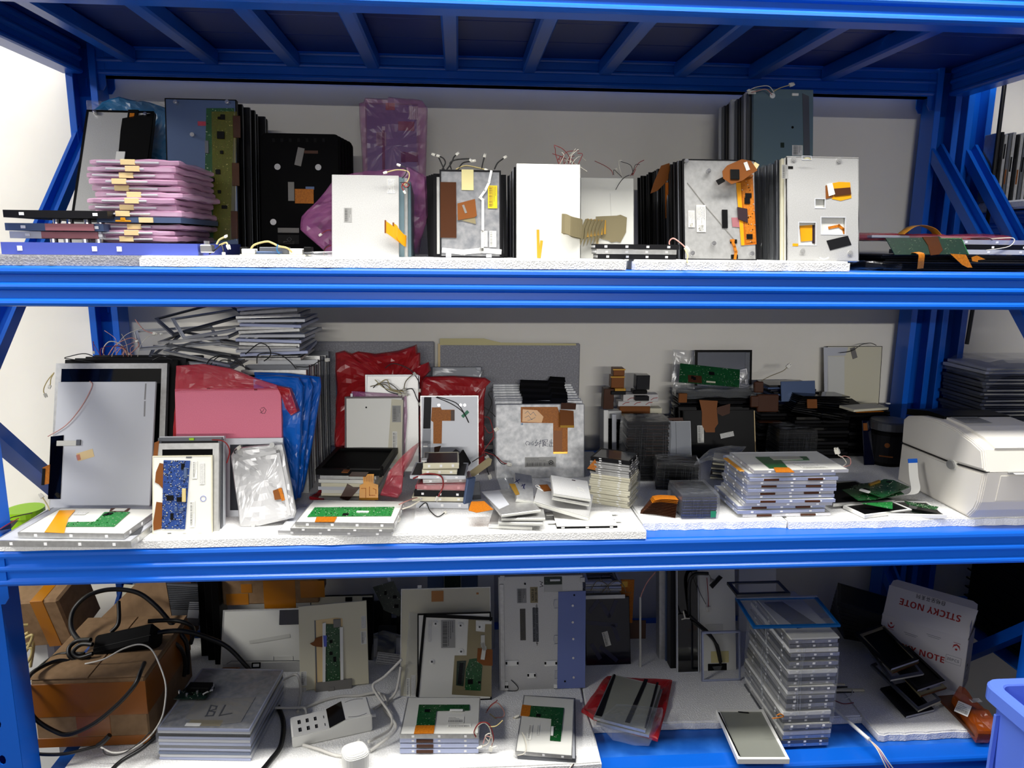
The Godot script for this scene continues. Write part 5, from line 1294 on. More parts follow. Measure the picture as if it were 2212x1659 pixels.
	bag([668, 1076, 690, 1060, 700, 1052, 700, 1080], 0.0, 0.006, M.red_bag, 41, 0.004)
	# pile of small panels topped by a plum one
	p = on([890, 1098], [1012, 1100], [905, 1052], F)
	var lay_: Array = [[0.012, 0.008, M.satin, M.grey_metal, "pale panel with slots at the bottom of the plum-topped pile"], [0.009, 0.0, M.beige, M.dark_metal, "dark-framed panel second from the bottom of the plum-topped pile"], [0.01, 0.004, M.dark_metal, M.grey_metal, "black-edged panel under the pink bag in the plum-topped pile"], [0.012, 0.01, M.silver, M.pink_metal, "pink bagged panel halfway up the plum-topped pile"], [0.008, 0.022, M.silver, M.satin, "silver tilted panel with a red wire in the plum-topped pile"], [0.007, -0.004, M.satin, M.dark_metal, "long dark screen under the cream frames of the plum-topped pile"], [0.009, 0.02, M.beige, M.beige, "cream metal frame under the plum panel"], [0.012, 0.022, M.beige, M.plum, "small plum-backed panel on top of the right pile"]]
	var yy: float = F
	for i in 8:
		var l = lay_[i]
		yy += l[0] + 0.001
		var tr := lay(p[0] + Vector3(l[1], yy - F, -0.003 * i), p[1] + [0.0, 0.02, -0.03, 0.0, 0.12, 0.02, 0.04, 0.1][i])
		thing("display_module" if i != 3 else "bagged_display", l[4], "display", tr)
		size([0.105, 0.112, 0.105, 0.1, 0.09, 0.112, 0.07, 0.072][i], [0.1, 0.1, 0.09, 0.09, 0.08, 0.09, 0.075, 0.08][i])
		shell(l[0], l[2], l[3], 0.003, "back_plate", 3)
		if i == 3: bag([-0.003, -0.004, cw + 0.003, -0.003, cw + 0.004, ch, -0.003, ch], -0.011, 0.0008, M.rose_bag, 44, 0.002, "bag", true)
		if i == 4:
			wire([tr * Vector3(-0.02, 0.0, 0.002), tr * Vector3(0.005, 0.005, 0.01), tr * Vector3(0.035, -0.004, 0.008), tr * Vector3(0.04, -0.012, -0.01), tr * Vector3(0.03, -0.02, -0.03)], 0.0016, M.red_wire, 0.009)
		if i == 7:
			ptag("label", 916, 978, 926, 992, M.print_grey, 0, 0.0002); ppoly("opening", [938, 966, 953, 963, 948, 976, 938, 977], 0.0003, M.chip); pbox("clip", 915, 960, 924, 966, 0.003, M.white); pbox("clip", 912, 992, 922, 998, 0.003, M.white)
	for i in 4:
		thing("display_module", ["small dark panel leaning right of the plum panel", "black module leaning on the right of the plum-topped pile", "slate panel tilted against the right side of the plum-topped pile", "dark grey panel propped low right of the plum-topped pile"][i], "display", lie3([[990, 1000, 0.985], [1000, 1022, 0.97], [1003, 1090, 0.93], [1022, 1080, 0.926]][i], [[1006, 985, 0.985], [1018, 1000, 0.97], [1020, 1085, 0.93], [1040, 1078, 0.926]][i], [[988, 966, 1.0], [1003, 968, 1.0], [1040, 1028, 0.985], [1050, 1038, 0.96]][i]))
		body("housing", 0.006, [M.dark_metal, M.black, M.slate, M.grey_metal][i])
	thing("flex_lead", "grey-brown flex tail sticking up right of the plum-topped pile", "flex lead", std([1018, 1032], [1035, 1030], [1045, 990], -0.18, -0.18))
	ppoly("lead", [1015, 1018, 1055, 988, 1063, 992, 1060, 1004, 1020, 1032], 0.0008, M.flex_grey)
	thing("cable_lead", "red and black leads with white plugs hanging beside the white metal panels", "cable")
	for q in [[[1068, 945, 1055, 960, 1045, 975, 1050, 985], M.red_wire, 0.01], [[1044, 975, 1070, 985, 1085, 998, 1095, 1002], M.red_wire, 0.01], [[1047, 972, 1066, 980, 1082, 1000, 1092, 1003], M.black_wire, 0.0], [[1050, 900, 1062, 870, 1055, 850, 1064, 845], M.black_wire, 0.0], [[1046, 900, 1058, 905, 1066, 940, 1058, 955], M.red_wire, 0.0], [[1060, 990, 1052, 1010, 1056, 1025], M.black_wire, 0.01], [[1046, 880, 1060, 890, 1070, 900], M.black_wire, 0.0], [[1046, 920, 1056, 935, 1068, 930], M.red_wire, 0.01], [[1020, 998, 1040, 985, 1050, 978], M.plum, 0.0]]: wire(zs(q[0], -0.27), 0.0011, q[1], q[2])
	thing("cable_lead", "pink and white leads ending right of the green-board panel", "cable")
	wire([ay(862, 1090, F + 0.03), ay(885, 1080, F + 0.025), ay(910, 1074, F + 0.02), ay(950, 1076, F + 0.02)], 0.0012, M.pink_wire); wire([ay(868, 1100, F + 0.02), ay(890, 1092, F + 0.02), ay(912, 1078, F + 0.025)], 0.0016, M.white_wire); wire([ay(906, 1096, F + 0.01), ay(920, 1086, F + 0.012), ay(928, 1102, F + 0.003), ay(945, 1116, F + 0.003), ay(960, 1108, F + 0.003)], 0.0011, M.black_wire, 0.007)
	wire([ay(845, 1127, F + 0.012), ay(860, 1116, F + 0.016), ay(864, 1124, F + 0.006), ay(850, 1132, F + 0.006)], 0.0008, M.white_wire)
	white_metal(F)
	silver_heap(F)
	dark_piles(F)
	right_end(F)

func white_metal(F: float):
	var t := std([1071, 1024], [1263, 1031], [1074, 873], -0.315, -0.345, F)
	thing("display_module", "white blotchy metal panel with handwriting and an orange flex, front of its row", "display", t)
	var bw := cw; var bh := ch
	body("housing", 0.006, M.blotchy, 0.002)
	ppoly("flex_lead", [1125, 879, 1204, 879, 1208, 890, 1226, 918, 1226, 980, 1195, 980, 1195, 914, 1125, 913], 0.0008, M.flex); ppoly("amber_film", [1129, 884, 1160, 886, 1174, 900, 1170, 913, 1128, 911], 0.0009, M.flex_yellow, 0.0008)
	pbox("flex_end", 1195, 976, 1226, 980, 0.0006, M.gold, 0.0008); pline("flex_line", [1214, 925, 1214, 976], 0.0008, 0.0003, M.copper, 0.0008); ppoly("flex_copper_half", [1196, 930, 1214, 930, 1214, 974, 1196, 974], 0.0004, M.copper, 0.0008)  # left half of the flex tail in darker copper
	pline("track", [1134, 893, 1140, 888, 1146, 896, 1152, 890, 1158, 898, -999, 0, 1134, 902, 1142, 898, 1148, 906, 1156, 902, -999, 0, 1140, 908, 1150, 906], 0.0009, 0.0003, M.pcb_dark, 0.0017); pbox("tab", 1125, 914, 1130, 918, 0.0004, M.sky_bag)
	ptag("label", 1134, 987, 1201, 1009, M.print_grey, 1, 0.0003)
	var c := L(1190, 999); var g := G.new()
	for k in 14: g.prism(PackedVector2Array([c + Vector2.from_angle(TAU * k / 14) * 0.0055, c + Vector2.from_angle(TAU * (k + 1) / 14) * 0.0055, c + Vector2.from_angle(TAU * (k + 1) / 14) * 0.0038, c + Vector2.from_angle(TAU * k / 14) * 0.0038]), 0.0004, 0.0008)
	g.prism(PackedVector2Array([c + Vector2(-0.003, -0.002), c + Vector2(0.003, -0.002), c + Vector2(0, 0.0035)]), 0.0004, 0.0008); part("logo", g, M.ink)
	# the handwriting: COG and two characters in blue pen
	pline("handwriting", [1142, 955, 1138, 953, 1135, 958, 1138, 962, -999, 0, 1144, 957, 1142, 961, 1145, 961, 1146, 957, 1144, 956, -999, 0, 1152, 953, 1148, 957, 1149, 961, 1152, 961, 1152, 957], 0.0009, 0.0002, M.pen)
	pline("handwriting", [1160, 950, 1156, 957, 1163, 956, 1156, 963, 1164, 960, -999, 0, 1165, 954, 1170, 953, -999, 0, 1164, 958, 1170, 957, -999, 0, 1168, 950, 1165, 966, -999, 0, 1172, 952, 1173, 964, -999, 0, 1172, 952, 1177, 953, 1174, 957, 1177, 960, 1173, 961], 0.001, 0.0002, M.pen)
	pline("handwriting", [1171, 951, 1183, 950, 1182, 954, -999, 0, 1173, 955, 1182, 955, -999, 0, 1178, 955, 1178, 963, -999, 0, 1178, 959, 1183, 959, -999, 0, 1174, 958, 1172, 964, 1177, 962, 1184, 964], 0.001, 0.0002, M.pen)
	pline("handwriting", [1191, 949, 1191, 964, -999, 0, 1188, 952, 1188, 957, 1195, 957, -999, 0, 1187, 959, 1187, 964, 1195, 964], 0.001, 0.0002, M.pen)
	row("white metal panel in the row behind the handwritten one, %s from the front", "row of white metal panels", 8, t, bw, bh, 0.006, Vector3(0.0006, 0, -0.0295), [M.blotchy], 81, 0.002, M.grey_metal)
	for i in 8:                                                   # black leads folded over the tops of that row
		var z := -0.345 - 0.028 * i
		var px := 1128 + 2.0 * sin(i) - i * 0.8; var py := 873.0 - i * 6.3
		thing("flex_lead", "black flex lead folded over the row of white metal panels, %s from the front" % nth(i), "flex lead", std([px, py + 8], [px + 92, py + 10], [px, py - 2], z + 0.006, z - 0.012), "black leads over the white panels")
		ppoly("lead", [px, py - 8, px + 60, py - 6, px + 64, py - 14, px + 96, py - 12, px + 98, py - 4, px + 88, py, px + 90, py + 6, px, py + 2], 0.001, M.black if i % 2 else M.dark_metal)
		ppoly("lead_edge", [px + 64, py - 15, px + 97, py - 13, px + 97, py - 11, px + 64, py - 13], 0.0014, M.chip)
	thing("flex_lead", "brown folded flex tail over the front white metal panel", "flex lead", std([1210, 925], [1245, 925], [1212, 872], -0.312, -0.335))
	ppoly("lead", [1209, 885, 1239, 888, 1240, 922, 1210, 923], 0.0008, M.copper); ppoly("fold", [1212, 871, 1244, 872, 1243, 885, 1211, 884], 0.004, M.flex_dark); ppoly("lead_end", [1210, 919, 1240, 919, 1240, 924, 1210, 924], 0.0012, M.gold)

func silver_heap(F: float):
	var h := [
		["silver panel lowest in the loose heap before the white metal panels", [1055, 1133, 0.926], [1150, 1137, 0.926], [1040, 1085, 0.926], 0.0075, M.galv],
		["silver panel with a teal tab, second from below in the loose heap", [1076, 1127, 0.934], [1173, 1130, 0.934], [1060, 1082, 0.934], 0.0065, M.galv],
		["plain silver panel third from below in the loose heap", [1083, 1119, 0.9415], [1178, 1119, 0.9415], [1060, 1072, 0.9415], 0.006, M.silver],
		["broad silver panel with orange leads on its left, in the loose heap", [1083, 1112, 0.951], [1168, 1101, 0.953], [1025, 1064, 0.953], 0.006, M.silver],
		["silver panel with handwriting and yellow strips, steepest of the loose heap", [1116, 1077, 0.962], [1154, 1083, 0.955], [1096, 1018, 0.995], 0.01, M.silver],
		["longest silver panel slanting down to the right in the loose heap", [1153, 1082, 0.958], [1273, 1117, 0.932], [1122, 1022, 0.99], 0.011, M.galv],
		["silver panel with a copper loop, under the top right one of the loose heap", [1194, 1074, 0.968], [1274, 1089, 0.952], [1167, 1030, 0.995], 0.008, M.silver],
		["silver panel on top of the right side of the loose heap", [1196, 1066, 0.978], [1277, 1079, 0.962], [1168, 1022, 1.005], 0.007, M.galv]]
	for i in 8:
		thing("display_module", h[i][0], "display", lie3(h[i][1], h[i][2], h[i][3]))
		body("housing", h[i][4], h[i][5], 0.0006)
		var e := G.new(); e.box(Vector3(cw / 2, -0.0004, -h[i][4] * 0.5), Vector3(cw, 0.0008, h[i][4] * 0.5)); part("edge_strip", e, M.white_back)
		if i == 1: pbox("tab", 1160, 1122, 1171, 1129, 0.002, M.tape_green, -0.004)
		if i == 3: ppoly("flex_lead", [1012, 1103, 1018, 1084, 1046, 1083, 1062, 1098, 1066, 1101, 1030, 1108], 0.0006, M.flex); ppoly("tape", [1040, 1062, 1078, 1059, 1100, 1090, 1078, 1100], 0.0003, M.satin)
		if i == 4: pline("handwriting", [1112, 1042, 1122, 1036, -999, 0, 1115, 1036, 1120, 1044, -999, 0, 1126, 1050, 1134, 1046, 1130, 1055, -999, 0, 1128, 1046, 1133, 1056], 0.0014, 0.0003, M.pen); ppoly("flex_lead", [1100, 1046, 1112, 1046, 1122, 1068, 1114, 1070], 0.0014, M.gold)
		if i == 5: ppoly("flex_lead", [1164, 1049, 1182, 1048, 1190, 1060, 1175, 1062], 0.002, M.copper); pline("lead_loop", [1157, 1050, 1160, 1048, 1174, 1056, 1172, 1060, 1158, 1052], 0.001, 0.0012, M.white)
		if i == 7: pbox("slot", 1235, 1036, 1243, 1039, 0.0004, M.plum); pline("outline", [1247, 1052, 1258, 1055, 1262, 1062, 1250, 1058, 1247, 1052], 0.0007, 0.0002, M.tape_white)
	thing("film_bag", "clear crumpled film bag behind the left of the loose heap", "bag", lie3([1090, 1084, 0.925], [1116, 1088, 0.925], [1080, 1024, 0.985]))
	bag([1078, 1030, 1090, 1018, 1100, 1022, 1112, 1060, 1118, 1088, 1100, 1084, 1088, 1064], -0.012, 0.006, M.wrap, 45, 0.008)
	thing("flex_lead", "amber flex loop hanging off the right end of the loose heap", "flex lead")
	var g := G.new(); g.ribbon(smooth(PackedVector3Array([az(1270, 1065, -0.16), az(1280, 1078, -0.155), az(1284, 1092, -0.15), az(1278, 1100, -0.15), az(1268, 1098, -0.15)]), 5), Vector3(0.1, 0.5, 0.85).normalized(), 0.012, 0.0005); part("lead", g, M.flex)
	thing("display_module", "bright white plastic backlight frame with tabs lying before the loose heap", "display", lie([1203, 1136], [1334, 1134], [1196, 1105], F + 0.006))
	var w := cw; var d := maxf(ch, 0.07)
	var b := G.new(); b.cbox(Vector3(w / 2, d / 2, -0.001), Vector3(w, d, 0.002), 0.0005); part("face", b, M.white)
	var k := G.new(); k.ring(0, 0, w, d, 0.002, -0.0055, -0.002); part("side", k, M.black)
	for q in [[-0.006, 0.3], [-0.006, 0.8], [w + 0.006, 0.35], [w + 0.006, 0.85]]:
		var s := G.new(); s.cbox(Vector3(q[0], q[1] * d, -0.001), Vector3(0.016, 0.007, 0.002), 0.0005); part("tab", s, M.white)
	for x in [0.1, 0.5, 0.9]:
		var s := G.new(); s.box(Vector3(w * x, -0.0004, -0.0037), Vector3(0.006, 0.001, 0.002)); part("clip", s, M.white)
	# tall stack of small screens
	var p := on([1273, 1086], [1357, 1099], [1302, 1062], F)
	var hh: float = az(1277, 986, p[0].z).y - F
	var n := 22
	pile("small screen in the tall leaning stack of white-edged screens, %s from the top", "tall stack of small screens", n, p[0], p[1], p[2], 0.07, hh / n, 0.0022, 46, func(i, j):
		shell(hh / n * 0.86, M.beige if i < 14 else (M.silver if i < 20 else M.dark_metal), M.beige if i < 14 else M.grey_glass, 0.003, "screen", 2))
	thing("flex_lead", "orange flex lead hanging from the tall stack of small screens", "flex lead", std([1270, 1020], [1310, 1020], [1270, 990], p[0].z + 0.006, p[0].z + 0.002))
	ppoly("lead", [1278, 1000, 1285, 992, 1312, 996, 1302, 1019, 1268, 1012], 0.001, M.flex); pline("lead_edge", [1270, 1014, 1301, 1021], 0.003, 0.0014, M.chip)
	thing("film_wrap", "clear film round the tall stack of small screens", "film", lay(p[0] + Vector3(0, hh * 0.62, 0), p[1]))
	bag([-0.002, -0.003, p[2] + 0.003, -0.003, p[2] + 0.005, 0.074, -0.003, 0.074], -hh * 0.6, -0.002, M.clear_bag, 47, 0.001, "wrap", true)

func dark_piles(F: float):
	var dk := [M.black, M.black_glass, M.dark_metal, M.black]
	# block of black sheets with brown tails, and the same low in front
	var p := on([1352, 1040], [1440, 1040], [1338, 1010], F)
	p[3] = 0.075
	var h: float = az(1352, 913, p[0].z).y - F
	block("black glass sheet in the tall block behind the small screens, %s from the top", "tall black block", 24, p, h, dk, 91, 0.002, M.dark_wrap, "dark film round the tall block of black glass")
	for i in 9:
		thing("flex_lead", "brown flex tail on the front of the tall black block, %s from the top" % NTH[i], "flex lead", lay(Vector3(p[0].x + p[2] * (0.42 + 0.03 * sin(i * 2.0)), F + h - 0.006 - i * 0.0085, p[0].z + 0.003), p[1]), "brown tails of the black block")
		size(0.052, 0.02); body("lead", 0.0008, M.flex_dark, 0.0002)
	p = on([1418, 1058], [1507, 1062], [1416, 1025], F)
	h = az(1418, 1000, p[0].z).y - F
	p[3] = 0.06
	block("black glass sheet in the low block with clear top film, %s from the top", "low black block", 15, p, h, dk, 92, 0.0012, M.dark_wrap, "clear dark film round the low black block")
	# blue-black block with brown tails at the front
	p = on([1473, 1122], [1547, 1121], [1450, 1088], F)
	h = az(1473, 1072, p[0].z).y - F
	block("blue-black glass sheet in the small wrapped block at the front, %s from the top", "small blue block", 16, p, h, [M.block_blue, M.navy], 93, 0.001, M.clear_bag, "streaky clear film round the small blue block")
	for i in 12:
		var t := std([1386, 1112 - i * 3.6], [1460, 1112 - i * 3.6], [1386, 1080 - i * 3.6], p[0].z - 0.012, p[0].z - 0.04)
		thing("flex_lead", "orange-brown flex tail fanned left of the small blue block, %s from the top" % NTH[11 - i], "flex lead", lie3([1384 + i * 2.5, 1104 - i * 2.6, F + 0.001 + i * 0.0032], [1460, 1112 - i * 3.4, F + 0.001 + i * 0.0032], [1392 + i * 2.2, 1094 - i * 2.6, F + 0.001 + i * 0.0032]), "brown tails of the small blue block")
		var g := G.new(); g.ribbon(smooth(PackedVector3Array([Vector3(0, 0, -0.001), Vector3(cw * 0.3, 0, 0.0012), Vector3(cw * 0.65, -0.004, 0.002), Vector3(cw, -0.006, 0.001)]), 4), Vector3.UP, 0.024, 0.0006); part("lead", g, M.flex if i > 8 else M.flex_dark)
	thing("tape_tab", "teal tape tab on the lower right of the small blue block", "tape", std([1535, 1118], [1547, 1118], [1535, 1104], p[0].z + 0.006, p[0].z + 0.006))
	ppoly("tab", [1535, 1104, 1547, 1104, 1546, 1117, 1535, 1118], 0.0005, M.tape_green)
	# stuff piled at the back
	p = on([1306, 1000], [1332, 1000], [1312, 960], F)
	for i in 3:
		thing("glass_sheet", "white-edged narrow screen standing behind the tall black block, %s from the left" % nth(i), "glass", std([1304 + i * 9, 1000], [1314 + i * 9, 1000], [1302 + i * 9, [886, 904, 895][i]], -0.41, -0.43, F), "narrow screens behind the black block")
		body("sheet", 0.05, [M.white, M.black_glass, M.satin][i])
	thing("glass_sheet", "mirror-bright narrow screen standing right of the tall black block", "glass", std([1446, 984], [1496, 984], [1441, 910], -0.40, -0.43, F))
	shell(0.004, M.satin, M.mirror, 0.001, "screen"); pline("seam", [1460, 912, 1461, 982], 0.0006, 0.0003, M.grey_metal); ppoly("flex_lead", [1443, 903, 1474, 902, 1476, 909, 1442, 908], 0.002, M.flex_dark)
	var bz := -0.47
	var base := az(1330, 905, bz).y
	under("black sheet in the stand-in pile carrying brown leads and printed strips, %s from the top", "pile under the leads", Vector3(az(1335, 905, bz).x - 0.005, F, bz + 0.005), 0.12, 0.07, base - F, 201)
	var it := [
		[1302, 888, 1342, 906, M.white, "white module at the left end of the leads pile"], [1318, 894, 1410, 905, M.dark_metal, "dark module under the printed strips"], [1338, 878, 1404, 895, M.copper, "coppery flex board under the printed strips"], [1335, 867, 1406, 878, M.paper, "lower white strip with red print on the leads pile"], [1346, 852, 1422, 868, M.paper, "upper white strip with red print on the leads pile"],
		[1372, 856, 1402, 866, M.dark_metal, "small dark module between the printed strips"], [1320, 845, 1352, 853, M.dark_metal, "dark block under the gold-fronted module"], [1328, 839, 1352, 846, M.gold, "gold-fronted small module on the leads pile"], [1368, 843, 1398, 851, M.black, "black module right of the gold-fronted one"], [1320, 812, 1348, 838, M.copper, "copper coil of flex on the left top of the leads pile"], [1325, 796, 1349, 812, M.copper, "topmost copper flex fold on the leads pile"], [1374, 811, 1403, 842, M.black_glass, "small black screen standing on the right top of the leads pile"], [1404, 882, 1430, 893, M.beige, "cream module at the right end of the leads pile"], [1303, 840, 1325, 884, M.flex_dark, "brown flex sheet at the left of the leads pile"]]
	for i in it.size():
		var q = it[i]
		var z: float = bz + 0.012 - 0.004 * (i % 5)
		thing("flex_module", q[5], "module", std([q[0], q[3]], [q[2], q[3]], [q[0], q[1]], z, z))
		body("housing", 0.03, q[4], 0.001)
		if q[4] == M.paper:
			for k in 3: pline("red_print", [q[0] + 10 + k * 25, q[3] - 4, q[0] + 16 + k * 25, q[3] - 8, q[0] + 24 + k * 25, q[3] - 9], 0.0014, 0.0003, M.red_ink)
		if q[4] == M.copper and i > 4: pline("fold", [q[0], q[1] + 2, q[2], q[1] + 2], 0.003, 0.004, M.gold)
	# black frame at the wall, green board, wrapped dark pile
	var t := std([1502, 930], [1624, 930], [1499, 756], -0.55, -0.585, F)
	thing("display_module", "black-framed mirror-like panel standing against the wall above the dark piles", "display", t)
	shell(0.008, M.black, M.mirror, 0.006, "screen"); pbox("inner_strip", 1610, 762, 1616, 845, 0.0006, M.grey_metal); bag([1588, 800, 1612, 795, 1618, 842, 1594, 842], 0.002, 0.008, M.foil, 94, 0.006, "foil")
	thing("film_bag", "clear film bag hanging left of the black-framed panel", "bag", std([1456, 850], [1502, 850], [1456, 755], -0.53, -0.55))
	bag([1453, 755, 1500, 758, 1500, 850, 1452, 850], -0.004, 0.004, M.clear_bag, 95, 0.004)
	t = std([1466, 827], [1597, 838], [1469, 785], -0.50, -0.525)
	thing("circuit_board", "green circuit board leaning before the black-framed panel", "circuit board", t)
	pboard([1469, 785, 1598, 799, 1596, 837, 1466, 826], M.pcb, 96, 2, 30, 0.0, 0.0016)
	pbox("chip", 1531, 803, 1543, 811, 0.002, M.chip, 0.0016); pbox("connector", 1525, 823, 1545, 828, 0.003, M.beige, 0.0016); pbox("flex_lead", 1486, 810, 1516, 828, 0.001, M.flex_dark, 0.0016)
	var by := az(1560, 880, -0.49).y
	var sx := az(1470, 900, -0.50).x
	under("black sheet in the stand-in pile behind the glossy black glass panel, %s from the top", "pile behind the black glass panel", Vector3(sx - 0.005, F, -0.512), 0.19, 0.055, by - F, 202)
	for i in 9:
		thing("glass_sheet", "black sheet in the film-wrapped pile behind the black glass panel, %s from the top" % NTH[8 - i], "glass", lay(Vector3(sx - 0.008 + 0.004 * sin(i * 2.0), by + 0.0045 * (i + 1), -0.495), 0.03 * sin(i * 1.4)), "film-wrapped dark pile")
		size(0.19, 0.05); body("sheet", 0.0038, dk[i % 4], 0.0004)
	thing("film_wrap", "crinkled clear film over the dark pile below the green board", "film", lay(Vector3(sx - 0.01, by + 0.045, -0.49)))
	bag([-0.01, -0.006, 0.1, -0.01, 0.21, -0.004, 0.23, 0.03, 0.2, 0.055, 0.0, 0.055], -0.02, 0.004, M.wrap, 97, 0.005, "wrap", true)
	t = std([1479, 986], [1634, 988], [1478, 886], -0.435, -0.465, F)
	thing("display_module", "glossy black glass panel with a hanging orange flex and a bar label", "display", t)
	var bw := cw; var bh := ch
	shell(0.006, M.black, M.black_glass, 0.002, "screen"); ptag("label", 1507, 919, 1520, 957, M.print_white, 0, 0.0003); ptag("label", 1556, 934, 1585, 945, M.print_rows, 1, 0.0003, null, "", 0.2); pline("edge_light", [1629, 888, 1632, 985], 0.002, 0.001, M.tape_cream)
	ppoly("flex_lead", [1510, 864, 1550, 866, 1548, 884, 1551, 915, 1544, 925, 1544, 934, 1524, 934, 1516, 918, 1516, 890], 0.0012, M.copper); ppoly("flex_board", [1549, 880, 1577, 872, 1576, 893, 1560, 899, 1548, 892], 0.0014, M.flex_dark)
	row("black glass panel behind the one with the hanging flex, %s in its row", "black glass row", 2, t, bw, bh + 0.004, 0.006, Vector3(-0.006, 0, -0.018), [M.black_glass], 98, 0.003)
	thing("flex_lead", "small coppery flex fold left above the black glass panel", "flex lead", std([1466, 870], [1484, 870], [1466, 850], -0.445, -0.445)); body("lead", 0.008, M.copper); 
	for q in [[1622, 855, 1640, 880, "brown flex strip right of the film-wrapped pile"], [1636, 852, 1682, 890, "wide brown flex sheet between the dark piles"], [1630, 824, 1650, 848, "brown coil of flex left of the blue-black pile"]]:
		thing("flex_lead", q[4], "flex lead", std([q[0], q[3]], [q[2], q[3]], [q[0], q[1]], -0.455, -0.46)); body("lead", 0.01, M.flex_dark, 0.002)
	# stacks further right
	p = on([1680, 1006], [1756, 1006], [1652, 985], F)
	h = az(1680, 930, p[0].z).y - F
	p[3] = 0.07
	block("dark sheet in the grey-topped block before the fanned black sheets, %s from the top", "grey-topped dark block", 16, p, h, [M.dark_metal, M.black], 99, 0.001, M.dark_wrap, "dull film round the grey-topped dark block")
	thing("flex_lead", "brown flex lying on the back of the grey-topped dark block", "flex lead", lie3([1640, 912, F + h + 0.004], [1695, 912, F + h + 0.004], [1640, 905, F + h + 0.004])); size(0.06, 0.02); body("lead", 0.0016, M.flex_dark)
	var y0 := az(1700, 870, -0.5).y
	var ox := az(1655, 870, -0.5).x
	under("black sheet in the stand-in pile under the blue-black sheets, %s from the top", "pile under the blue-black sheets", Vector3(ox - 0.015, F, -0.49), 0.19, 0.07, y0 - F, 203)
	for i in 9:
		thing("glass_sheet", "blue-black sheet in the pile left of the pale wall sheet, %s from the top" % NTH[8 - i], "glass", lay(Vector3(ox - 0.002 + 0.006 * sin(i * 1.5), y0 + 0.0055 * (i + 1), -0.48), 0.08 * sin(i * 1.1)), "blue-black pile at the back")
		size(0.12, 0.07); body("sheet", 0.0048, [M.navy, M.slate, M.black_glass][i % 3], 0.0004)
	thing("display_module", "slate panel leaning on the front of the blue-black pile", "display", std([1688, 868], [1762, 866], [1684, 824], -0.465, -0.475)); body("housing", 0.004, M.slate)
	thing("cable_lead", "grey lead with a plug rising from the blue-black pile", "cable"); wire(zs([1645, 822, 1665, 812, 1690, 802, 1700, 794], -0.5), 0.001, M.flex_grey, 0.012)
	var fy := az(1760, 885, -0.43).y
	under("black sheet in the stand-in pile under the upper fanned sheets, %s from the top", "pile under the fanned sheets", Vector3(az(1710, 900, -0.44).x + 0.01, F, -0.435), 0.14, 0.05, fy - F - 0.02, 204)
	for i in 10:
		thing("glass_sheet", "black sheet fanned on the pile under the pale wall sheet, %s from the top" % NTH[9 - i], "glass", Transform3D(Basis(Vector3.UP, -0.1 + 0.03 * i) * Basis(Vector3.BACK, -0.16 + 0.012 * i) * Basis(Vector3.RIGHT, -PI / 2), Vector3(az(1706, 900, -0.43).x + 0.003 * i, fy + 0.004 * i, -0.425)), "fanned black sheets, upper")
		size(0.135, 0.06); body("sheet", 0.003, dk[i % 4], 0.0004)
	thing("flex_lead", "brown flex tail on the upper fanned black sheets", "flex lead", std([1744, 882], [1766, 882], [1746, 862], -0.418, -0.424)); body("lead", 0.002, M.copper)
	for i in 11:
		thing("glass_sheet", "black sheet fanned out behind the green boards, %s from the top" % NTH[10 - i], "glass", lie3([1790 + i * -1.5, 972 - i * 8.0, 0.93 + i * 0.0115], [1872 + i * 1.0, 968 - i * 8.0, 0.925 + i * 0.0115], [1778 - i, 930 - i * 8.0, 0.955 + i * 0.0115]), "fanned black sheets, lower")
		size(cw, minf(ch, 0.07)); body("sheet", 0.003, dk[(i + 1) % 4], 0.0004)
	thing("display_module", "dark blue panel standing at the right of the fanned black sheets", "display", std([1868, 1000], [1890, 1000], [1862, 908], -0.38, -0.41, F)); body("housing", 0.004, M.navy); pbox("tab", 1864, 914, 1874, 930, 0.001, M.copper)
	thing("display_module", "pale module with a round lug left of the right posts", "display", lie3([1845, 885, 1.06], [1920, 880, 1.06], [1850, 868, 1.06])); size(cw, 0.05); body("housing", 0.006, M.beige); pcyl("lug", 1918, 872, 0.006, 0.002, M.white)
	thing("flex_lead", "orange flex strip under the pale module at the back right", "flex lead", lie3([1850, 890, 1.05], [1910, 888, 1.05], [1852, 882, 1.05])); size(cw, 0.03); body("lead", 0.002, M.flex)
	under("black sheet in the stand-in pile under the pale module, %s from the top", "pile under the pale module", Vector3(az(1850, 900, -0.44).x - 0.005, F, -0.455), 0.1, 0.06, 0.126, 205)
	# small grey stack
	p = on([1536, 1035], [1578, 1038], [1528, 1012], F)
	pile("grey slim module in the small stack left of the silver pile, %s from the top", "small grey stack", 9, p[0], p[1] - 0.12, 0.055, 0.05, (az(1536, 990, p[0].z).y - F) / 9.0, 0.003, 101, func(i, j): body("housing", 0.0042, M.grey_metal if i % 2 else M.beige, 0.0006))
	thing("film_bag", "thin grey film draped over the low black block and small grey stack", "film", lie3([1500, 1000, 0.99], [1572, 1004, 0.98], [1530, 975, 1.0]))
	bag([1500, 1002, 1530, 990, 1575, 1004, 1612, 965, 1580, 963, 1530, 975], -0.004, 0.004, M.clear_bag, 102, 0.004, "sheet")
	# the pale sheet on the wall
	t = std([1782, 900], [1900, 896], [1778, 748], -0.585, -0.605, F)
	thing("display_module", "pale grey and cream sheet standing at the wall with a taped black wire", "display", t)
	shell(0.006, M.dark_metal, M.beige, 0.0012)
	ppoly("grey_area", [1779, 750, 1832, 750, 1826, 768, 1788, 769, 1788, 880, 1781, 880], 0.0004, M.satin); ppoly("white_area", [1788, 770, 1824, 770, 1824, 880, 1789, 880], 0.0005, M.white_back); ppoly("tape", [1836, 752, 1846, 750, 1852, 772, 1842, 776], 0.001, M.tape_grey)
	wire(zs([1815, 762, 1840, 758, 1860, 745, 1880, 741, 1893, 746], -0.59), 0.001, M.black_wire)

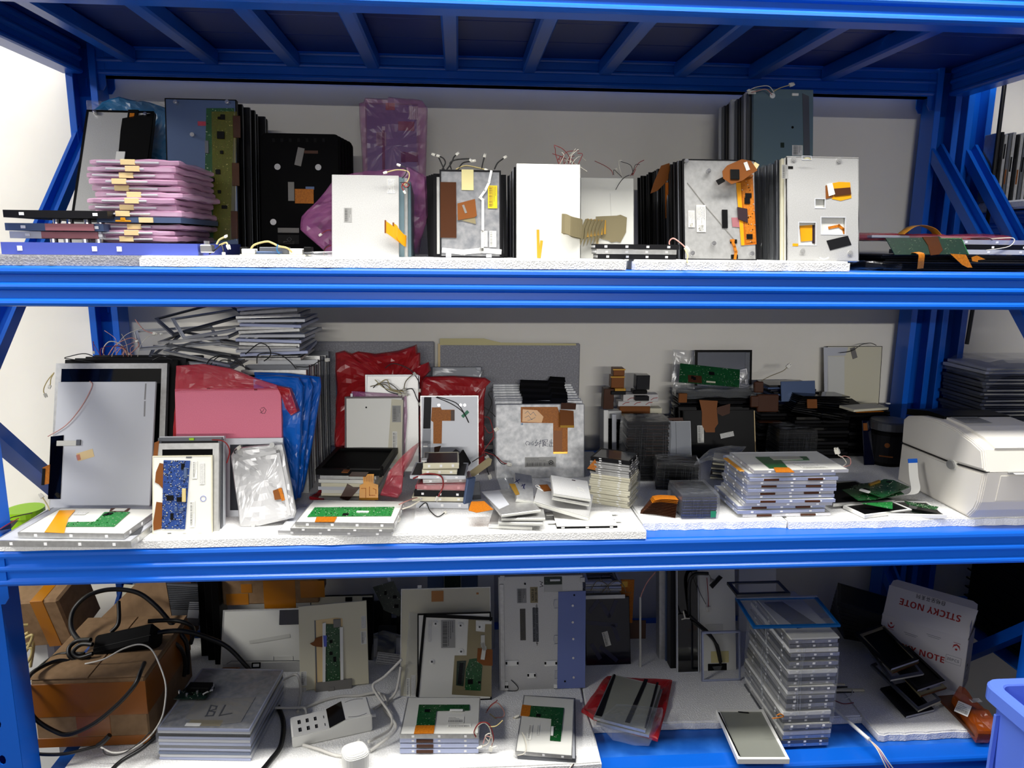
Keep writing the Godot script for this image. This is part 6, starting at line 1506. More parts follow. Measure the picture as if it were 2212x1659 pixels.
func right_end(F: float):
	# pile of white-backed panels
	var p := on([1604, 1118], [1798, 1122], [1568, 1085], F)
	var lab := "white-backed panel in the big silver-edged pile left of the green boards, %s from the top"
	var y: float = F
	var n := 13
	var tt: float = (az(1640, 1020, p[0].z + 0.01).y - F) / n
	var w := 0.178
	for i in n:
		y += tt
		var dx: float = [0.0, -0.012, -0.01, 0.0, 0.004, 0.006, 0.004, 0.006, 0.006, 0.004, 0.008, 0.006, 0.016][i]
		thing("display_module", lab % NTH[n - 1 - i] if i < n - 1 else "top panel of the big silver-edged pile, with green board and orange flex", "display", lay(Vector3(p[0].x + dx, y, p[0].z + 0.003 * sin(i * 2.1)), 0.0 + 0.02 * sin(i * 1.3)), "big pile of white-backed panels")
		size(w + (0.012 if i == n - 1 else 0.0), 0.128)
		shell(tt * 0.84, M.edge_blue if i % 3 else M.edge, M.white_back, 0.0018, "back_plate", 3)
		if i < n - 1 and i % 2 == 0:
			var g := G.new(); g.box(Vector3(w * 0.24, -0.001, -tt * 0.45), Vector3(0.03, 0.002, tt * 0.5)); part("flex_lead", g, M.flex_dark)
			var k := G.new(); k.box(Vector3(w * 0.74, -0.001, -tt * 0.45), Vector3(0.03, 0.002, tt * 0.5)); part("flex_lead", k, M.flex_dark)
	ppoly("circuit_board", [1632, 988, 1742, 987, 1748, 994, 1686, 994, 1702, 1011, 1662, 1012], 0.0012, M.pcb_plain)
	ppoly("flex_lead", [1671, 1011, 1704, 1011, 1716, 1021, 1676, 1021], 0.0014, M.flex); ptag("label", 1720, 999, 1760, 1006, M.print_rows, 1, 0.0002); ptag("label", 1734, 1006, 1782, 1011, M.print_white, 1, 0.0002); pbox("components", 1662, 988, 1735, 993, 0.0016, M.solder, 0.0008)
	wire([cur.transform * Vector3(cw - 0.004, 0.02, -0.002), az(1828, 1000, -0.1), az(1820, 988, -0.1), az(1812, 984, -0.1), az(1810, 980, -0.1)], 0.0012, M.white_wire, 0.012); wire([cur.transform * Vector3(cw - 0.003, 0.02, -0.002), az(1836, 1004, -0.1), az(1836, 990, -0.1), az(1824, 985, -0.1), az(1816, 988, -0.1)], 0.001, M.pink_wire)
	thing("display_module", "white frame leaning on the left side of the big silver-edged pile", "display", lie3([1592, 1082, F + 0.012], [1602, 1090, F + 0.008], [1560, 1042, F + 0.03])); size(0.02, ch); body("housing", 0.006, M.white)
	thing("flex_lead", "yellow flex strip showing at the left edge of the big pile's top", "flex lead", lay(p[0] + Vector3(-0.004, tt * 12 + 0.001, -0.02), 0.0)); size(0.01, 0.09); body("lead", 0.002, M.flex_yellow)
	# green boards and opened screens
	frame_panel("opened black screen in a silver frame under the green boards, at the back", [1800, 1088, F + 0.012], [1934, 1080, F + 0.012], [1812, 1040, F + 0.012], M.silver, M.black)
	frame_panel("opened black screen in a white frame at the front of the green-board pile", [1868, 1113, F + 0.008], [1970, 1100, F + 0.008], [1818, 1092, F + 0.008], M.white, M.black)
	frame_panel("white-edged black screen at the right of the green-board pile", [1922, 1110, F + 0.007], [2046, 1113, F + 0.007], [1935, 1082, F + 0.007], M.white, M.black_glass)
	for q in [[[1819, 1059, 1876, 1049, 1922, 1045, 1953, 1068, 1888, 1080, 1854, 1082], 0.021, "green circuit board with white edge, lower of two crossed boards", [1854, 1082], [1953, 1068], [1819, 1059], 111], [[1855, 1058, 1910, 1036, 1930, 1038, 1965, 1053, 1906, 1076], 0.028, "green circuit board on top of the crossed pair beside the printer", [1906, 1076], [1965, 1053], [1855, 1058], 112], [[1838, 1052, 1858, 1046, 1912, 1040, 1905, 1050, 1850, 1060], 0.0185, "dark green board edge behind the crossed pair of boards", [1850, 1060], [1905, 1050], [1838, 1052], 113], [[1861, 1088, 1928, 1085, 1928, 1100], 0.017, "bright green board corner poking out at the front", [1861, 1088], [1928, 1099], [1861, 1084], 114], [[1953, 1083, 2027, 1096, 2022, 1102, 1960, 1090], 0.012, "narrow green circuit board lying on the white-edged screen", [1960, 1090], [2022, 1101], [1953, 1083], 115]]:
		thing("circuit_board", q[2], "circuit board", lie(q[3], q[4], q[5], F + q[1]))
		pboard(q[0], M.pcb if q[6] != 114 else M.pcb_light, q[6], 2 if q[6] < 113 else 0, 60 if q[6] != 114 else 4)
		if q[6] == 112: ppoly("connector", [1876, 1048, 1898, 1040, 1902, 1042, 1880, 1050], 0.004, M.gold, 0.0012); ppoly("connector", [1856, 1060, 1860, 1058, 1880, 1064, 1876, 1066], 0.003, M.white, 0.0012)
	# jar
	var j := ay(1922, 1004, F)
	thing("lidded_jar", "dark plastic jar with a wide lid between the black sheets and the printer", "jar", Transform3D(Basis(), j + Vector3(0, 0, -0.02)))
	var jh: float = az(1922, 925, j.z - 0.02).y - F
	var g := G.new(); g.lathe(PackedVector2Array([Vector2(0, 0), Vector2(0.04, 0), Vector2(0.043, 0.004), Vector2(0.043, jh * 0.95), Vector2(0.04, jh), Vector2(0, jh)]), Vector3(), 28); part("body", g, M.black)
	var l := G.new(); l.lathe(PackedVector2Array([Vector2(0.0, jh), Vector2(0.044, jh), Vector2(0.045, jh + 0.003), Vector2(0.045, jh + 0.018), Vector2(0.042, jh + 0.022), Vector2(0, jh + 0.022)]), Vector3(), 28); part("lid", l, M.grey_metal)
	var lb := G.new(); lb.lathe(PackedVector2Array([Vector2(0.0434, jh * 0.1), Vector2(0.0436, jh * 0.12), Vector2(0.0436, jh * 0.85), Vector2(0.0434, jh * 0.87)]), Vector3(), 28); part("label_band", lb, M.dark_metal)
	var em := G.new(); em.t = Transform3D(Basis(Vector3.UP, -0.55), Vector3(0, 0, 0)); em.cyl(Vector3(0, jh * 0.62, 0.0425), 0.006, 0, 0.002); em.box(Vector3(0, jh * 0.3, 0.0428), Vector3(0.03, 0.003, 0.002)); part("emblem", em, M.copper)
	label_printer(F)

func frame_panel(label: String, fl: Array, fr: Array, bl: Array, rim: Material, face: Material):
	thing("display_module", label, "display", lie3(fl, fr, bl)); shell(0.0065, rim, face, 0.004, "screen", 0, 0.001)

func label_printer(F: float):
	var xl := 1.815; var xr := 1.984
	var o := thing("label_printer", "cream desktop label printer with a black lid at the right end", "printer", Transform3D(Basis(), Vector3(xl, F, -0.05)))
	var low := PackedVector2Array(); var upp := PackedVector2Array()
	for q in [[1937, 1034], [1946, 957], [2043, 996], [2127, 1021], [2113, 1085], [2105, 1102], [2090, 1110]]:
		var a := axp(q[0], q[1], xl); low.append(Vector2(-(a.z + 0.05), maxf(a.y - F, 0.0005)))
	low[0].y = 0.0005; low[6].y = 0.0005
	for q in [[2127, 1020], [2043, 995], [1946, 956], [1950, 905], [1958, 898], [1985, 898], [2022, 906], [2062, 925], [2098, 950], [2122, 972]]:
		var a := axp(q[0], q[1], xl); upp.append(Vector2(-(a.z + 0.05), a.y - F))
	var b := Basis(Vector3(0, 0, -1), Vector3.UP, Vector3(1, 0, 0))
	for s in [[low, "base", 0.0], [upp, "cover", 0.0]]:
		var g := G.new(); g.t = Transform3D(b, Vector3())
		var inner := Geometry2D.offset_polygon(s[0], -0.007)
		g.prism(s[0], 0.007, xr - xl - 0.007)
		# rounded shoulders at both sides
		for k in 3:
			var f: float = [0.0018, 0.0042, 0.0062][k]
			var off := Geometry2D.offset_polygon(s[0], -[0.0055, 0.0026, 0.0007][k])
			if off.size(): g.prism(off[0], [0.0, 0.0018, 0.0042][k], xr - xl - [0.0, 0.0018, 0.0042][k])
		part(s[1], g, M.printer)
	var seam := G.new(); seam.t = Transform3D(b, Vector3())
	var sp := PackedVector2Array()
	for i in [1, 2, 3]: sp.append(low[i])
	for i in [3, 2, 1]: sp.append(low[i] + Vector2(0, 0.0016))
	seam.prism(sp, -0.0006, 0.01); part("seam", seam, M.dark_metal)
	var bc := axp(2058, 1004, xl); var lt := G.new()
	lt.t = Transform3D(Basis(Vector3(0, 0, -1), Vector3.UP, Vector3(1, 0, 0)), Vector3(0, bc.y - F, bc.z + 0.05))
	var oval := PackedVector2Array()
	for k in 20: oval.append(Vector2(cos(TAU * k / 20) * 0.0135, sin(TAU * k / 20) * 0.0105 - 0.0))
	var oo := Geometry2D.offset_polygon(oval, -0.002)[0]
	lt.prism(oval, -0.003, 0.003); part("latch_surround", lt, M.tape_white)
	var l2 := G.new(); l2.t = lt.t; l2.prism(oo, -0.006, 0.0); part("latch_button", l2, M.printer_grey)
	# black lid and cream top flap
	var a := upp[4]; var c := upp[6]
	var lid := G.new(); lid.t = Transform3D(b, Vector3())
	lid.prism(PackedVector2Array([c + Vector2(0.004, -0.003), c + Vector2(0.004, 0.006), upp[5] + Vector2(0, 0.011), a + Vector2(0.03, 0.009), a + Vector2(0.03, -0.004)]), 0.02, xr - xl - 0.004); part("lid", lid, M.black)
	var flap := G.new(); flap.t = Transform3D(b, Vector3())
	flap.prism(PackedVector2Array([c + Vector2(0.002, 0), c + Vector2(0.001, 0.004), upp[7] + Vector2(-0.002, 0.005), upp[8] + Vector2(-0.003, 0.005), upp[9] + Vector2(-0.002, 0.004), upp[9]]), 0.024, xr - xl - 0.004); part("top_flap", flap, M.printer)
	var tg := G.new(); var n := (upp[7] - c); var q0 := c + Vector2(0.0, 0.0046); var q1 := c.lerp(upp[7], 0.75) + Vector2(-0.001, 0.0056)
	tg.t = Transform3D(b, Vector3()); tg.prism(PackedVector2Array([q0, q1, q1 + Vector2(0, 0.0005), q0 + Vector2(0, 0.0005)]), 0.032, 0.09); part("label", tg, M.print_grey)
	var slot := G.new(); slot.cbox(Vector3(0.105, low[3].y - 0.001, -low[3].x + 0.0015), Vector3(0.118, 0.004, 0.004), 0.001); part("paper_slot", slot, M.printer_grey)
	var pap := G.new(); pap.cbox(Vector3(0.1, low[3].y - 0.001, -low[3].x + 0.004), Vector3(0.09, 0.0008, 0.012), 0.0002); part("paper", pap, M.white)
	var fp := G.new()
	var f0 := low[3]; var f1 := low[4]
	fp.t = Transform3D(b, Vector3()); fp.prism(PackedVector2Array([f0.lerp(f1, 0.12), f0.lerp(f1, 0.95), f0.lerp(f1, 0.95) + Vector2(-0.0012, 0), f0.lerp(f1, 0.12) + Vector2(-0.0012, 0)]), 0.034, xr - xl - 0.002); part("front_panel", fp, M.printer)
	thing("ribbon_cable", "white flat ribbon cable with a blue end leaning on the printer", "cable")
	var r := G.new(); r.ribbon(smooth(PackedVector3Array([az(1971, 992, -0.17), az(1972, 1000, -0.165), az(1974, 1030, -0.15), az(1978, 1055, -0.135), ay(1972, 1066, F + 0.016), ay(1960, 1069, F + 0.014)]), 5), Vector3(1, 0, -0.1).normalized(), 0.0215, 0.0005); part("ribbon", r, M.white)
	var e := G.new(); e.ribbon(PackedVector3Array([az(1971, 991, -0.169), az(1972, 1000, -0.1645)]), Vector3(1, 0, -0.1).normalized(), 0.022, 0.0012); part("cable_end", e, M.blue)

# ---------------------------------------------------------------- the bottom shelf
func cable(label: String, runs: Array, r: float, m: Material, called := "power_cable"):      # runs of [px, py, z, ...]
	thing(called, label, "cable")
	for q in runs:
		var p := PackedVector3Array(zv(q))
		for i in p.size(): if p[i].z < 0.012: p[i].y = maxf(p[i].y, S4 + r)
		p = smooth(p, 6)
		for i in p.size(): if p[i].z < 0.012: p[i].y = maxf(p[i].y, S4 + r)
		var g := G.new(); g.tube(p, r, 8); part("cable", g, m)

func carton(called: String, label: String, at: Transform3D, s: Vector3, m: Material):       # origin at the front bottom left, z towards the viewer
	thing(called, label, "box", at)
	size(s.x, s.y)
	var g := G.new(); g.cbox(Vector3(s.x / 2, s.y / 2, -s.z / 2), s, 0.003); part("carton_body", g, m)

func shelf4():
	var F := S4
	left_boxes(F)
	panels4(F)
	usb(F)
	right4(F)

func left_boxes(F: float):
	var a := ay(90, 1617, F); var b := ay(322, 1617, F)
	var top: float = az(75, 1470, a.z).y - F
	var w := b.x - a.x + 0.004
	carton("cardboard_box", "brown cardboard box wrapped in orange tape at the front left of the bottom shelf", Transform3D(Basis(), Vector3(a.x - 0.006, F, a.z)), Vector3(w, top, 0.24), M.card)
	var bands := [[0.0, top * 0.46, w, top * 0.94, 0.0012], [w * 0.36, top * 0.16, w * 0.66, top * 0.46, 0.001], [0.0, 0.002, w, top * 0.15, 0.001]]
	for q in bands:
		var g := G.new(); g.cbox(Vector3((q[0] + q[2]) / 2, (q[1] + q[3]) / 2, 0.0), Vector3(q[2] - q[0] + (0.002 if q[0] == 0.0 else 0.0), q[3] - q[1], q[4] * 2), 0.0004); part("tape", g, M.tape_orange)
	var sd := G.new(); sd.cbox(Vector3(w, top * 0.7, -0.12), Vector3(0.002, top * 0.48, 0.238), 0.0004); part("tape", sd, M.tape_orange)
	for q in [[-0.002, 0.0, 0.0, w * 0.52, 0.1], [w * 0.51, 0.0, 0.0, w * 0.5, 0.1]]:
		var g := G.new(); g.t = Transform3D(Basis(Vector3.RIGHT, 0.02), Vector3(q[0], top + 0.0015, 0.004)); g.cbox(Vector3(q[3] / 2, 0.001, -0.12), Vector3(q[3] - 0.002, 0.003, 0.235), 0.001); part("flap", g, M.card)
	var fl := G.new(); fl.t = Transform3D(Basis(Vector3.RIGHT, -0.5) * Basis(Vector3.BACK, 0.0), Vector3(0.02, top, -0.235))
	fl.prism(PackedVector2Array([Vector2(0, 0), Vector2(w * 0.75, 0), Vector2(w * 0.62, 0.1), Vector2(0.11, 0.12)]), -0.004, 0.0); part("flap", fl, M.card)
	# tilted carton above it
	var t := base3(az(123, 1296, -0.33), az(10, 1304, -0.34), az(160, 1392, -0.36))
	thing("cardboard_box", "battered brown cardboard box tilted on its corner at the upper left of the bottom shelf", "box", t)
	cw = maxf(cw, 0.16)
	var g := G.new(); g.cbox(Vector3(cw / 2, ch / 2, -0.06), Vector3(cw, ch, 0.12), 0.005); part("carton_body", g, M.card)
	var tp := G.new(); tp.cbox(Vector3(cw * 0.3, ch / 2, -0.06), Vector3(0.03, ch + 0.002, 0.122), 0.0006); part("tape", tp, M.tape_amber)
	t = std([312, 1470], [440, 1470], [312, 1240], -0.545, -0.55, F)
	carton("cardboard_box", "dark brown cardboard box standing behind the orange-taped one", t, Vector3(0.14, 0.3, 0.03), M.card_dark)
	# finned metal device on the boxes
	t = std([272, 1345], [430, 1352], [270, 1255], -0.44, -0.48)
	thing("finned_case", "grey finned metal case lying on the boxes behind the black cables", "case", t)
	body("housing", 0.05, M.grey_metal, 0.002)
	for k in 13:
		var f := G.new(); f.cbox(Vector3(cw * 0.6, ch * (0.4 + 0.045 * k), 0.002), Vector3(cw * 0.78, 0.0022, 0.004), 0.0005); part("fin", f, M.grey_metal)
	pbox("side_cover", 268, 1262, 300, 1330, 0.002, M.beige); pbox("bracket", 410, 1300, 429, 1336, 0.003, M.satin); screws([421, 1312, 424, 1326], 0.002, 0.001, M.chip)
	# black power adapter
	t = std([196, 1424], [326, 1396], [192, 1381], -0.19, -0.225)
	t.origin.y = maxf(t.origin.y, F + top + 0.005)
	thing("power_adapter", "black power adapter wrapped in its own cables on top of the taped box", "adapter", t)
	body("housing", 0.05, M.black_matte, 0.005); pline("seam", [195, 1402, 325, 1372], 0.001, 0.0004, M.chip)
	cable("thick black power cable looping high over the boxes from the adapter", [[190, 1386, -0.2, 172, 1384, -0.22, 154, 1356, -0.25, 158, 1320, -0.28, 185, 1290, -0.3, 225, 1275, -0.32, 268, 1274, -0.33, 305, 1284, -0.33, 340, 1312, -0.32, 368, 1345, -0.31, 395, 1375, -0.3, 405, 1400, -0.3, 405, 1455, -0.3]], 0.0052, M.cable_black)
	cable("black cable from the adapter sweeping down behind the strapped stack and out to the front", [[322, 1372, -0.22, 360, 1364, -0.24, 400, 1364, -0.25, 450, 1378, -0.27, 492, 1398, -0.28, 530, 1436, -0.28, 558, 1470, -0.28, 566, 1490, -0.29, 590, 1530, -0.25, 606, 1552, -0.2, 613, 1578, -0.15, 606, 1612, -0.08, 585, 1642, -0.04, 560, 1672, 0.0]], 0.0052, M.cable_black)
	cable("black cables coiled at the left end of the adapter and strapped in loops", [[196, 1382, -0.19, 168, 1384, -0.2, 150, 1398, -0.19, 150, 1416, -0.18, 166, 1426, -0.18, 195, 1422, -0.18], [200, 1392, -0.18, 175, 1392, -0.185, 158, 1408, -0.18, 172, 1420, -0.175, 200, 1412, -0.178], [320, 1342, -0.25, 365, 1340, -0.27, 400, 1345, -0.27, 418, 1360, -0.28, 412, 1390, -0.29], [335, 1400, -0.26, 360, 1382, -0.27, 390, 1400, -0.28, 400, 1430, -0.29, 398, 1460, -0.29], [240, 1365, -0.25, 256, 1345, -0.26, 256, 1300, -0.3]], 0.0045, M.cable_black)
	cable("thin black lead running round the left side of the taped box to its front", [[182, 1412, -0.19, 125, 1414, -0.2, 75, 1450, -0.15, 44, 1482, -0.1, 43, 1530, -0.08, 50, 1590, -0.068, 62, 1622, -0.066, 86, 1629, -0.058, 135, 1629, -0.055, 180, 1620, -0.06, 212, 1611, -0.07]], 0.0032, M.cable_black)
	cable("black braided lead hanging in a bow across the front of the taped box", [[180, 1436, -0.18, 128, 1427, -0.17, 80, 1446, -0.13, 58, 1470, -0.085, 54, 1505, -0.08, 74, 1550, -0.078, 115, 1578, -0.077, 150, 1586, -0.077, 205, 1562, -0.077, 260, 1516, -0.077, 292, 1478, -0.078, 304, 1450, -0.1, 312, 1432, -0.14]], 0.0042, M.cable_black)
	thing("cable_plug", "black moulded cable end lying against the front of the taped box", "plug"); g = G.new(); g.tube(PackedVector3Array(zv([211, 1611, -0.07, 219, 1606, -0.07, 228, 1598, -0.071, 237, 1588, -0.072])), 0.005, 8); part("plug", g, M.cable_black)
	cable("thin white cable arching from the adapter down the right of the taped box", [[184, 1434, -0.16, 224, 1424, -0.15, 265, 1402, -0.15, 302, 1392, -0.15, 328, 1404, -0.14, 347, 1442, -0.12, 358, 1480, -0.1, 356, 1522, -0.085, 347, 1556, -0.08, 322, 1592, -0.075, 285, 1618, -0.06, 246, 1626, -0.055, 218, 1614, -0.06]], 0.0016, M.cable_white)
	cable("black lead leaving the taped box over the front edge of the shelf", [[340, 1588, -0.09, 305, 1618, -0.06, 262, 1644, -0.03, 235, 1670, 0.0]], 0.0042, M.cable_black)
	cable("thin black lead beside the white cable", [[222, 1618, -0.055, 230, 1630, -0.05, 262, 1629, -0.05, 300, 1605, -0.06, 325, 1580, -0.075]], 0.0011, M.black_wire)
	# seen through the left frame: a white vented case, cream cables, a lime tub, black things
	thing("vented_case", "white plastic vented case outside the rack behind the left post", "case", Transform3D(Basis(Vector3.UP, 0.0), Vector3(-0.36, 0.0, -0.42)))
	g = G.new(); g.cbox(Vector3(0.05, 0.3, -0.05), Vector3(0.3, 0.6, 0.12), 0.01); part("housing", g, M.white)
	for k in 6:
		g = G.new(); g.t = Transform3D(Basis(Vector3.BACK, -0.2), Vector3(0.12 + k * 0.016, 0.55, 0.0105)); g.cbox(Vector3(), Vector3(0.005, 0.045, 0.002), 0.0005); part("vent", g, M.chip)
	thing("plastic_tub", "lime green plastic tub on the white vented case left of the rack", "tub", Transform3D(Basis(), Vector3(-0.2, 0.6, -0.44)))
	g = G.new(); g.lathe(PackedVector2Array([Vector2(0, 0), Vector2(0.03, 0), Vector2(0.036, 0.205), Vector2(0.04, 0.205), Vector2(0.04, 0.22), Vector2(0, 0.22)]), Vector3(), 24); part("body", g, M.lime)
	cable("tangle of cream cables hanging behind the left post", [[20, 1400, -0.3, 45, 1385, -0.3, 70, 1372, -0.3, 60, 1400, -0.3, 40, 1430, -0.3, 30, 1445, -0.3], [15, 1390, -0.31, 40, 1378, -0.31, 62, 1366, -0.31], [50, 1402, -0.3, 68, 1400, -0.3, 66, 1420, -0.3, 46, 1448, -0.3], [14, 1356, -0.32, 36, 1352, -0.32, 60, 1350, -0.33], [18, 1410, -0.32, 50, 1395, -0.32, 72, 1390, -0.32, 66, 1440, -0.33]], 0.0034, M.cable_cream, "cable_bundle")
	thing("motor_case", "black cylinder-ended case between the left post and the taped box", "case", Transform3D(Basis(), Vector3(0.075, F, -0.16)))
	g = G.new(); g.cbox(Vector3(0.03, 0.09, -0.04), Vector3(0.07, 0.06, 0.08), 0.006); part("housing", g, M.black); g = G.new(); g.lathe(PackedVector2Array([Vector2(0, 0.0), Vector2(0.02, 0.0), Vector2(0.02, 0.06), Vector2(0, 0.06)]), Vector3(0.045, 0, -0.03), 18); part("foot", g, M.satin)
	thing("blue_tray", "dark blue tray with silver edge wedged left of the taped box", "tray", Transform3D(Basis(Vector3.BACK, -0.12), Vector3(0.02, F + 0.135, -0.2))); g = G.new(); g.cbox(Vector3(0.045, 0.012, -0.05), Vector3(0.09, 0.024, 0.1), 0.002); part("tray", g, M.blue); g = G.new(); g.cbox(Vector3(0.045, -0.006, -0.05), Vector3(0.092, 0.006, 0.102), 0.002); part("rim", g, M.silver)
	# strapped stack with BL written on it
	var p := on([346, 1641], [543, 1644], [386, 1530], F)
	var h: float = az(346, 1572, p[0].z).y - F
	p[3] = 0.205
	var mm := [M.edge_blue, M.satin, M.slate, M.edge_blue, M.grey_metal, M.edge_blue, M.satin, M.edge_blue, M.black, M.satin, M.edge_blue]
	pile("blue-grey edged panel in the strapped stack marked with two letters, %s from the top", "strapped stack on the bottom shelf", 11, p[0], p[1], p[2], p[3], h / 11, 0.0012, 121, func(i, k): shell(h / 11 * 0.86, mm[i], M.dull if i == 10 else M.grey_metal, 0.002))
	ppoly("dark_area", [400, 1552, 425, 1510, 552, 1506, 520, 1560, 470, 1566], 0.0005, M.tape_grey); pbox("pale_area", 412, 1555, 475, 1569, 0.0006, M.flex_grey); pbox("label", 403, 1562, 431, 1569, 0.0008, M.white)
	pline("handwriting", [456, 1524, 446, 1546, -999, 0, 456, 1524, 468, 1526, 466, 1532, 452, 1536, -999, 0, 452, 1536, 464, 1538, 460, 1546, 444, 1547, -999, 0, 486, 1524, 474, 1546, 500, 1541], 0.0028, 0.0006, M.ink, 0.0006)
	thing("film_wrap", "streaky clear film strapped round the stack marked with two letters", "film", lay(p[0] + Vector3(0, h + 0.0025, 0), p[1]))
	bag([-0.003, -0.003, p[2] + 0.003, -0.003, p[2] + 0.005, p[3], -0.003, p[3]], -h - 0.001, 0.0008, M.clear_bag, 122, 0.0014, "wrap", true)
	thing("circuit_board", "small populated circuit board lying on the back of the strapped stack", "circuit board", lie([376, 1510], [440, 1511], [410, 1478], F + h + 0.006))
	pboard([375, 1511, 441, 1511, 464, 1486, 455, 1478, 412, 1476], M.pcb_dark, 123, 4, 40); screws([388, 1497, 404, 1504, 427, 1498], 0.003, 0.006, M.steel)
	pbox("component", 412, 1482, 452, 1496, 0.01, M.chip, 0.001); pline("trim", [440, 1502, 458, 1492, 461, 1482], 0.003, 0.004, M.white)

func panels4(F: float):
	# upper carton resting on the tall panels
	var t := std([482, 1319], [736, 1310], [474, 1232], -0.43, -0.435)
	# tall panels behind on the left
	var q := std([478, 1493], [652, 1497], [485, 1318], -0.36, -0.41, F)
	thing("display_module", "large pale lilac-lit panel standing under the upper cardboard box", "display", q)
	var bw := cw; var bh := ch
	shell(0.01, M.silver, M.white_back, 0.003)
	ppoly("tape", [538, 1384, 626, 1369, 627, 1377, 540, 1391], 0.0005, M.tape_white); pbox("opening", 604, 1318, 669, 1348, 0.0006, M.navy); pline("seam", [490, 1434, 500, 1428, 648, 1427], 0.0012, 0.0004, M.grey_metal); pline("slot_outline", [590, 1425, 590, 1418, 632, 1418, 632, 1425], 0.0014, 0.0006, M.white)
	ppoly("lower_cover", [482, 1435, 650, 1429, 650, 1494, 480, 1492], 0.0012, M.galv); pbox("socket", 544, 1431, 563, 1443, 0.002, M.chip); pbox("socket_insert", 547, 1434, 560, 1440, 0.002, M.white, 0.001); ppoly("flex_lead", [570, 1432, 576, 1432, 573, 1490, 566, 1490], 0.001, M.copper); ppoly("flex_lead", [534, 1463, 541, 1463, 538, 1490, 531, 1492], 0.0012, M.flex)
	carton("cardboard_box", "brown cardboard box with amber tapes resting on the tall panels at the top", t, Vector3(cw * 0 + 0.232, 0.09, 0.1), M.card)
	t.origin.y = maxf(t.origin.y, F)
	cur.position.y = F + bh * q.basis.y.y + 0.002
	cur.rotation = Vector3(0, 0, 0.0)
	for b in [[488, 1283, 538, 1306], [568, 1255, 640, 1316], [648, 1255, 702, 1290], [520, 1262, 545, 1280]]: pbox("tape", b[0], b[1], b[2], b[3], 0.0008, M.tape_amber)
	t = std([672, 1490], [808, 1490], [672, 1288], -0.40, -0.44, F)
	thing("display_module", "cream panel with a black side standing behind the circuit-board panel", "display", t); shell(0.01, M.black, M.beige, 0.002); ppoly("side_cover", [783, 1290, 806, 1290, 806, 1488, 783, 1488], 0.003, M.black_matte); pbox("tape", 746, 1290, 761, 1299, 0.0008, M.black); pbox("flex_lead", 749, 1300, 756, 1325, 0.0006, M.flex); pline("rim", [672, 1328, 782, 1324], 0.004, 0.004, M.grey_metal)
	t = std([650, 1519], [798, 1502], [652, 1336], -0.275, -0.33, 0.0, -0.295)
	t.origin.y = F + 0.003
	thing("display_module", "cream-grey panel with a tall circuit board in its window and grey tape below", "display", t)
	bw = cw; bh = ch
	body("housing", 0.007, M.beige)
	ppoly("window_frame", [682, 1340, 726, 1334, 740, 1336, 742, 1500, 680, 1508], 0.0006, M.tape_cream); ppoly("rail", [697, 1346, 704, 1344, 703, 1482, 697, 1482], 0.004, M.white, 0.0006); ppoly("rail", [734, 1354, 741, 1354, 742, 1468, 736, 1470], 0.004, M.white, 0.0006)
	pboard([704, 1348, 734, 1348, 735, 1470, 703, 1472], M.pcb, 124, 3, 60, 0.0006); pbox("pad", 720, 1338, 736, 1354, 0.003, M.tape_grey, 0.0006); ppoly("flex_lead", [682, 1378, 703, 1372, 705, 1398, 682, 1396, 676, 1394, 670, 1390, 678, 1386], 0.003, M.copper, 0.0006); ppoly("tape", [698, 1372, 706, 1372, 706, 1396, 700, 1396], 0.0042, M.periwinkle, 0.0006); ppoly("tape", [682, 1474, 760, 1465, 760, 1495, 682, 1507], 0.0052, M.tape_grey); pbox("pad", 709, 1483, 723, 1496, 0.007, M.tape_grey)
	ptag("label", 781, 1330, 790, 1358, M.print_rows, 0, 0.0002); ptag("label", 780, 1363, 791, 1392, M.print_white, 0, 0.0002); ptag("label", 650, 1450, 662, 1482, M.print_white, 0, 0.0002); ptag("label", 650, 1485, 661, 1515, M.print_rows, 0, 0.0002); pbox("seam", 682, 1340, 683, 1505, 0.001, M.grey_metal)
	for i in 3:
		thing("display_module", "black panel standing between the finned case and the lilac-lit panel, %s from the left" % nth(i), "display", std([440 + i * 14, 1480], [455 + i * 14, 1480], [438 + i * 14, 1255], -0.44 + 0.02 * i, -0.45 + 0.02 * i, F), "black panels under the upper box"); body("housing", 0.06, M.black)
	for i in 2:
		thing("flex_module", ["stack of small copper flex leads before the lilac-lit panel", "dark box before the lilac-lit panel, under the copper leads"][i], "module", std([[478, 1452], [468, 1492]][i], [[514, 1452], [516, 1492]][i], [[480, 1442], [470, 1458]][i], -0.325, -0.33, F if i else 0.0)); body("housing", 0.02, [M.copper, M.dark_metal][i], 0.002)
	# dark corner with a bag
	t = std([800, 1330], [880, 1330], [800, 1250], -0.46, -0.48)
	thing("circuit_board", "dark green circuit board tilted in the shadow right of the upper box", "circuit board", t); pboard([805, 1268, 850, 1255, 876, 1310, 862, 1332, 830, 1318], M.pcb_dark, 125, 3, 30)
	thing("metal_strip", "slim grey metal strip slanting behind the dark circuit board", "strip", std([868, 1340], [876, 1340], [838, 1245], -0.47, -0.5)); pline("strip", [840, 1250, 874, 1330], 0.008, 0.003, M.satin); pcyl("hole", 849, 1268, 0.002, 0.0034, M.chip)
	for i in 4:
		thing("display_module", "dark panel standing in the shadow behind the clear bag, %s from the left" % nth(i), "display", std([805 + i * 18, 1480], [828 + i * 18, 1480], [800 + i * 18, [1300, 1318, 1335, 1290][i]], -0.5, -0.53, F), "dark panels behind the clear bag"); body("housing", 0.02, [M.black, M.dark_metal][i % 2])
	t = std([808, 1478], [868, 1495], [812, 1380], -0.385, -0.42, F)
	thing("film_bag", "clear plastic bag with a printed paper label between the standing panels", "bag", t)
	part("housing", key("clearin", func(): var g := G.new(); g.cbox(Vector3(0.03, 0.05, -0.01), Vector3(0.045, 0.08, 0.012), 0.002); return g), M.dark_metal)
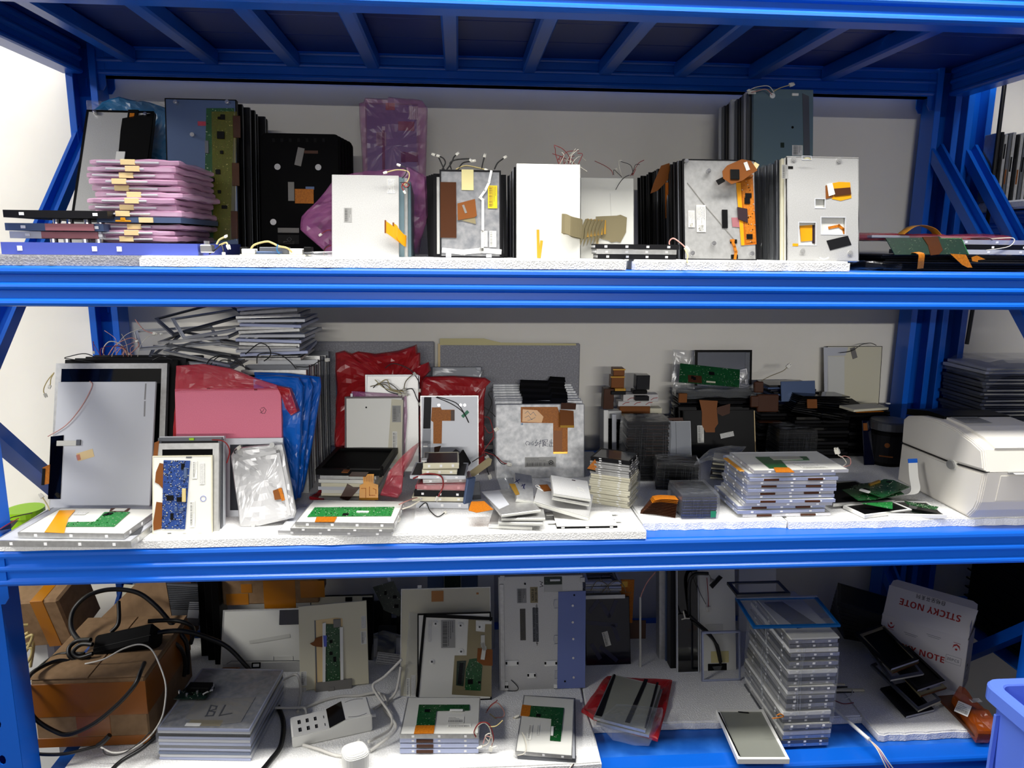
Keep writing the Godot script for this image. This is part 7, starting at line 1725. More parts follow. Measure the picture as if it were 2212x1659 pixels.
	bag([806, 1370, 830, 1362, 866, 1372, 872, 1440, 868, 1495, 806, 1490, 802, 1430], -0.022, 0.006, M.wrap, 126, 0.006); ptag("label", 812, 1410, 864, 1458, M.print_rows, 1, 0.008, null, "", -0.15)
	# panels in the middle
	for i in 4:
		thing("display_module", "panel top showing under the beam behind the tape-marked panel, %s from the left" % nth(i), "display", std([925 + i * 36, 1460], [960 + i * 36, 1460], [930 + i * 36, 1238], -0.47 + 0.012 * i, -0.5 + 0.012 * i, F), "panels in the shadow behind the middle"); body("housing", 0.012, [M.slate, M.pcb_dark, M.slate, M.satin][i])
	t = std([864, 1526], [1062, 1526], [883, 1272], -0.245, -0.335, F)
	thing("display_module", "tall cream panel with yellow tape and metal lugs, rear of the middle pair", "display", t)
	shell(0.01, M.silver, M.beige, 0.002)
	ptag("tape", 932, 1276, 958, 1300, M.tape_amber, 0, 0.0004); pbox("tape", 1029, 1280, 1034, 1284, 0.0004, M.tape_amber); ptag("label", 878, 1465, 886, 1510, M.print_white, 0, 0.0004); ptag("label", 888, 1458, 898, 1508, M.print_rows, 0, 0.0004)
	for x in [906, 1040]: pbox("lug", x - 4, 1264 + (x - 906) * 0.06, x + 5, 1274 + (x - 906) * 0.06, 0.002, M.white, -0.004)
	ppoly("film", [884, 1322, 915, 1328, 905, 1400, 898, 1500, 872, 1500], 0.0008, M.wrap)
	t = std([901, 1508], [1062, 1508], [915, 1326], -0.222, -0.28, F)
	thing("display_module", "white panel with ringed screws, brown corner area and green board, front of the middle pair", "display", t)
	bw = cw; bh = ch
	shell(0.008, M.black, M.white_back, 0.003)
	ppoly("rim_strip", [915, 1325, 1064, 1333, 1064, 1340, 916, 1333], 0.0016, M.black); ppoly("rim_strip", [915, 1326, 921, 1326, 904, 1505, 898, 1505], 0.0016, M.black)
	ppoly("brown_area", [1012, 1338, 1062, 1342, 1062, 1505, 976, 1500, 982, 1416, 1008, 1416], 0.0006, M.flex_grey); ppoly("white_corner", [1028, 1340, 1062, 1342, 1062, 1348, 1048, 1348, 1047, 1365, 1028, 1363], 0.0012, M.white_back)
	for s in [[941, 1347], [995, 1351], [1036, 1354], [996, 1407], [933, 1429]]:
		pcyl("screw_ring", s[0], s[1], 0.006, 0.0008, M.white, 0.0006); var o := pcyl("screw", s[0], s[1], 0.0036, 0.0016, M.galv, 0.0012); pcyl("screw_hole", s[0], s[1], 0.0018, 0.0022, M.chip, 0.0012, o)
	ptag("label", 953, 1339, 983, 1400, M.print_grey, 0, 0.0003); ptag("label", 925, 1340, 932, 1388, M.print_rows, 0, 0.0003)
	pboard([1006, 1448, 1014, 1424, 1030, 1422, 1042, 1438, 1038, 1492, 1004, 1490], M.pcb, 127, 2, 30, 0.0006); ppoly("connector_plate", [987, 1428, 1007, 1427, 1001, 1482, 985, 1480], 0.0014, M.pcb_dark, 0.0006); ppoly("connector", [993, 1432, 1001, 1432, 996, 1478, 988, 1477], 0.003, M.dark_metal, 0.0014)
	ppoly("flex_lead", [1032, 1400, 1064, 1403, 1064, 1438, 1044, 1437, 1030, 1428], 0.0014, M.copper, 0.0006); pline("flex_tail", [1043, 1376, 1043, 1392, 1046, 1400, 1043, 1420], 0.009, 0.002, M.tape_white, 0.0016)
	# pile with green board at the front
	var p := on([866, 1629], [1056, 1629], [885, 1535], F)
	var h: float = az(858, 1586, p[0].z).y - F
	p[3] = 0.122; p[2] = 0.158
	var hh := h / 4.0
	pile("white-backed panel in the front pile with red and white leads, %s from the top", "front pile of white-backed panels", 4, p[0] + Vector3(-0.002, 0, 0), p[1], p[2], p[3], hh, 0.002, 128, func(i, k):
		shell(hh * 0.84, M.edge_blue if i < 3 else M.silver, M.white_back, 0.0018, "back_plate", 3)
		if i < 3:
			var g := G.new(); g.cbox(Vector3(0.05, -0.0008, -hh * 0.45), Vector3(0.034, 0.002, hh * 0.55), 0.0003); part("flex_lead", g, M.flex_dark))
	cur.set_meta("label", "top white panel of the front pile, with an L-shaped green board and orange flex")
	pboard([905, 1523, 1014, 1523, 1014, 1535, 943, 1536, 939, 1568, 899, 1568], M.pcb, 129, 1, 30); ppoly("flex_lead", [898, 1568, 939, 1568, 937, 1585, 894, 1586], 0.0014, M.flex); pbox("connector", 972, 1533, 1000, 1537, 0.002, M.white, 0.0012)
	ptag("label", 966, 1548, 1003, 1562, M.print_white, 1, 0.0002); ptag("label", 966, 1563, 1018, 1571, M.print_white, 1, 0.0002)
	var pz: float = p[0].z
	for w in [[[1052, 1535, 1062, 1522, 1072, 1515, 1074, 1512], M.red_wire, 0.0], [[1050, 1540, 1060, 1526, 1074, 1518, 1088, 1535, 1087, 1548, 1070, 1550], M.pink_wire, 0.0], [[1058, 1542, 1075, 1555, 1086, 1562, 1100, 1556, 1112, 1550], M.cable_cream, 0.01], [[1056, 1570, 1072, 1568, 1086, 1556], M.cable_cream, 0.0], [[1030, 1588, 1026, 1580, 1034, 1567, 1048, 1562, 1060, 1580, 1055, 1605, 1042, 1612], M.white_wire, 0.01], [[1028, 1592, 1024, 1580, 1036, 1562, 1056, 1564, 1066, 1592, 1062, 1612], M.red_wire, 0.01], [[1054, 1600, 1048, 1590, 1060, 1585, 1064, 1606, 1056, 1618, 1066, 1614], M.white_wire, 0.006], [[1044, 1606, 1050, 1590, 1062, 1594], M.pink_wire, 0.0]]: wire(zs(w[0], pz + (0.01 if w[0][1] > 1560 else -0.1)), 0.0011, w[1], w[2])
	# big metal panel
	t = std([1079, 1507], [1264, 1510], [1080, 1246], -0.255, -0.335, F)
	thing("display_module", "large shiny metal-backed panel with stamped text, tallest in the middle of the bottom shelf", "display", t)
	bw = cw; bh = ch
	body("housing", 0.012, M.galv)
	ppoly("side_flap", [1206, 1278, 1265, 1276, 1264, 1508, 1204, 1505], 0.003, M.blue_reflection); pbox("side_rail", 1079, 1262, 1091, 1500, 0.003, M.silver); pbox("top_board", 1175, 1246, 1214, 1262, 0.002, M.pcb_dark); pbox("connector", 1188, 1251, 1210, 1255, 0.003, M.white, 0.002); pbox("tape", 1175, 1263, 1215, 1278, 0.0008, M.tape_white)  # the flap is coloured with the blue that the metal reflects
	ptag("label", 1117, 1271, 1137, 1303, M.print_grey, 0, 0.0003); pbox("text_plate", 1145, 1268, 1162, 1302, 0.0004, M.flex_grey); letters("lettering", "S2631-0", 0.0075, L(1151, 1285, 0.0006), PI / 2, M.ink, 0.0006); letters("lettering", "0A1130-10", 0.0042, L(1158, 1285, 0.0006), PI / 2, M.ink, 0.0006)
	pbox("text_plate", 1123, 1315, 1136, 1383, 0.0004, M.print_dark); pbox("text_plate", 1150, 1313, 1164, 1386, 0.0004, M.grey_metal); letters("lettering", "MATERIAL INFORMATION", 0.0042, L(1154, 1349, 0.0006), PI / 2, M.ink, 0.0006); letters("lettering", ">PLASTIC LIGHT GUIDE PMMA<", 0.0036, L(1160, 1349, 0.0006), PI / 2, M.ink, 0.0006); pline("handwriting", [1166, 1256, 1172, 1258, 1168, 1262, 1173, 1266, 1166, 1268], 0.0012, 0.0003, M.ink)
	for s in [[1237, 1308], [1237, 1344], [1238, 1380], [1238, 1421], [1239, 1463]]: pcyl("stud", s[0], s[1], 0.0028, 0.002, M.steel, 0.003)
	for s in [[1240, 1285], [1220, 1471], [1134, 1261]]: pcyl("hole", s[0], s[1], 0.0022, 0.0034, M.chip)
	for s in [[1092, 1427, 1120, 1438], [1176, 1427, 1203, 1438], [1139, 1453, 1157, 1464], [1090, 1472, 1098, 1495], [1196, 1478, 1204, 1500]]:
		var o := pbox("clip", s[0], s[1], s[2], s[3], 0.003, M.white)
		pbox("clip_slot", s[0], (s[1] + s[3]) / 2 - 3, s[0] + 4, (s[1] + s[3]) / 2 + 3, 0.0034, M.chip, 0.0, o); pbox("clip_slot", s[2] - 4, (s[1] + s[3]) / 2 - 3, s[2], (s[1] + s[3]) / 2 + 3, 0.0034, M.chip, 0.0, o)
	for y in [1305, 1382, 1458]: pline("wire_guide", [1204, y - 9, 1198, y - 9, 1196, y, 1198, y + 9, 1204, y + 9], 0.0014, 0.003, M.satin)
	for s in [[1085, 1248], [1258, 1252]]: pbox("corner_lug", s[0] - 5, s[1] - 5, s[0] + 5, s[1] + 5, 0.004, M.galv); 
	wire([cur.transform * Vector3(L(1104, 1468).x, L(1104, 1468).y, 0.003), cur.transform * Vector3(L(1118, 1482).x, L(1118, 1482).y, 0.006), cur.transform * Vector3(L(1116, 1500).x, L(1116, 1500).y, 0.006), cur.transform * Vector3(L(1096, 1508).x, L(1096, 1508).y, 0.006)], 0.001, M.black_wire)
	# two panels lying in front of it
	t = lie([1118, 1632], [1244, 1640], [1140, 1502], F + 0.0085)
	thing("display_module", "grey panel under the white one lying before the large metal panel", "display", t); shell(0.008, M.grey_metal, M.satin, 0.002)
	t = lie([1113, 1623], [1236, 1633], [1134, 1502], F + 0.0165)
	thing("display_module", "white panel with green board turned sideways, lying before the large metal panel", "display", t)
	shell(0.0075, M.silver, M.white_back, 0.0018, "back_plate", 3)
	pboard([1144, 1525, 1218, 1530, 1211, 1602, 1188, 1600, 1191, 1553, 1141, 1548], M.pcb, 130, 1, 30); ppoly("flex_lead", [1128, 1523, 1147, 1525, 1144, 1548, 1124, 1546], 0.0014, M.flex); pbox("connector", 1191, 1570, 1195, 1590, 0.002, M.white, 0.0012); ptag("label", 1159, 1566, 1166, 1588, M.print_white, 0, 0.0002); ptag("label", 1139, 1566, 1151, 1598, M.print_white, 0, 0.0002)
	wire(ys([1128, 1582, 1134, 1595, 1137, 1615, 1132, 1628, 1118, 1632], F + 0.02), 0.0011, M.white_wire); wire([ay(1243, 1632, F + 0.004), ay(1240, 1645, F), ay(1230, 1660, F - 0.005)], 0.0012, M.white_wire); wire([ay(1244, 1633, F + 0.004), ay(1242, 1645, F), ay(1233, 1662, F - 0.005)], 0.0012, M.plum)
	# dark blue panel, frames behind, orange flexes
	t = std([1266, 1450], [1362, 1450], [1266, 1291], -0.345, -0.39, F)
	thing("display_module", "dark navy glossy panel with a slanted white label right of the large metal panel", "display", t)
	shell(0.008, M.black, M.navy, 0.001, "screen"); ptag("label", 1304, 1364, 1316, 1396, M.print_white, 0, 0.0004, null, "", 0.25); pbox("top_strip", 1264, 1286, 1350, 1292, 0.003, M.white)
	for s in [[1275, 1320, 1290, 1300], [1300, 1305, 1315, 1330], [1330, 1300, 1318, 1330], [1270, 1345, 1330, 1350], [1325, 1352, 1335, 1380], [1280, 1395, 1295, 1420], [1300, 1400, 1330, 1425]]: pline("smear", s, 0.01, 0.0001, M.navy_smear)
	for i in 6:
		frame_thing("thin silver frame in the pile above the navy panel, %s from the top" % NTH[5 - i], lay(Vector3(az(1262, 1285, -0.42).x, F + ch * 0.0 + az(1264, 1284, -0.4).y - F + 0.006 * i, -0.405), 0.05 * sin(i * 2.0)), 0.09, 0.09, 0.0055, 0.007, [M.silver, M.edge_blue][i % 2], "frames above the navy panel")
	under("dark sheet in the stand-in pile behind the navy panel, %s from the top", "pile behind the navy panel", Vector3(az(1262, 1285, -0.42).x - 0.005, F, -0.425), 0.1, 0.06, az(1264, 1284, -0.4).y - F - 0.006, 206)
	thing("cable_tangle", "grey leads tangled over the frames above the navy panel", "cable"); wisp(az(1290, 1284, -0.4), 6, 0.06, [M.flex_grey, M.black_wire], 131); wire(zs([1276, 1276, 1290, 1255, 1310, 1262, 1316, 1275], -0.4), 0.001, M.flex_grey); wire(zs([1300, 1280, 1325, 1255, 1345, 1262, 1352, 1280], -0.4), 0.001, M.flex_grey)
	for q2 in [[1336, 1252, 1366, 1346, "long orange flex hanging right of the navy panel", M.flex], [1358, 1340, 1395, 1380, "brown flex tail below the long orange one", M.flex_dark]]:
		thing("flex_lead", q2[4], "flex lead", std([q2[0], q2[3]], [q2[2], q2[3]], [q2[0], q2[1]], -0.4, -0.41)); body("lead", 0.003, q2[5]); 
		if q2[3] == 1346: ptag("gold_pad", 1343, 1256, 1356, 1268, M.gold, 0, 0.0002)
	thing("metal_strip", "thin striped light strip standing in the gap right of the navy panel", "strip", std([1381, 1452], [1385, 1452], [1381, 1290], -0.33, -0.36, F)); body("strip", 0.003, M.tape_white, 0.0004)
	cable("thin red and white lead hanging beside the light strip", [[1416, 1236, -0.35, 1400, 1255, -0.35, 1388, 1278, -0.35, 1384, 1290, -0.35]], 0.0014, M.pink_wire, "cable_lead")

func usb(F: float):
	var a := ay(632, 1617, F); var b := ay(805, 1579, F)
	var l := a.distance_to(b)
	thing("usb_charger", "white desktop charging station with eight sockets and a dark display, before the circuit-board panel", "charger", Transform3D(Basis(Vector3.UP, atan2(-(b.z - a.z), b.x - a.x)), a))
	var d := 0.068
	var g := G.new()
	var pr := PackedVector2Array([Vector2(0.003, 0), Vector2(l - 0.003, 0), Vector2(l, 0.004), Vector2(l, 0.036), Vector2(l - 0.003, 0.039), Vector2(l * 0.66, 0.039), Vector2(l * 0.46, 0.027), Vector2(0.003, 0.0255), Vector2(0, 0.0225), Vector2(0, 0.003)])
	g.prism(pr, -d + 0.002, -0.002); var off := Geometry2D.offset_polygon(pr, -0.002); g.prism(off[0], -d, 0.0)
	part("housing", g, M.white)
	for i in 4:
		for j in 2:
			var x := 0.017 + i * 0.0165; var z := -0.018 - j * 0.026
			var s := G.new(); s.t = Transform3D(Basis(Vector3.BACK, 0.012), Vector3(x, 0.0263, z)); s.cbox(Vector3(), Vector3(0.0058, 0.0006, 0.0125), 0.0002); var o := part("usb_socket", s, M.chip)
			var k := G.new(); k.t = s.t; k.box(Vector3(0.0008, 0.0003, 0.001), Vector3(0.002, 0.0007, 0.009)); part("tongue", k, M.grey_metal, o)
	var dn := (pr[5] - pr[6]); var sc := G.new(); sc.t = Transform3D(Basis(Vector3.BACK, atan2(dn.y, dn.x)), Vector3(pr[6].x, pr[6].y, -d / 2)); sc.cbox(Vector3(dn.length() / 2, 0.0004, 0), Vector3(dn.length(), 0.0008, d - 0.002), 0.0003); part("display_window", sc, M.black_glass)
	for s in [-1.0, 1.0]:
		var k := G.new()
		var pts := PackedVector3Array()
		for i in 9:
			var f := -0.8 + 1.6 * i / 8.0; pts.append(Vector3(l * 0.82 + 0.024 * f, 0.0391, -d / 2 + s * (0.03 - 0.006 * f * f)))
		k.ribbon(pts, Vector3.BACK, 0.0012, 0.0004); part("groove", k, M.grey_metal)
	for q in [[805, 1552, -0.25, 820, 1548, -0.255]]:
		var k := G.new(); k.tube(PackedVector3Array([Vector3(l, 0.016, -d * 0.45), Vector3(l + 0.012, 0.016, -d * 0.42)]), 0.0045, 8); part("strain_relief", k, M.white)
	cable("white cable looping up behind the charging station on the left", [[572, 1492, -0.3, 598, 1476, -0.28, 636, 1457, -0.27, 647, 1470, -0.265, 650, 1512, -0.26, 644, 1548, -0.2]], 0.0032, M.cable_white)
	cable("white cable lying behind the charging station", [[586, 1529, -0.2, 640, 1529, -0.2, 658, 1530, -0.2, 662, 1546, -0.19]], 0.003, M.cable_white)
	cable("white cable curling over the charging station towards the plug", [[658, 1546, -0.21, 696, 1526, -0.235, 736, 1505, -0.25, 775, 1508, -0.25, 815, 1496, -0.25, 834, 1512, -0.22, 830, 1538, -0.2, 850, 1556, -0.15, 853, 1580, -0.1, 800, 1622, -0.06]], 0.0032, M.cable_white)
	cable("white cable falling from between the panels to the plug", [[868, 1424, -0.26, 830, 1462, -0.25, 806, 1480, -0.24, 818, 1506, -0.22, 846, 1548, -0.16, 841, 1576, -0.12, 812, 1594, -0.09, 796, 1602, -0.075]], 0.0032, M.cable_white)
	cable("white cable running from the panels into the charging station", [[866, 1440, -0.26, 855, 1495, -0.24, 830, 1538, -0.22, 808, 1550, -0.2]], 0.003, M.cable_white)
	cable("white cable from under the charging station to the plug", [[655, 1613, -0.09, 690, 1619, -0.07, 722, 1631, -0.055, 742, 1644, -0.05]], 0.0032, M.cable_white)
	var c := ay(768, 1652, F)
	thing("mains_plug", "white round-cornered mains plug lying at the front before the charging station", "plug", Transform3D(Basis(Vector3.UP, 0.4), c))
	var pl := PackedVector2Array()
	for i in 28:
		var an := TAU * i / 28
		var r := 0.026 / pow(pow(absf(cos(an)), 3.2) + pow(absf(sin(an)), 3.2), 1.0 / 3.2)
		pl.append(Vector2(cos(an) * r * 0.95, sin(an) * r))
	g = G.new(); g.t = Transform3D(Basis(Vector3.RIGHT, -PI / 2), Vector3(0, 0.012, 0))
	g.prism(pl, -0.012, 0.018)
	for k in 3: g.prism(Geometry2D.offset_polygon(pl, -[0.0015, 0.004, 0.009][k])[0], 0.018, [0.0205, 0.0225, 0.0238][k])
	part("housing", g, M.white)
	g = G.new()
	for k in 4: g.cyl(Vector3(), 0.0055 - k * 0.0006, 0.0, 0.004, 10); g.t = Transform3D(Basis(Vector3.UP, 2.6), Vector3(0.012 + k * 0.003, 0.02, -0.028 - k * 0.005))
	part("strain_relief", g, M.white)

func right4(F: float):
	# glass panels on a red bag
	thing("film_bag", "red plastic bag lying under the two glass panels", "bag", lie([1262, 1552], [1420, 1598], [1318, 1455], F + 0.002))
	bag([1256, 1536, 1312, 1460, 1340, 1462, 1452, 1472, 1440, 1530, 1421, 1598, 1330, 1570, 1280, 1552], -0.001, 0.008, M.red_bag, 141, 0.005)
	for i in 2:
		thing("display_module", ["pale glass panel with dark strips, upper of two on the red bag", "pale glass panel under the other one on the red bag"][1 - i], "display", lie3([[1288, 1560, F + 0.014], [1282, 1549, F + 0.022]][i], [[1402, 1588, F + 0.014], [1394, 1578, F + 0.022]][i], [[1336, 1468, F + 0.02], [1330, 1458, F + 0.03]][i]))
		shell(0.006, M.silver, M.pale_glass, 0.0015, "glass_plate")
		ppoly("dark_strip", [[1320, 1462, 1332, 1464, 1302, 1550, 1284, 1545], [1300, 1548, 1330, 1458, 1326, 1456, 1286, 1545]][i], 0.0006, M.dark_metal)
		if i == 1: ppoly("dark_strip", [1392, 1467, 1400, 1468, 1360, 1562, 1350, 1560], 0.0008, M.dark_metal); ppoly("dark_strip", [1418, 1474, 1423, 1475, 1396, 1574, 1392, 1572], 0.0008, M.dark_metal)
	thing("film_bag", "clear film round the front of the two glass panels", "bag", lie([1300, 1565], [1420, 1598], [1322, 1530], F + 0.03))
	bag([1296, 1560, 1330, 1530, 1432, 1540, 1426, 1560, 1404, 1598, 1372, 1598, 1322, 1588], -0.024, 0.002, M.clear_bag, 142, 0.003)
	# tall standing panels
	for q in [[[1424, 1426], [1440, 1426], [1418, 1225], -0.36, M.silver, "narrow silver-edged panel standing left of the tall dark ones", 0.03], [[1438, 1428], [1455, 1428], [1436, 1225], -0.352, M.slate, "slate panel standing between the silver-edged one and the black ones", 0.03], [[1448, 1446], [1462, 1446], [1443, 1225], -0.32, M.dark_metal, "dark metal panel standing left of the black screen", 0.03]]:
		var t := std(q[0], q[1], q[2], q[3], q[3] - 0.04, F); thing("display_module", q[5], "display", t); body("housing", q[6], q[4])
	var t := std([1463, 1457], [1510, 1458], [1458, 1222], -0.30, -0.35, F)
	thing("display_module", "tall black screen in a thin white frame beside the white panel with cables", "display", t); shell(0.01, M.satin, M.black_glass, 0.002, "screen", 0, 0.002)
	t = std([1512, 1455], [1590, 1458], [1492, 1222], -0.305, -0.36, F)
	thing("display_module", "tall white-backed panel with a black ribbon cable taped down it", "display", t); body("housing", 0.008, M.white_back)
	pbox("opening", 1529, 1434, 1570, 1456, 0.0006, M.black); ppoly("foil", [1538, 1440, 1560, 1438, 1556, 1452, 1544, 1454], 0.001, M.wrap, 0.0006); ptag("tape", 1536, 1406, 1574, 1432, M.tape_pale, 0, 0.0006); ptag("tape", 1524, 1348, 1562, 1372, M.tape_white, 0, 0.0004)
	wire(zs([1489, 1330, 1512, 1350, 1530, 1366, 1545, 1388, 1552, 1412, 1556, 1435], -0.31), 0.004, M.cable_black); wire(zs([1495, 1342, 1525, 1366, 1546, 1388, 1552, 1400, 1558, 1430], -0.305), 0.003, M.cable_black)
	wire(zs([1489, 1330, 1488, 1290, 1490, 1256, 1502, 1240, 1530, 1239], -0.33), 0.0045, M.cable_black); wire(zs([1500, 1236, 1510, 1275, 1525, 1305], -0.335), 0.0008, M.black_wire); wire(zs([1527, 1248, 1530, 1290, 1530, 1310], -0.335), 0.001, M.red_wire, 0.012)
	for k in 8: wire(zs([1530, 1239, 1534 + k * 0.5, 1246 + k * 0.6, 1534 + k * 2.2, 1258 - k * 0.8], -0.33), 0.0007, M.tape_grey, 0.0, "wire", 3)
	ppoly("connector", [1532, 1264, 1553, 1242, 1559, 1246, 1537, 1270], 0.008, M.dark_metal, 0.02)
	wire(zs([1490, 1336, 1480, 1336, 1472, 1338], -0.31), 0.0015, M.white_wire); wire(zs([1480, 1336, 1476, 1320], -0.31), 0.002, M.white_wire)
	frame_thing("open white plastic frame standing in front of the white-backed panel", std([1516, 1474], [1600, 1477], [1513, 1365], -0.262, -0.285, F), cw, ch, 0.005, 0.005, M.edge_blue)
	thing("display_module", "pale panel against the wall behind the tall metal stack", "display", std([1590, 1440], [1670, 1440], [1582, 1215], -0.48, -0.51, F)); body("housing", 0.008, M.white_back)
	# tall stack of metal-edged panels
	var p := on([1688, 1617], [1789, 1611], [1590, 1474], 0.412)
	p[3] = 0.2
	var h: float = az(1701, 1384, p[0].z).y - 0.412
	var n := 26
	pile("metal-edged panel in the tall wrapped stack on the bottom shelf, %s from the top", "tall wrapped stack", n, p[0], p[1] * 0.2, p[2] * 1.0, p[3], h / n, 0.0038, 143, func(i, k):
		shell(h / n * 0.86, [M.silver, M.grey_metal, M.silver, M.white, M.dull][i % 5], M.white_back, 0.003, "back_plate", 3))
	var wl := []
	thing("film_wrap", "clear stretch film with white strands round the tall wrapped stack", "film", lay(p[0] + Vector3(0, h * 0.94, 0), p[1] * 0.2))
	bag([-0.003, -0.003, p[2] + 0.003, -0.003, p[2] + 0.004, p[3], -0.004, p[3] + 0.003], -h * 0.85, -0.002, M.clear_bag, 144, 0.0012, "wrap", true)
	for k in 4:
		var g := G.new(); var pts := PackedVector3Array()
		for i in 9: pts.append(Vector3(-0.0055, 0.09 + k * 0.006 + 0.006 * sin(i * 1.1 + k), -h * 0.7 * i / 8.0))
		g.tube(pts, 0.0008, 5); part("strand", g, M.wrap)
	for k in 3:
		var g := G.new(); var pts := PackedVector3Array()
		for i in 7: pts.append(Vector3(0.02 + k * 0.004 + 0.002 * sin(i + k), -0.0045, -h * 0.62 * i / 6.0))
		g.tube(pts, 0.0005, 5); part("strand", g, M.wrap)
	for k in 2: wire(zs([1678 + k * 3, 1545, 1686, 1542, 1692, 1548, 1672 - k * 4, 1552], p[0].z + 0.006), 0.0012, M.flex)
	thing("display_module", "thin white-backed panel with dark strip lying on top of the tall stack", "display", lay(p[0] + Vector3(0.0, h + 0.0045, 0), p[1] * 0.2)); size(p[2], p[3]); body("housing", 0.004, M.white_back); ppoly("dark_strip", [1722, 1358, 1770, 1352, 1690, 1300, 1650, 1302], 0.0006, M.navy)
	t = lie3([1628, 1354, F + h + 0.012], [1816, 1350, F + h + 0.014], [1588, 1290, F + h + 0.02])
	thing("display_module", "blue-edged glass frame lying askew on top of the tall wrapped stack", "display", t)
	var gr := G.new(); gr.ring(0, 0, cw, ch, 0.006, -0.005, 0.0); part("frame", gr, M.cyan_edge); var gl := G.new(); gl.box(Vector3(cw / 2, ch / 2, -0.003), Vector3(cw - 0.01, ch - 0.01, 0.001)); part("glass", gl, M.wrap)
	var gt := G.new(); gt.box(Vector3(cw / 2, ch - 0.003, 0.0005), Vector3(cw, 0.006, 0.001)); part("edge_strip", gt, M.satin)
	frame_thing("small dark frame lying behind the blue-edged glass frame", lie3([1592, 1284, F + h + 0.028], [1700, 1281, F + h + 0.028], [1600, 1270, F + h + 0.028]), 0.12, 0.06, 0.006, 0.008, M.grey_metal)
	# white frame lying at its foot
	t = lie3([1594, 1640, F + 0.006], [1706, 1640, F + 0.006], [1547, 1532, F + 0.012])
	thing("display_module", "white-framed pale screen lying before the tall wrapped stack", "display", t); shell(0.011, M.white, M.pale_glass, 0.006, "screen", 0, 0.002); pline("dark_gap", [1553, 1540, 1597, 1632], 0.003, 0.0006, M.black); pline("dark_gap", [1596, 1538, 1616, 1540], 0.003, 0.0006, M.black)
	thing("light_tube", "slim white lamp tube with leads slanting over the front edge of the bottom shelf", "tube")
	var g := G.new(); g.tube(PackedVector3Array([ay(1798, 1528, F + 0.012), ay(1878, 1598, F + 0.008)]), 0.004, 8); part("tube", g, M.white); g = G.new(); g.tube(PackedVector3Array([ay(1872, 1594, F + 0.01), ay(1880, 1602, F + 0.008)]), 0.006, 8); part("end_cap", g, M.clear_bag)
	for k in 3: wire([ay(1878, 1598, F + 0.008), ay(1894 + k * 3, 1618, F + 0.004), az(1907 + k * 5, 1643, 0.012), az(1922 + k * 9, 1675, 0.016)], 0.0013, [M.white_wire, M.pink_wire, M.white_wire][k])
	# dark frames heaped right of the stack
	var fr := [
		["black panel at the bottom of the heap of dark frames", [1958, 1547, F + 0.008], [2018, 1532, F + 0.008], [1884, 1490, F + 0.03], 1],
		["dark frame with a pale long edge, low in the heap of dark frames", [1985, 1534, F + 0.018], [2035, 1512, F + 0.018], [1836, 1452, F + 0.06], 0],
		["dark frame with copper-brown short edge in the heap", [1990, 1502, F + 0.032], [2045, 1485, F + 0.032], [1850, 1420, F + 0.075], 0],
		["grey frame lying third in the heap of dark frames", [1983, 1490, F + 0.042], [2042, 1470, F + 0.042], [1880, 1420, F + 0.075], 1],
		["dark screen frame with a pale end, halfway up the heap", [1925, 1468, F + 0.06], [1996, 1455, F + 0.06], [1815, 1395, F + 0.10], 0],
		["thick dark frame across the middle of the heap", [1930, 1452, F + 0.072], [1985, 1430, F + 0.074], [1806, 1388, F + 0.115], 1],
		["dark frame at the upper front of the heap", [1926, 1444, F + 0.085], [1985, 1424, F + 0.085], [1812, 1376, F + 0.12], 0]]
	for i in fr.size():
		var q = fr[i]
		thing("display_chassis", q[0], "frame", lie3(q[1], q[2], q[3]))
		ch = minf(ch, 0.34)
		var k := G.new(); k.ring(0, 0, cw, ch, 0.0014, -0.006, 0.0); k.ring(0, 0, cw, ch, 0.007, -0.0012, 0.0); part("rim", k, [M.dark_metal, M.grey_metal, M.flex_grey][i % 3])
		if q[4] == 1: k = G.new(); k.box(Vector3(cw / 2, ch / 2, -0.004), Vector3(cw - 0.01, ch - 0.01, 0.002)); part("panel_face", k, M.black)
		k = G.new(); k.box(Vector3(cw / 2, -0.0004, -0.003), Vector3(cw, 0.0008, 0.005)); part("edge_strip", k, [M.satin, M.beige, M.copper][i % 3])
	for i in 9:
		var c0 := az(1790 + i * 2, 1300 + i * 9, -0.4)
		thing("display_chassis", "dark frame in the shadowed pile behind the heap, %s from the top" % NTH[i], "frame", Transform3D(Basis(Vector3.UP, -0.5 + 0.04 * i) * Basis(Vector3.BACK, -0.12) * Basis(Vector3.RIGHT, -PI / 2), Vector3(c0.x, F + 0.13 - 0.0115 * i + 0.012, -0.36)), "dark frames in the shadowed pile")
		size(0.17, 0.12); shell(0.009, M.dark_metal, M.black, 0.008, "panel_face")
	cable("black and red thin leads before the heap of dark frames", [[1800, 1500, -0.2, 1838, 1500, -0.2, 1842, 1518, -0.2], [1805, 1490, -0.22, 1830, 1486, -0.22]], 0.0015, M.black_wire, "cable_lead"); wire([ay(1800, 1512, F + 0.004), ay(1822, 1520, F + 0.004), ay(1844, 1518, F + 0.003)], 0.001, M.red_wire); wire([ay(1806, 1512, F + 0.006), ay(1835, 1506, F + 0.006), ay(1842, 1490, F + 0.01)], 0.001, M.tape_white)
	for k in 2:
		thing("metal_strip", ["cream plastic strip right of the tall stack, upper", "cream plastic strip right of the tall stack, lower"][k], "strip", lie([1800, 1478 + k * 12], [[1826, 1868][k], 1478 + k * 12], [1800, 1474 + k * 12], F + 0.012 - 0.004 * k)); size(cw, 0.006); body("strip", 0.005, M.beige)
	cable("thin red and black lead with a plug before the heap of dark frames", [[2005, 1540, -0.13, 2000, 1550, -0.12, 1985, 1550, -0.12, 1968, 1556, -0.11]], 0.0011, M.plum, "cable_lead")
	sticky_box(F)
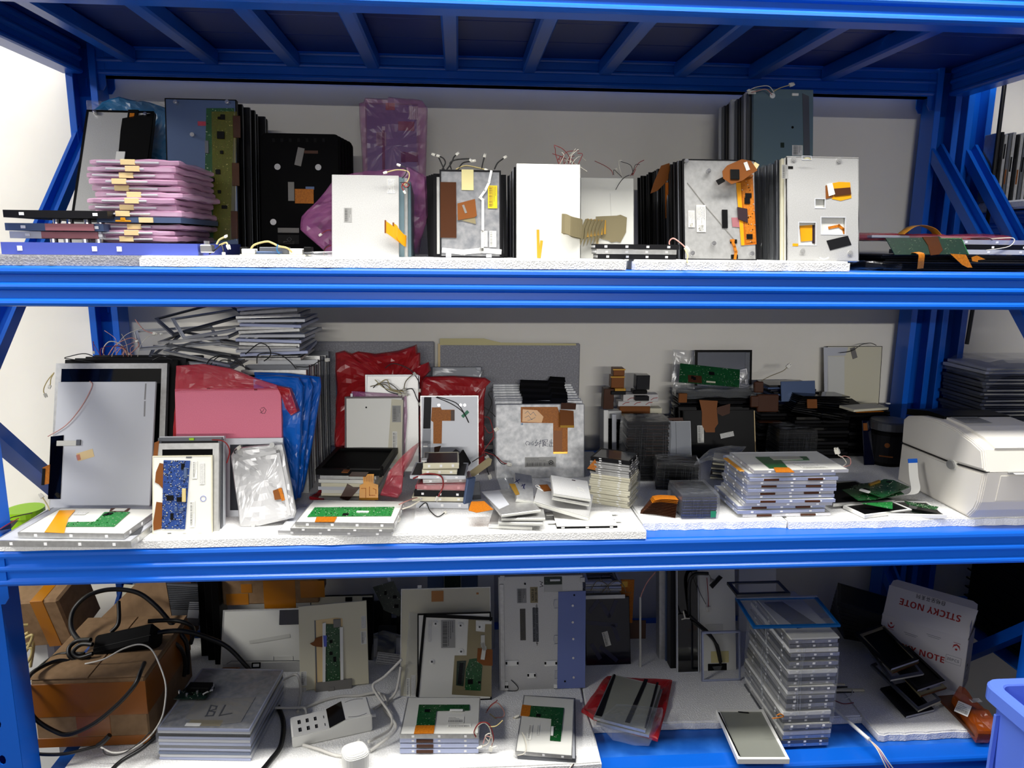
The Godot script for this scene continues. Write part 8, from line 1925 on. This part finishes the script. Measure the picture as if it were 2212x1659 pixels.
	# amber bag
	thing("bagged_display", "amber plastic bag with a bar label at the right end of the bottom shelf", "bag", lie3([2108, 1590, F + 0.006], [2150, 1586, F + 0.006], [2058, 1500, F + 0.02]))
	body("housing", 0.006, M.flex_dark)
	bag([2056, 1512, 2068, 1494, 2100, 1520, 2124, 1540, 2150, 1570, 2140, 1592, 2112, 1590, 2080, 1550], -0.01, 0.02, M.amber_bag, 145, 0.008); ptag("label", 2070, 1520, 2090, 1542, M.print_white, 0, 0.022, null, "", 0.7); ptag("label", 2100, 1508, 2114, 1518, M.print_white, 0, 0.018)
	# blue crate in front, on another
	var c := az(2117, 1466, 0.035)
	for k in 2:
		crate("blue plastic crate at the lower right corner in front of the rack" if k == 0 else "blue plastic crate under the other at the lower right", Vector3(c.x, c.y - 0.33 * (k + 1), c.z))
	# dark pile beyond, in the neighbouring rack
	thing("film_bag", "film-covered dark pile on the bottom shelf of the neighbouring rack", "pile", Transform3D(Basis(), Vector3(2.16, 0.452, -0.1)))
	var gp := G.new(); gp.cbox(Vector3(0.25, 0.13, -0.2), Vector3(0.46, 0.26, 0.34), 0.01); part("pile_body", gp, M.dark_metal)
	for i in 10: gp = G.new(); gp.cbox(Vector3(0.25, 0.02 + i * 0.025, -0.2), Vector3(0.466, 0.004, 0.346), 0.001); part("edge_strip", gp, M.black)

func crate(label: String, at: Vector3):
	thing("plastic_crate", label, "crate", Transform3D(Basis(), at))
	var w := 0.42; var d := 0.32; var h := 0.33
	var rr := func(x0: float, z0: float, x1: float, z1: float, r: float) -> PackedVector2Array:
		var p := PackedVector2Array()
		for q in [[x1 - r, z1 - r, 0.0], [x0 + r, z1 - r, PI / 2], [x0 + r, z0 + r, PI], [x1 - r, z0 + r, PI * 1.5]]:
			for k in 6:
				var a: float = q[2] + k * PI / 10; p.append(Vector2(q[0] + cos(a) * r, q[1] + sin(a) * r))
		return p
	var loops := []
	for q in [[0.03, 0.0, 0.02], [0.016, h - 0.05, 0.024], [0.016, h - 0.03, 0.024], [0.0, h - 0.03, 0.03], [0.0, h - 0.004, 0.03], [0.003, h, 0.028], [0.021, h, 0.02], [0.023, h - 0.003, 0.02], [0.036, 0.006, 0.016]]:
		loops.append([rr.call(q[0], q[0], w - q[0], d - q[0], q[2]), q[1]])
	var g := G.new()
	for i in loops.size() - 1:
		var a = loops[i]; var b = loops[i + 1]
		for k in a[0].size():
			var e: int = (k + 1) % a[0].size()
			g.quad(Vector3(a[0][e].x, a[1], a[0][e].y), Vector3(a[0][k].x, a[1], a[0][k].y), Vector3(b[0][k].x, b[1], b[0][k].y), Vector3(b[0][e].x, b[1], b[0][e].y))
	part("body", g, M.crate)
	var f := G.new(); f.cbox(Vector3(w / 2, 0.004, d / 2), Vector3(w - 0.07, 0.006, d - 0.07), 0.002); part("bottom", f, M.crate)
	for k in 4:
		var b := G.new(); b.cbox(Vector3(0.012, h * 0.45, 0.04 + k * 0.08), Vector3(0.012, h * 0.8, 0.006), 0.002); part("rib", b, M.crate)

func sticky_box(F: float):
	var br := ay(2077, 1499, F)
	var yaw := -0.8
	var dir := Vector3(cos(yaw), 0, -sin(yaw))
	var w := 0.183
	var h := 0.135
	thing("note_box", "white card box printed with red lettering, lid open, at the right of the bottom shelf", "box", Transform3D(Basis(Vector3.UP, yaw), br - dir * w))
	size(w, h)
	var d := 0.075
	var g := G.new()
	g.box(Vector3(w / 2, h / 2, -0.0006), Vector3(w, h, 0.0012)); part("front_wall", g, M.paper)
	g = G.new(); g.box(Vector3(w / 2, h / 2, -d), Vector3(w, h, 0.0012)); part("rear_wall", g, M.paper)
	for x in [0.0006, w - 0.0006]:
		g = G.new(); g.box(Vector3(x, h / 2, -d / 2), Vector3(0.0012, h, d)); part("side_wall", g, M.paper)
	g = G.new(); g.box(Vector3(w / 2, 0.0006, -d / 2), Vector3(w, 0.0012, d)); part("bottom", g, M.paper)
	g = G.new(); g.t = Transform3D(Basis(Vector3.RIGHT, 0.3), Vector3(w - 0.001, h, 0)); g.prism(PackedVector2Array([Vector2(-0.001, 0), Vector2(0.0002, 0), Vector2(0.0002, 0.03), Vector2(-0.001, 0.035)]), -d, -0.008); part("side_flap", g, M.paper)
	var lid := G.new(); var lt := Transform3D(Basis(Vector3.RIGHT, -0.45), Vector3(0, h, 0)); lid.t = lt
	lid.prism(PackedVector2Array([Vector2(0.002, 0), Vector2(w - 0.002, 0), Vector2(w + 0.006, d * 0.95), Vector2(-0.002 + 0.004, d * 0.95)]), -0.0006, 0.0006); var lp_ := part("lid", lid, M.paper)
	var tk := G.new(); tk.t = lt * Transform3D(Basis(Vector3.RIGHT, -0.6), Vector3(0, d * 0.95, 0))
	tk.prism(PackedVector2Array([Vector2(0.004, 0), Vector2(w + 0.004, 0), Vector2(w + 0.002, 0.016), Vector2(w - 0.008, 0.022), Vector2(0.014, 0.022), Vector2(0.006, 0.016)]), -0.0006, 0.0006); part("tuck_flap", tk, M.paper, lp_)
	letters("lettering", "STICKY NOTE", 0.021, Vector2(w * 0.42, h * 0.5), 0.0, M.red_ink, 0.0002)
	var up: MeshInstance3D = letters("lettering", "STICKY NOTE", 0.021, Vector2(), 0.0, M.red_ink, 0.0, 1.0, 0.0003, lp_)
	up.transform = lt * Transform3D(Basis(Vector3.BACK, PI), Vector3(w * 0.52, d * 0.55, 0.0009))
	letters("lettering", "20PCS", 0.009, Vector2(w * 0.86, h * 0.56), 0.0, M.pale_ink, 0.0002)
	g = G.new(); g.ring(w * 0.78, h * 0.49, w * 0.95, h * 0.63, 0.0006, 0, 0.0004); part("print_frame", g, M.pale_ink)
	letters("lettering", "24", 0.01, Vector2(w * 0.84, h * 0.16), 0.0, M.ink, 0.0002).transform = Transform3D(Basis(Vector3.UP, PI / 2), Vector3(w + 0.0004, h * 0.45, -d * 0.35))
	# characters and marks drawn in strokes
	var stroke := func(called: String, pts: Array, wd: float, m: Material, tr: Transform3D, par: Node3D):
		var s := G.new(); s.t = tr
		for i in range(0, pts.size() - 3, 2):
			if pts[i] < -90 or pts[i + 2] < -90: continue
			var a := Vector2(pts[i], pts[i + 1]); var b := Vector2(pts[i + 2], pts[i + 3]); var e := (b - a).normalized() * wd / 2; var o := Vector2(-e.y, e.x)
			s.prism(PackedVector2Array([a - e - o, b + e - o, b + e + o, a - e + o]), 0.0, 0.0004)
		part(called, s, m, par)
	var cx := [[0.15, 0.9, 0.15, 0.05, 0.85, 0.05, 0.85, 0.9, 0.15, 0.9, -99, 0, 0.15, 0.62, 0.85, 0.62, -99, 0, 0.15, 0.35, 0.85, 0.35, -99, 0, 0.5, 1.05, 0.4, 0.92], [0.25, 1, 0.25, 0, -99, 0, 0, 0.7, 0.45, 0.7, -99, 0, 0.0, 0.35, 0.25, 0.6, 0.48, 0.35, -99, 0, 0.75, 1, 0.75, 0.5, -99, 0, 0.55, 0.75, 1, 0.75, -99, 0, 0.58, 0.45, 0.95, 0.45, 0.95, 0, 0.58, 0, 0.58, 0.45], [0.2, 0.9, 0.2, 0.5, 0.8, 0.5, 0.8, 0.9, 0.2, 0.9, -99, 0, 0, 0.3, 1, 0.3, -99, 0, 0.5, 0.5, 0.5, 0, -99, 0, 0.1, 0, 0.9, 0], [0.1, 0.95, 0.9, 0.95, -99, 0, 0.3, 0.95, 0.3, 0.4, -99, 0, 0.7, 0.95, 0.7, 0.4, -99, 0, 0, 0.4, 1, 0.4, -99, 0, 0.2, 0.0, 0.4, 0.35, -99, 0, 0.8, 0, 0.6, 0.35], [0.15, 0.95, 0.85, 1, -99, 0, 0.6, 0.9, 0.2, 0.65, 0.8, 0.65, 0.2, 0.35, 0.9, 0.35, -99, 0, 0.5, 0.35, 0.5, 0, -99, 0, 0.25, 0.2, 0.15, 0.02, -99, 0, 0.75, 0.2, 0.88, 0.02], [0, 0.95, 0.5, 0.95, -99, 0, 0.25, 0.95, 0.05, 0.4, -99, 0, 0.15, 0.65, 0.45, 0.65, 0.3, 0.25, 0.05, 0, -99, 0, 0.7, 0.9, 0.7, 0.3, -99, 0, 0.95, 1, 0.95, 0.0]]
	for i in 6:
		var q := []
		for k in range(0, cx[i].size(), 2): q.append_array([cx[i][k] if cx[i][k] < -90 else cx[i][k] * 0.0085, cx[i][k + 1] * 0.0095])
		stroke.call("characters", q, 0.0009, M.ink, lt * Transform3D(Basis(Vector3.BACK, PI), Vector3(w * 0.68 - i * 0.0105, d * 0.92, 0.0008)), lp_)
		if i > 3: stroke.call("characters", q, 0.0009, M.ink, Transform3D(Basis(), Vector3(w * 0.42 + (i - 4) * 0.0115, h * 0.3, 0.0002)), cur)
	for q in [[w * 0.12, h * 0.82, 0.0], [w * 0.88, h * 0.82, PI]]:
		var e := G.new(); e.t = Transform3D(Basis(Vector3.BACK, q[2]), Vector3(q[0], q[1], 0.0002))
		e.cyl(Vector3(0, 0.007, 0), 0.0025, 0, 0.0004, 12)
		e.prism(PackedVector2Array([Vector2(-0.008, 0.007), Vector2(-0.005, 0.001), Vector2(0, -0.003), Vector2(0.005, 0.001), Vector2(0.008, 0.007), Vector2(0.006, -0.003), Vector2(0, -0.0065), Vector2(-0.006, -0.003)]), 0, 0.0004)
		e.box(Vector3(0, -0.009, 0.0002), Vector3(0.014, 0.0008, 0.0004))
		part("emblem", e, M.red_ink)
	for q in [[w * 0.36, h * 0.76], [w * 0.62, h * 0.86]]:
		var e := G.new(); e.t = Transform3D(Basis(), Vector3(q[0], q[1], 0.0002))
		for k in 2: e.box(Vector3(0, 0.003 - k * 0.004, 0), Vector3(0.03 - k * 0.006, 0.001, 0.0004))
		part("small_print", e, M.pale_ink)
	for k in 3:
		var e := G.new(); e.box(Vector3(w + 0.0002, h * (0.1 + 0.12 * k), -d * (0.3 + 0.1 * k)), Vector3(0.0004, 0.0012, 0.022)); part("small_print", e, M.pale_ink)
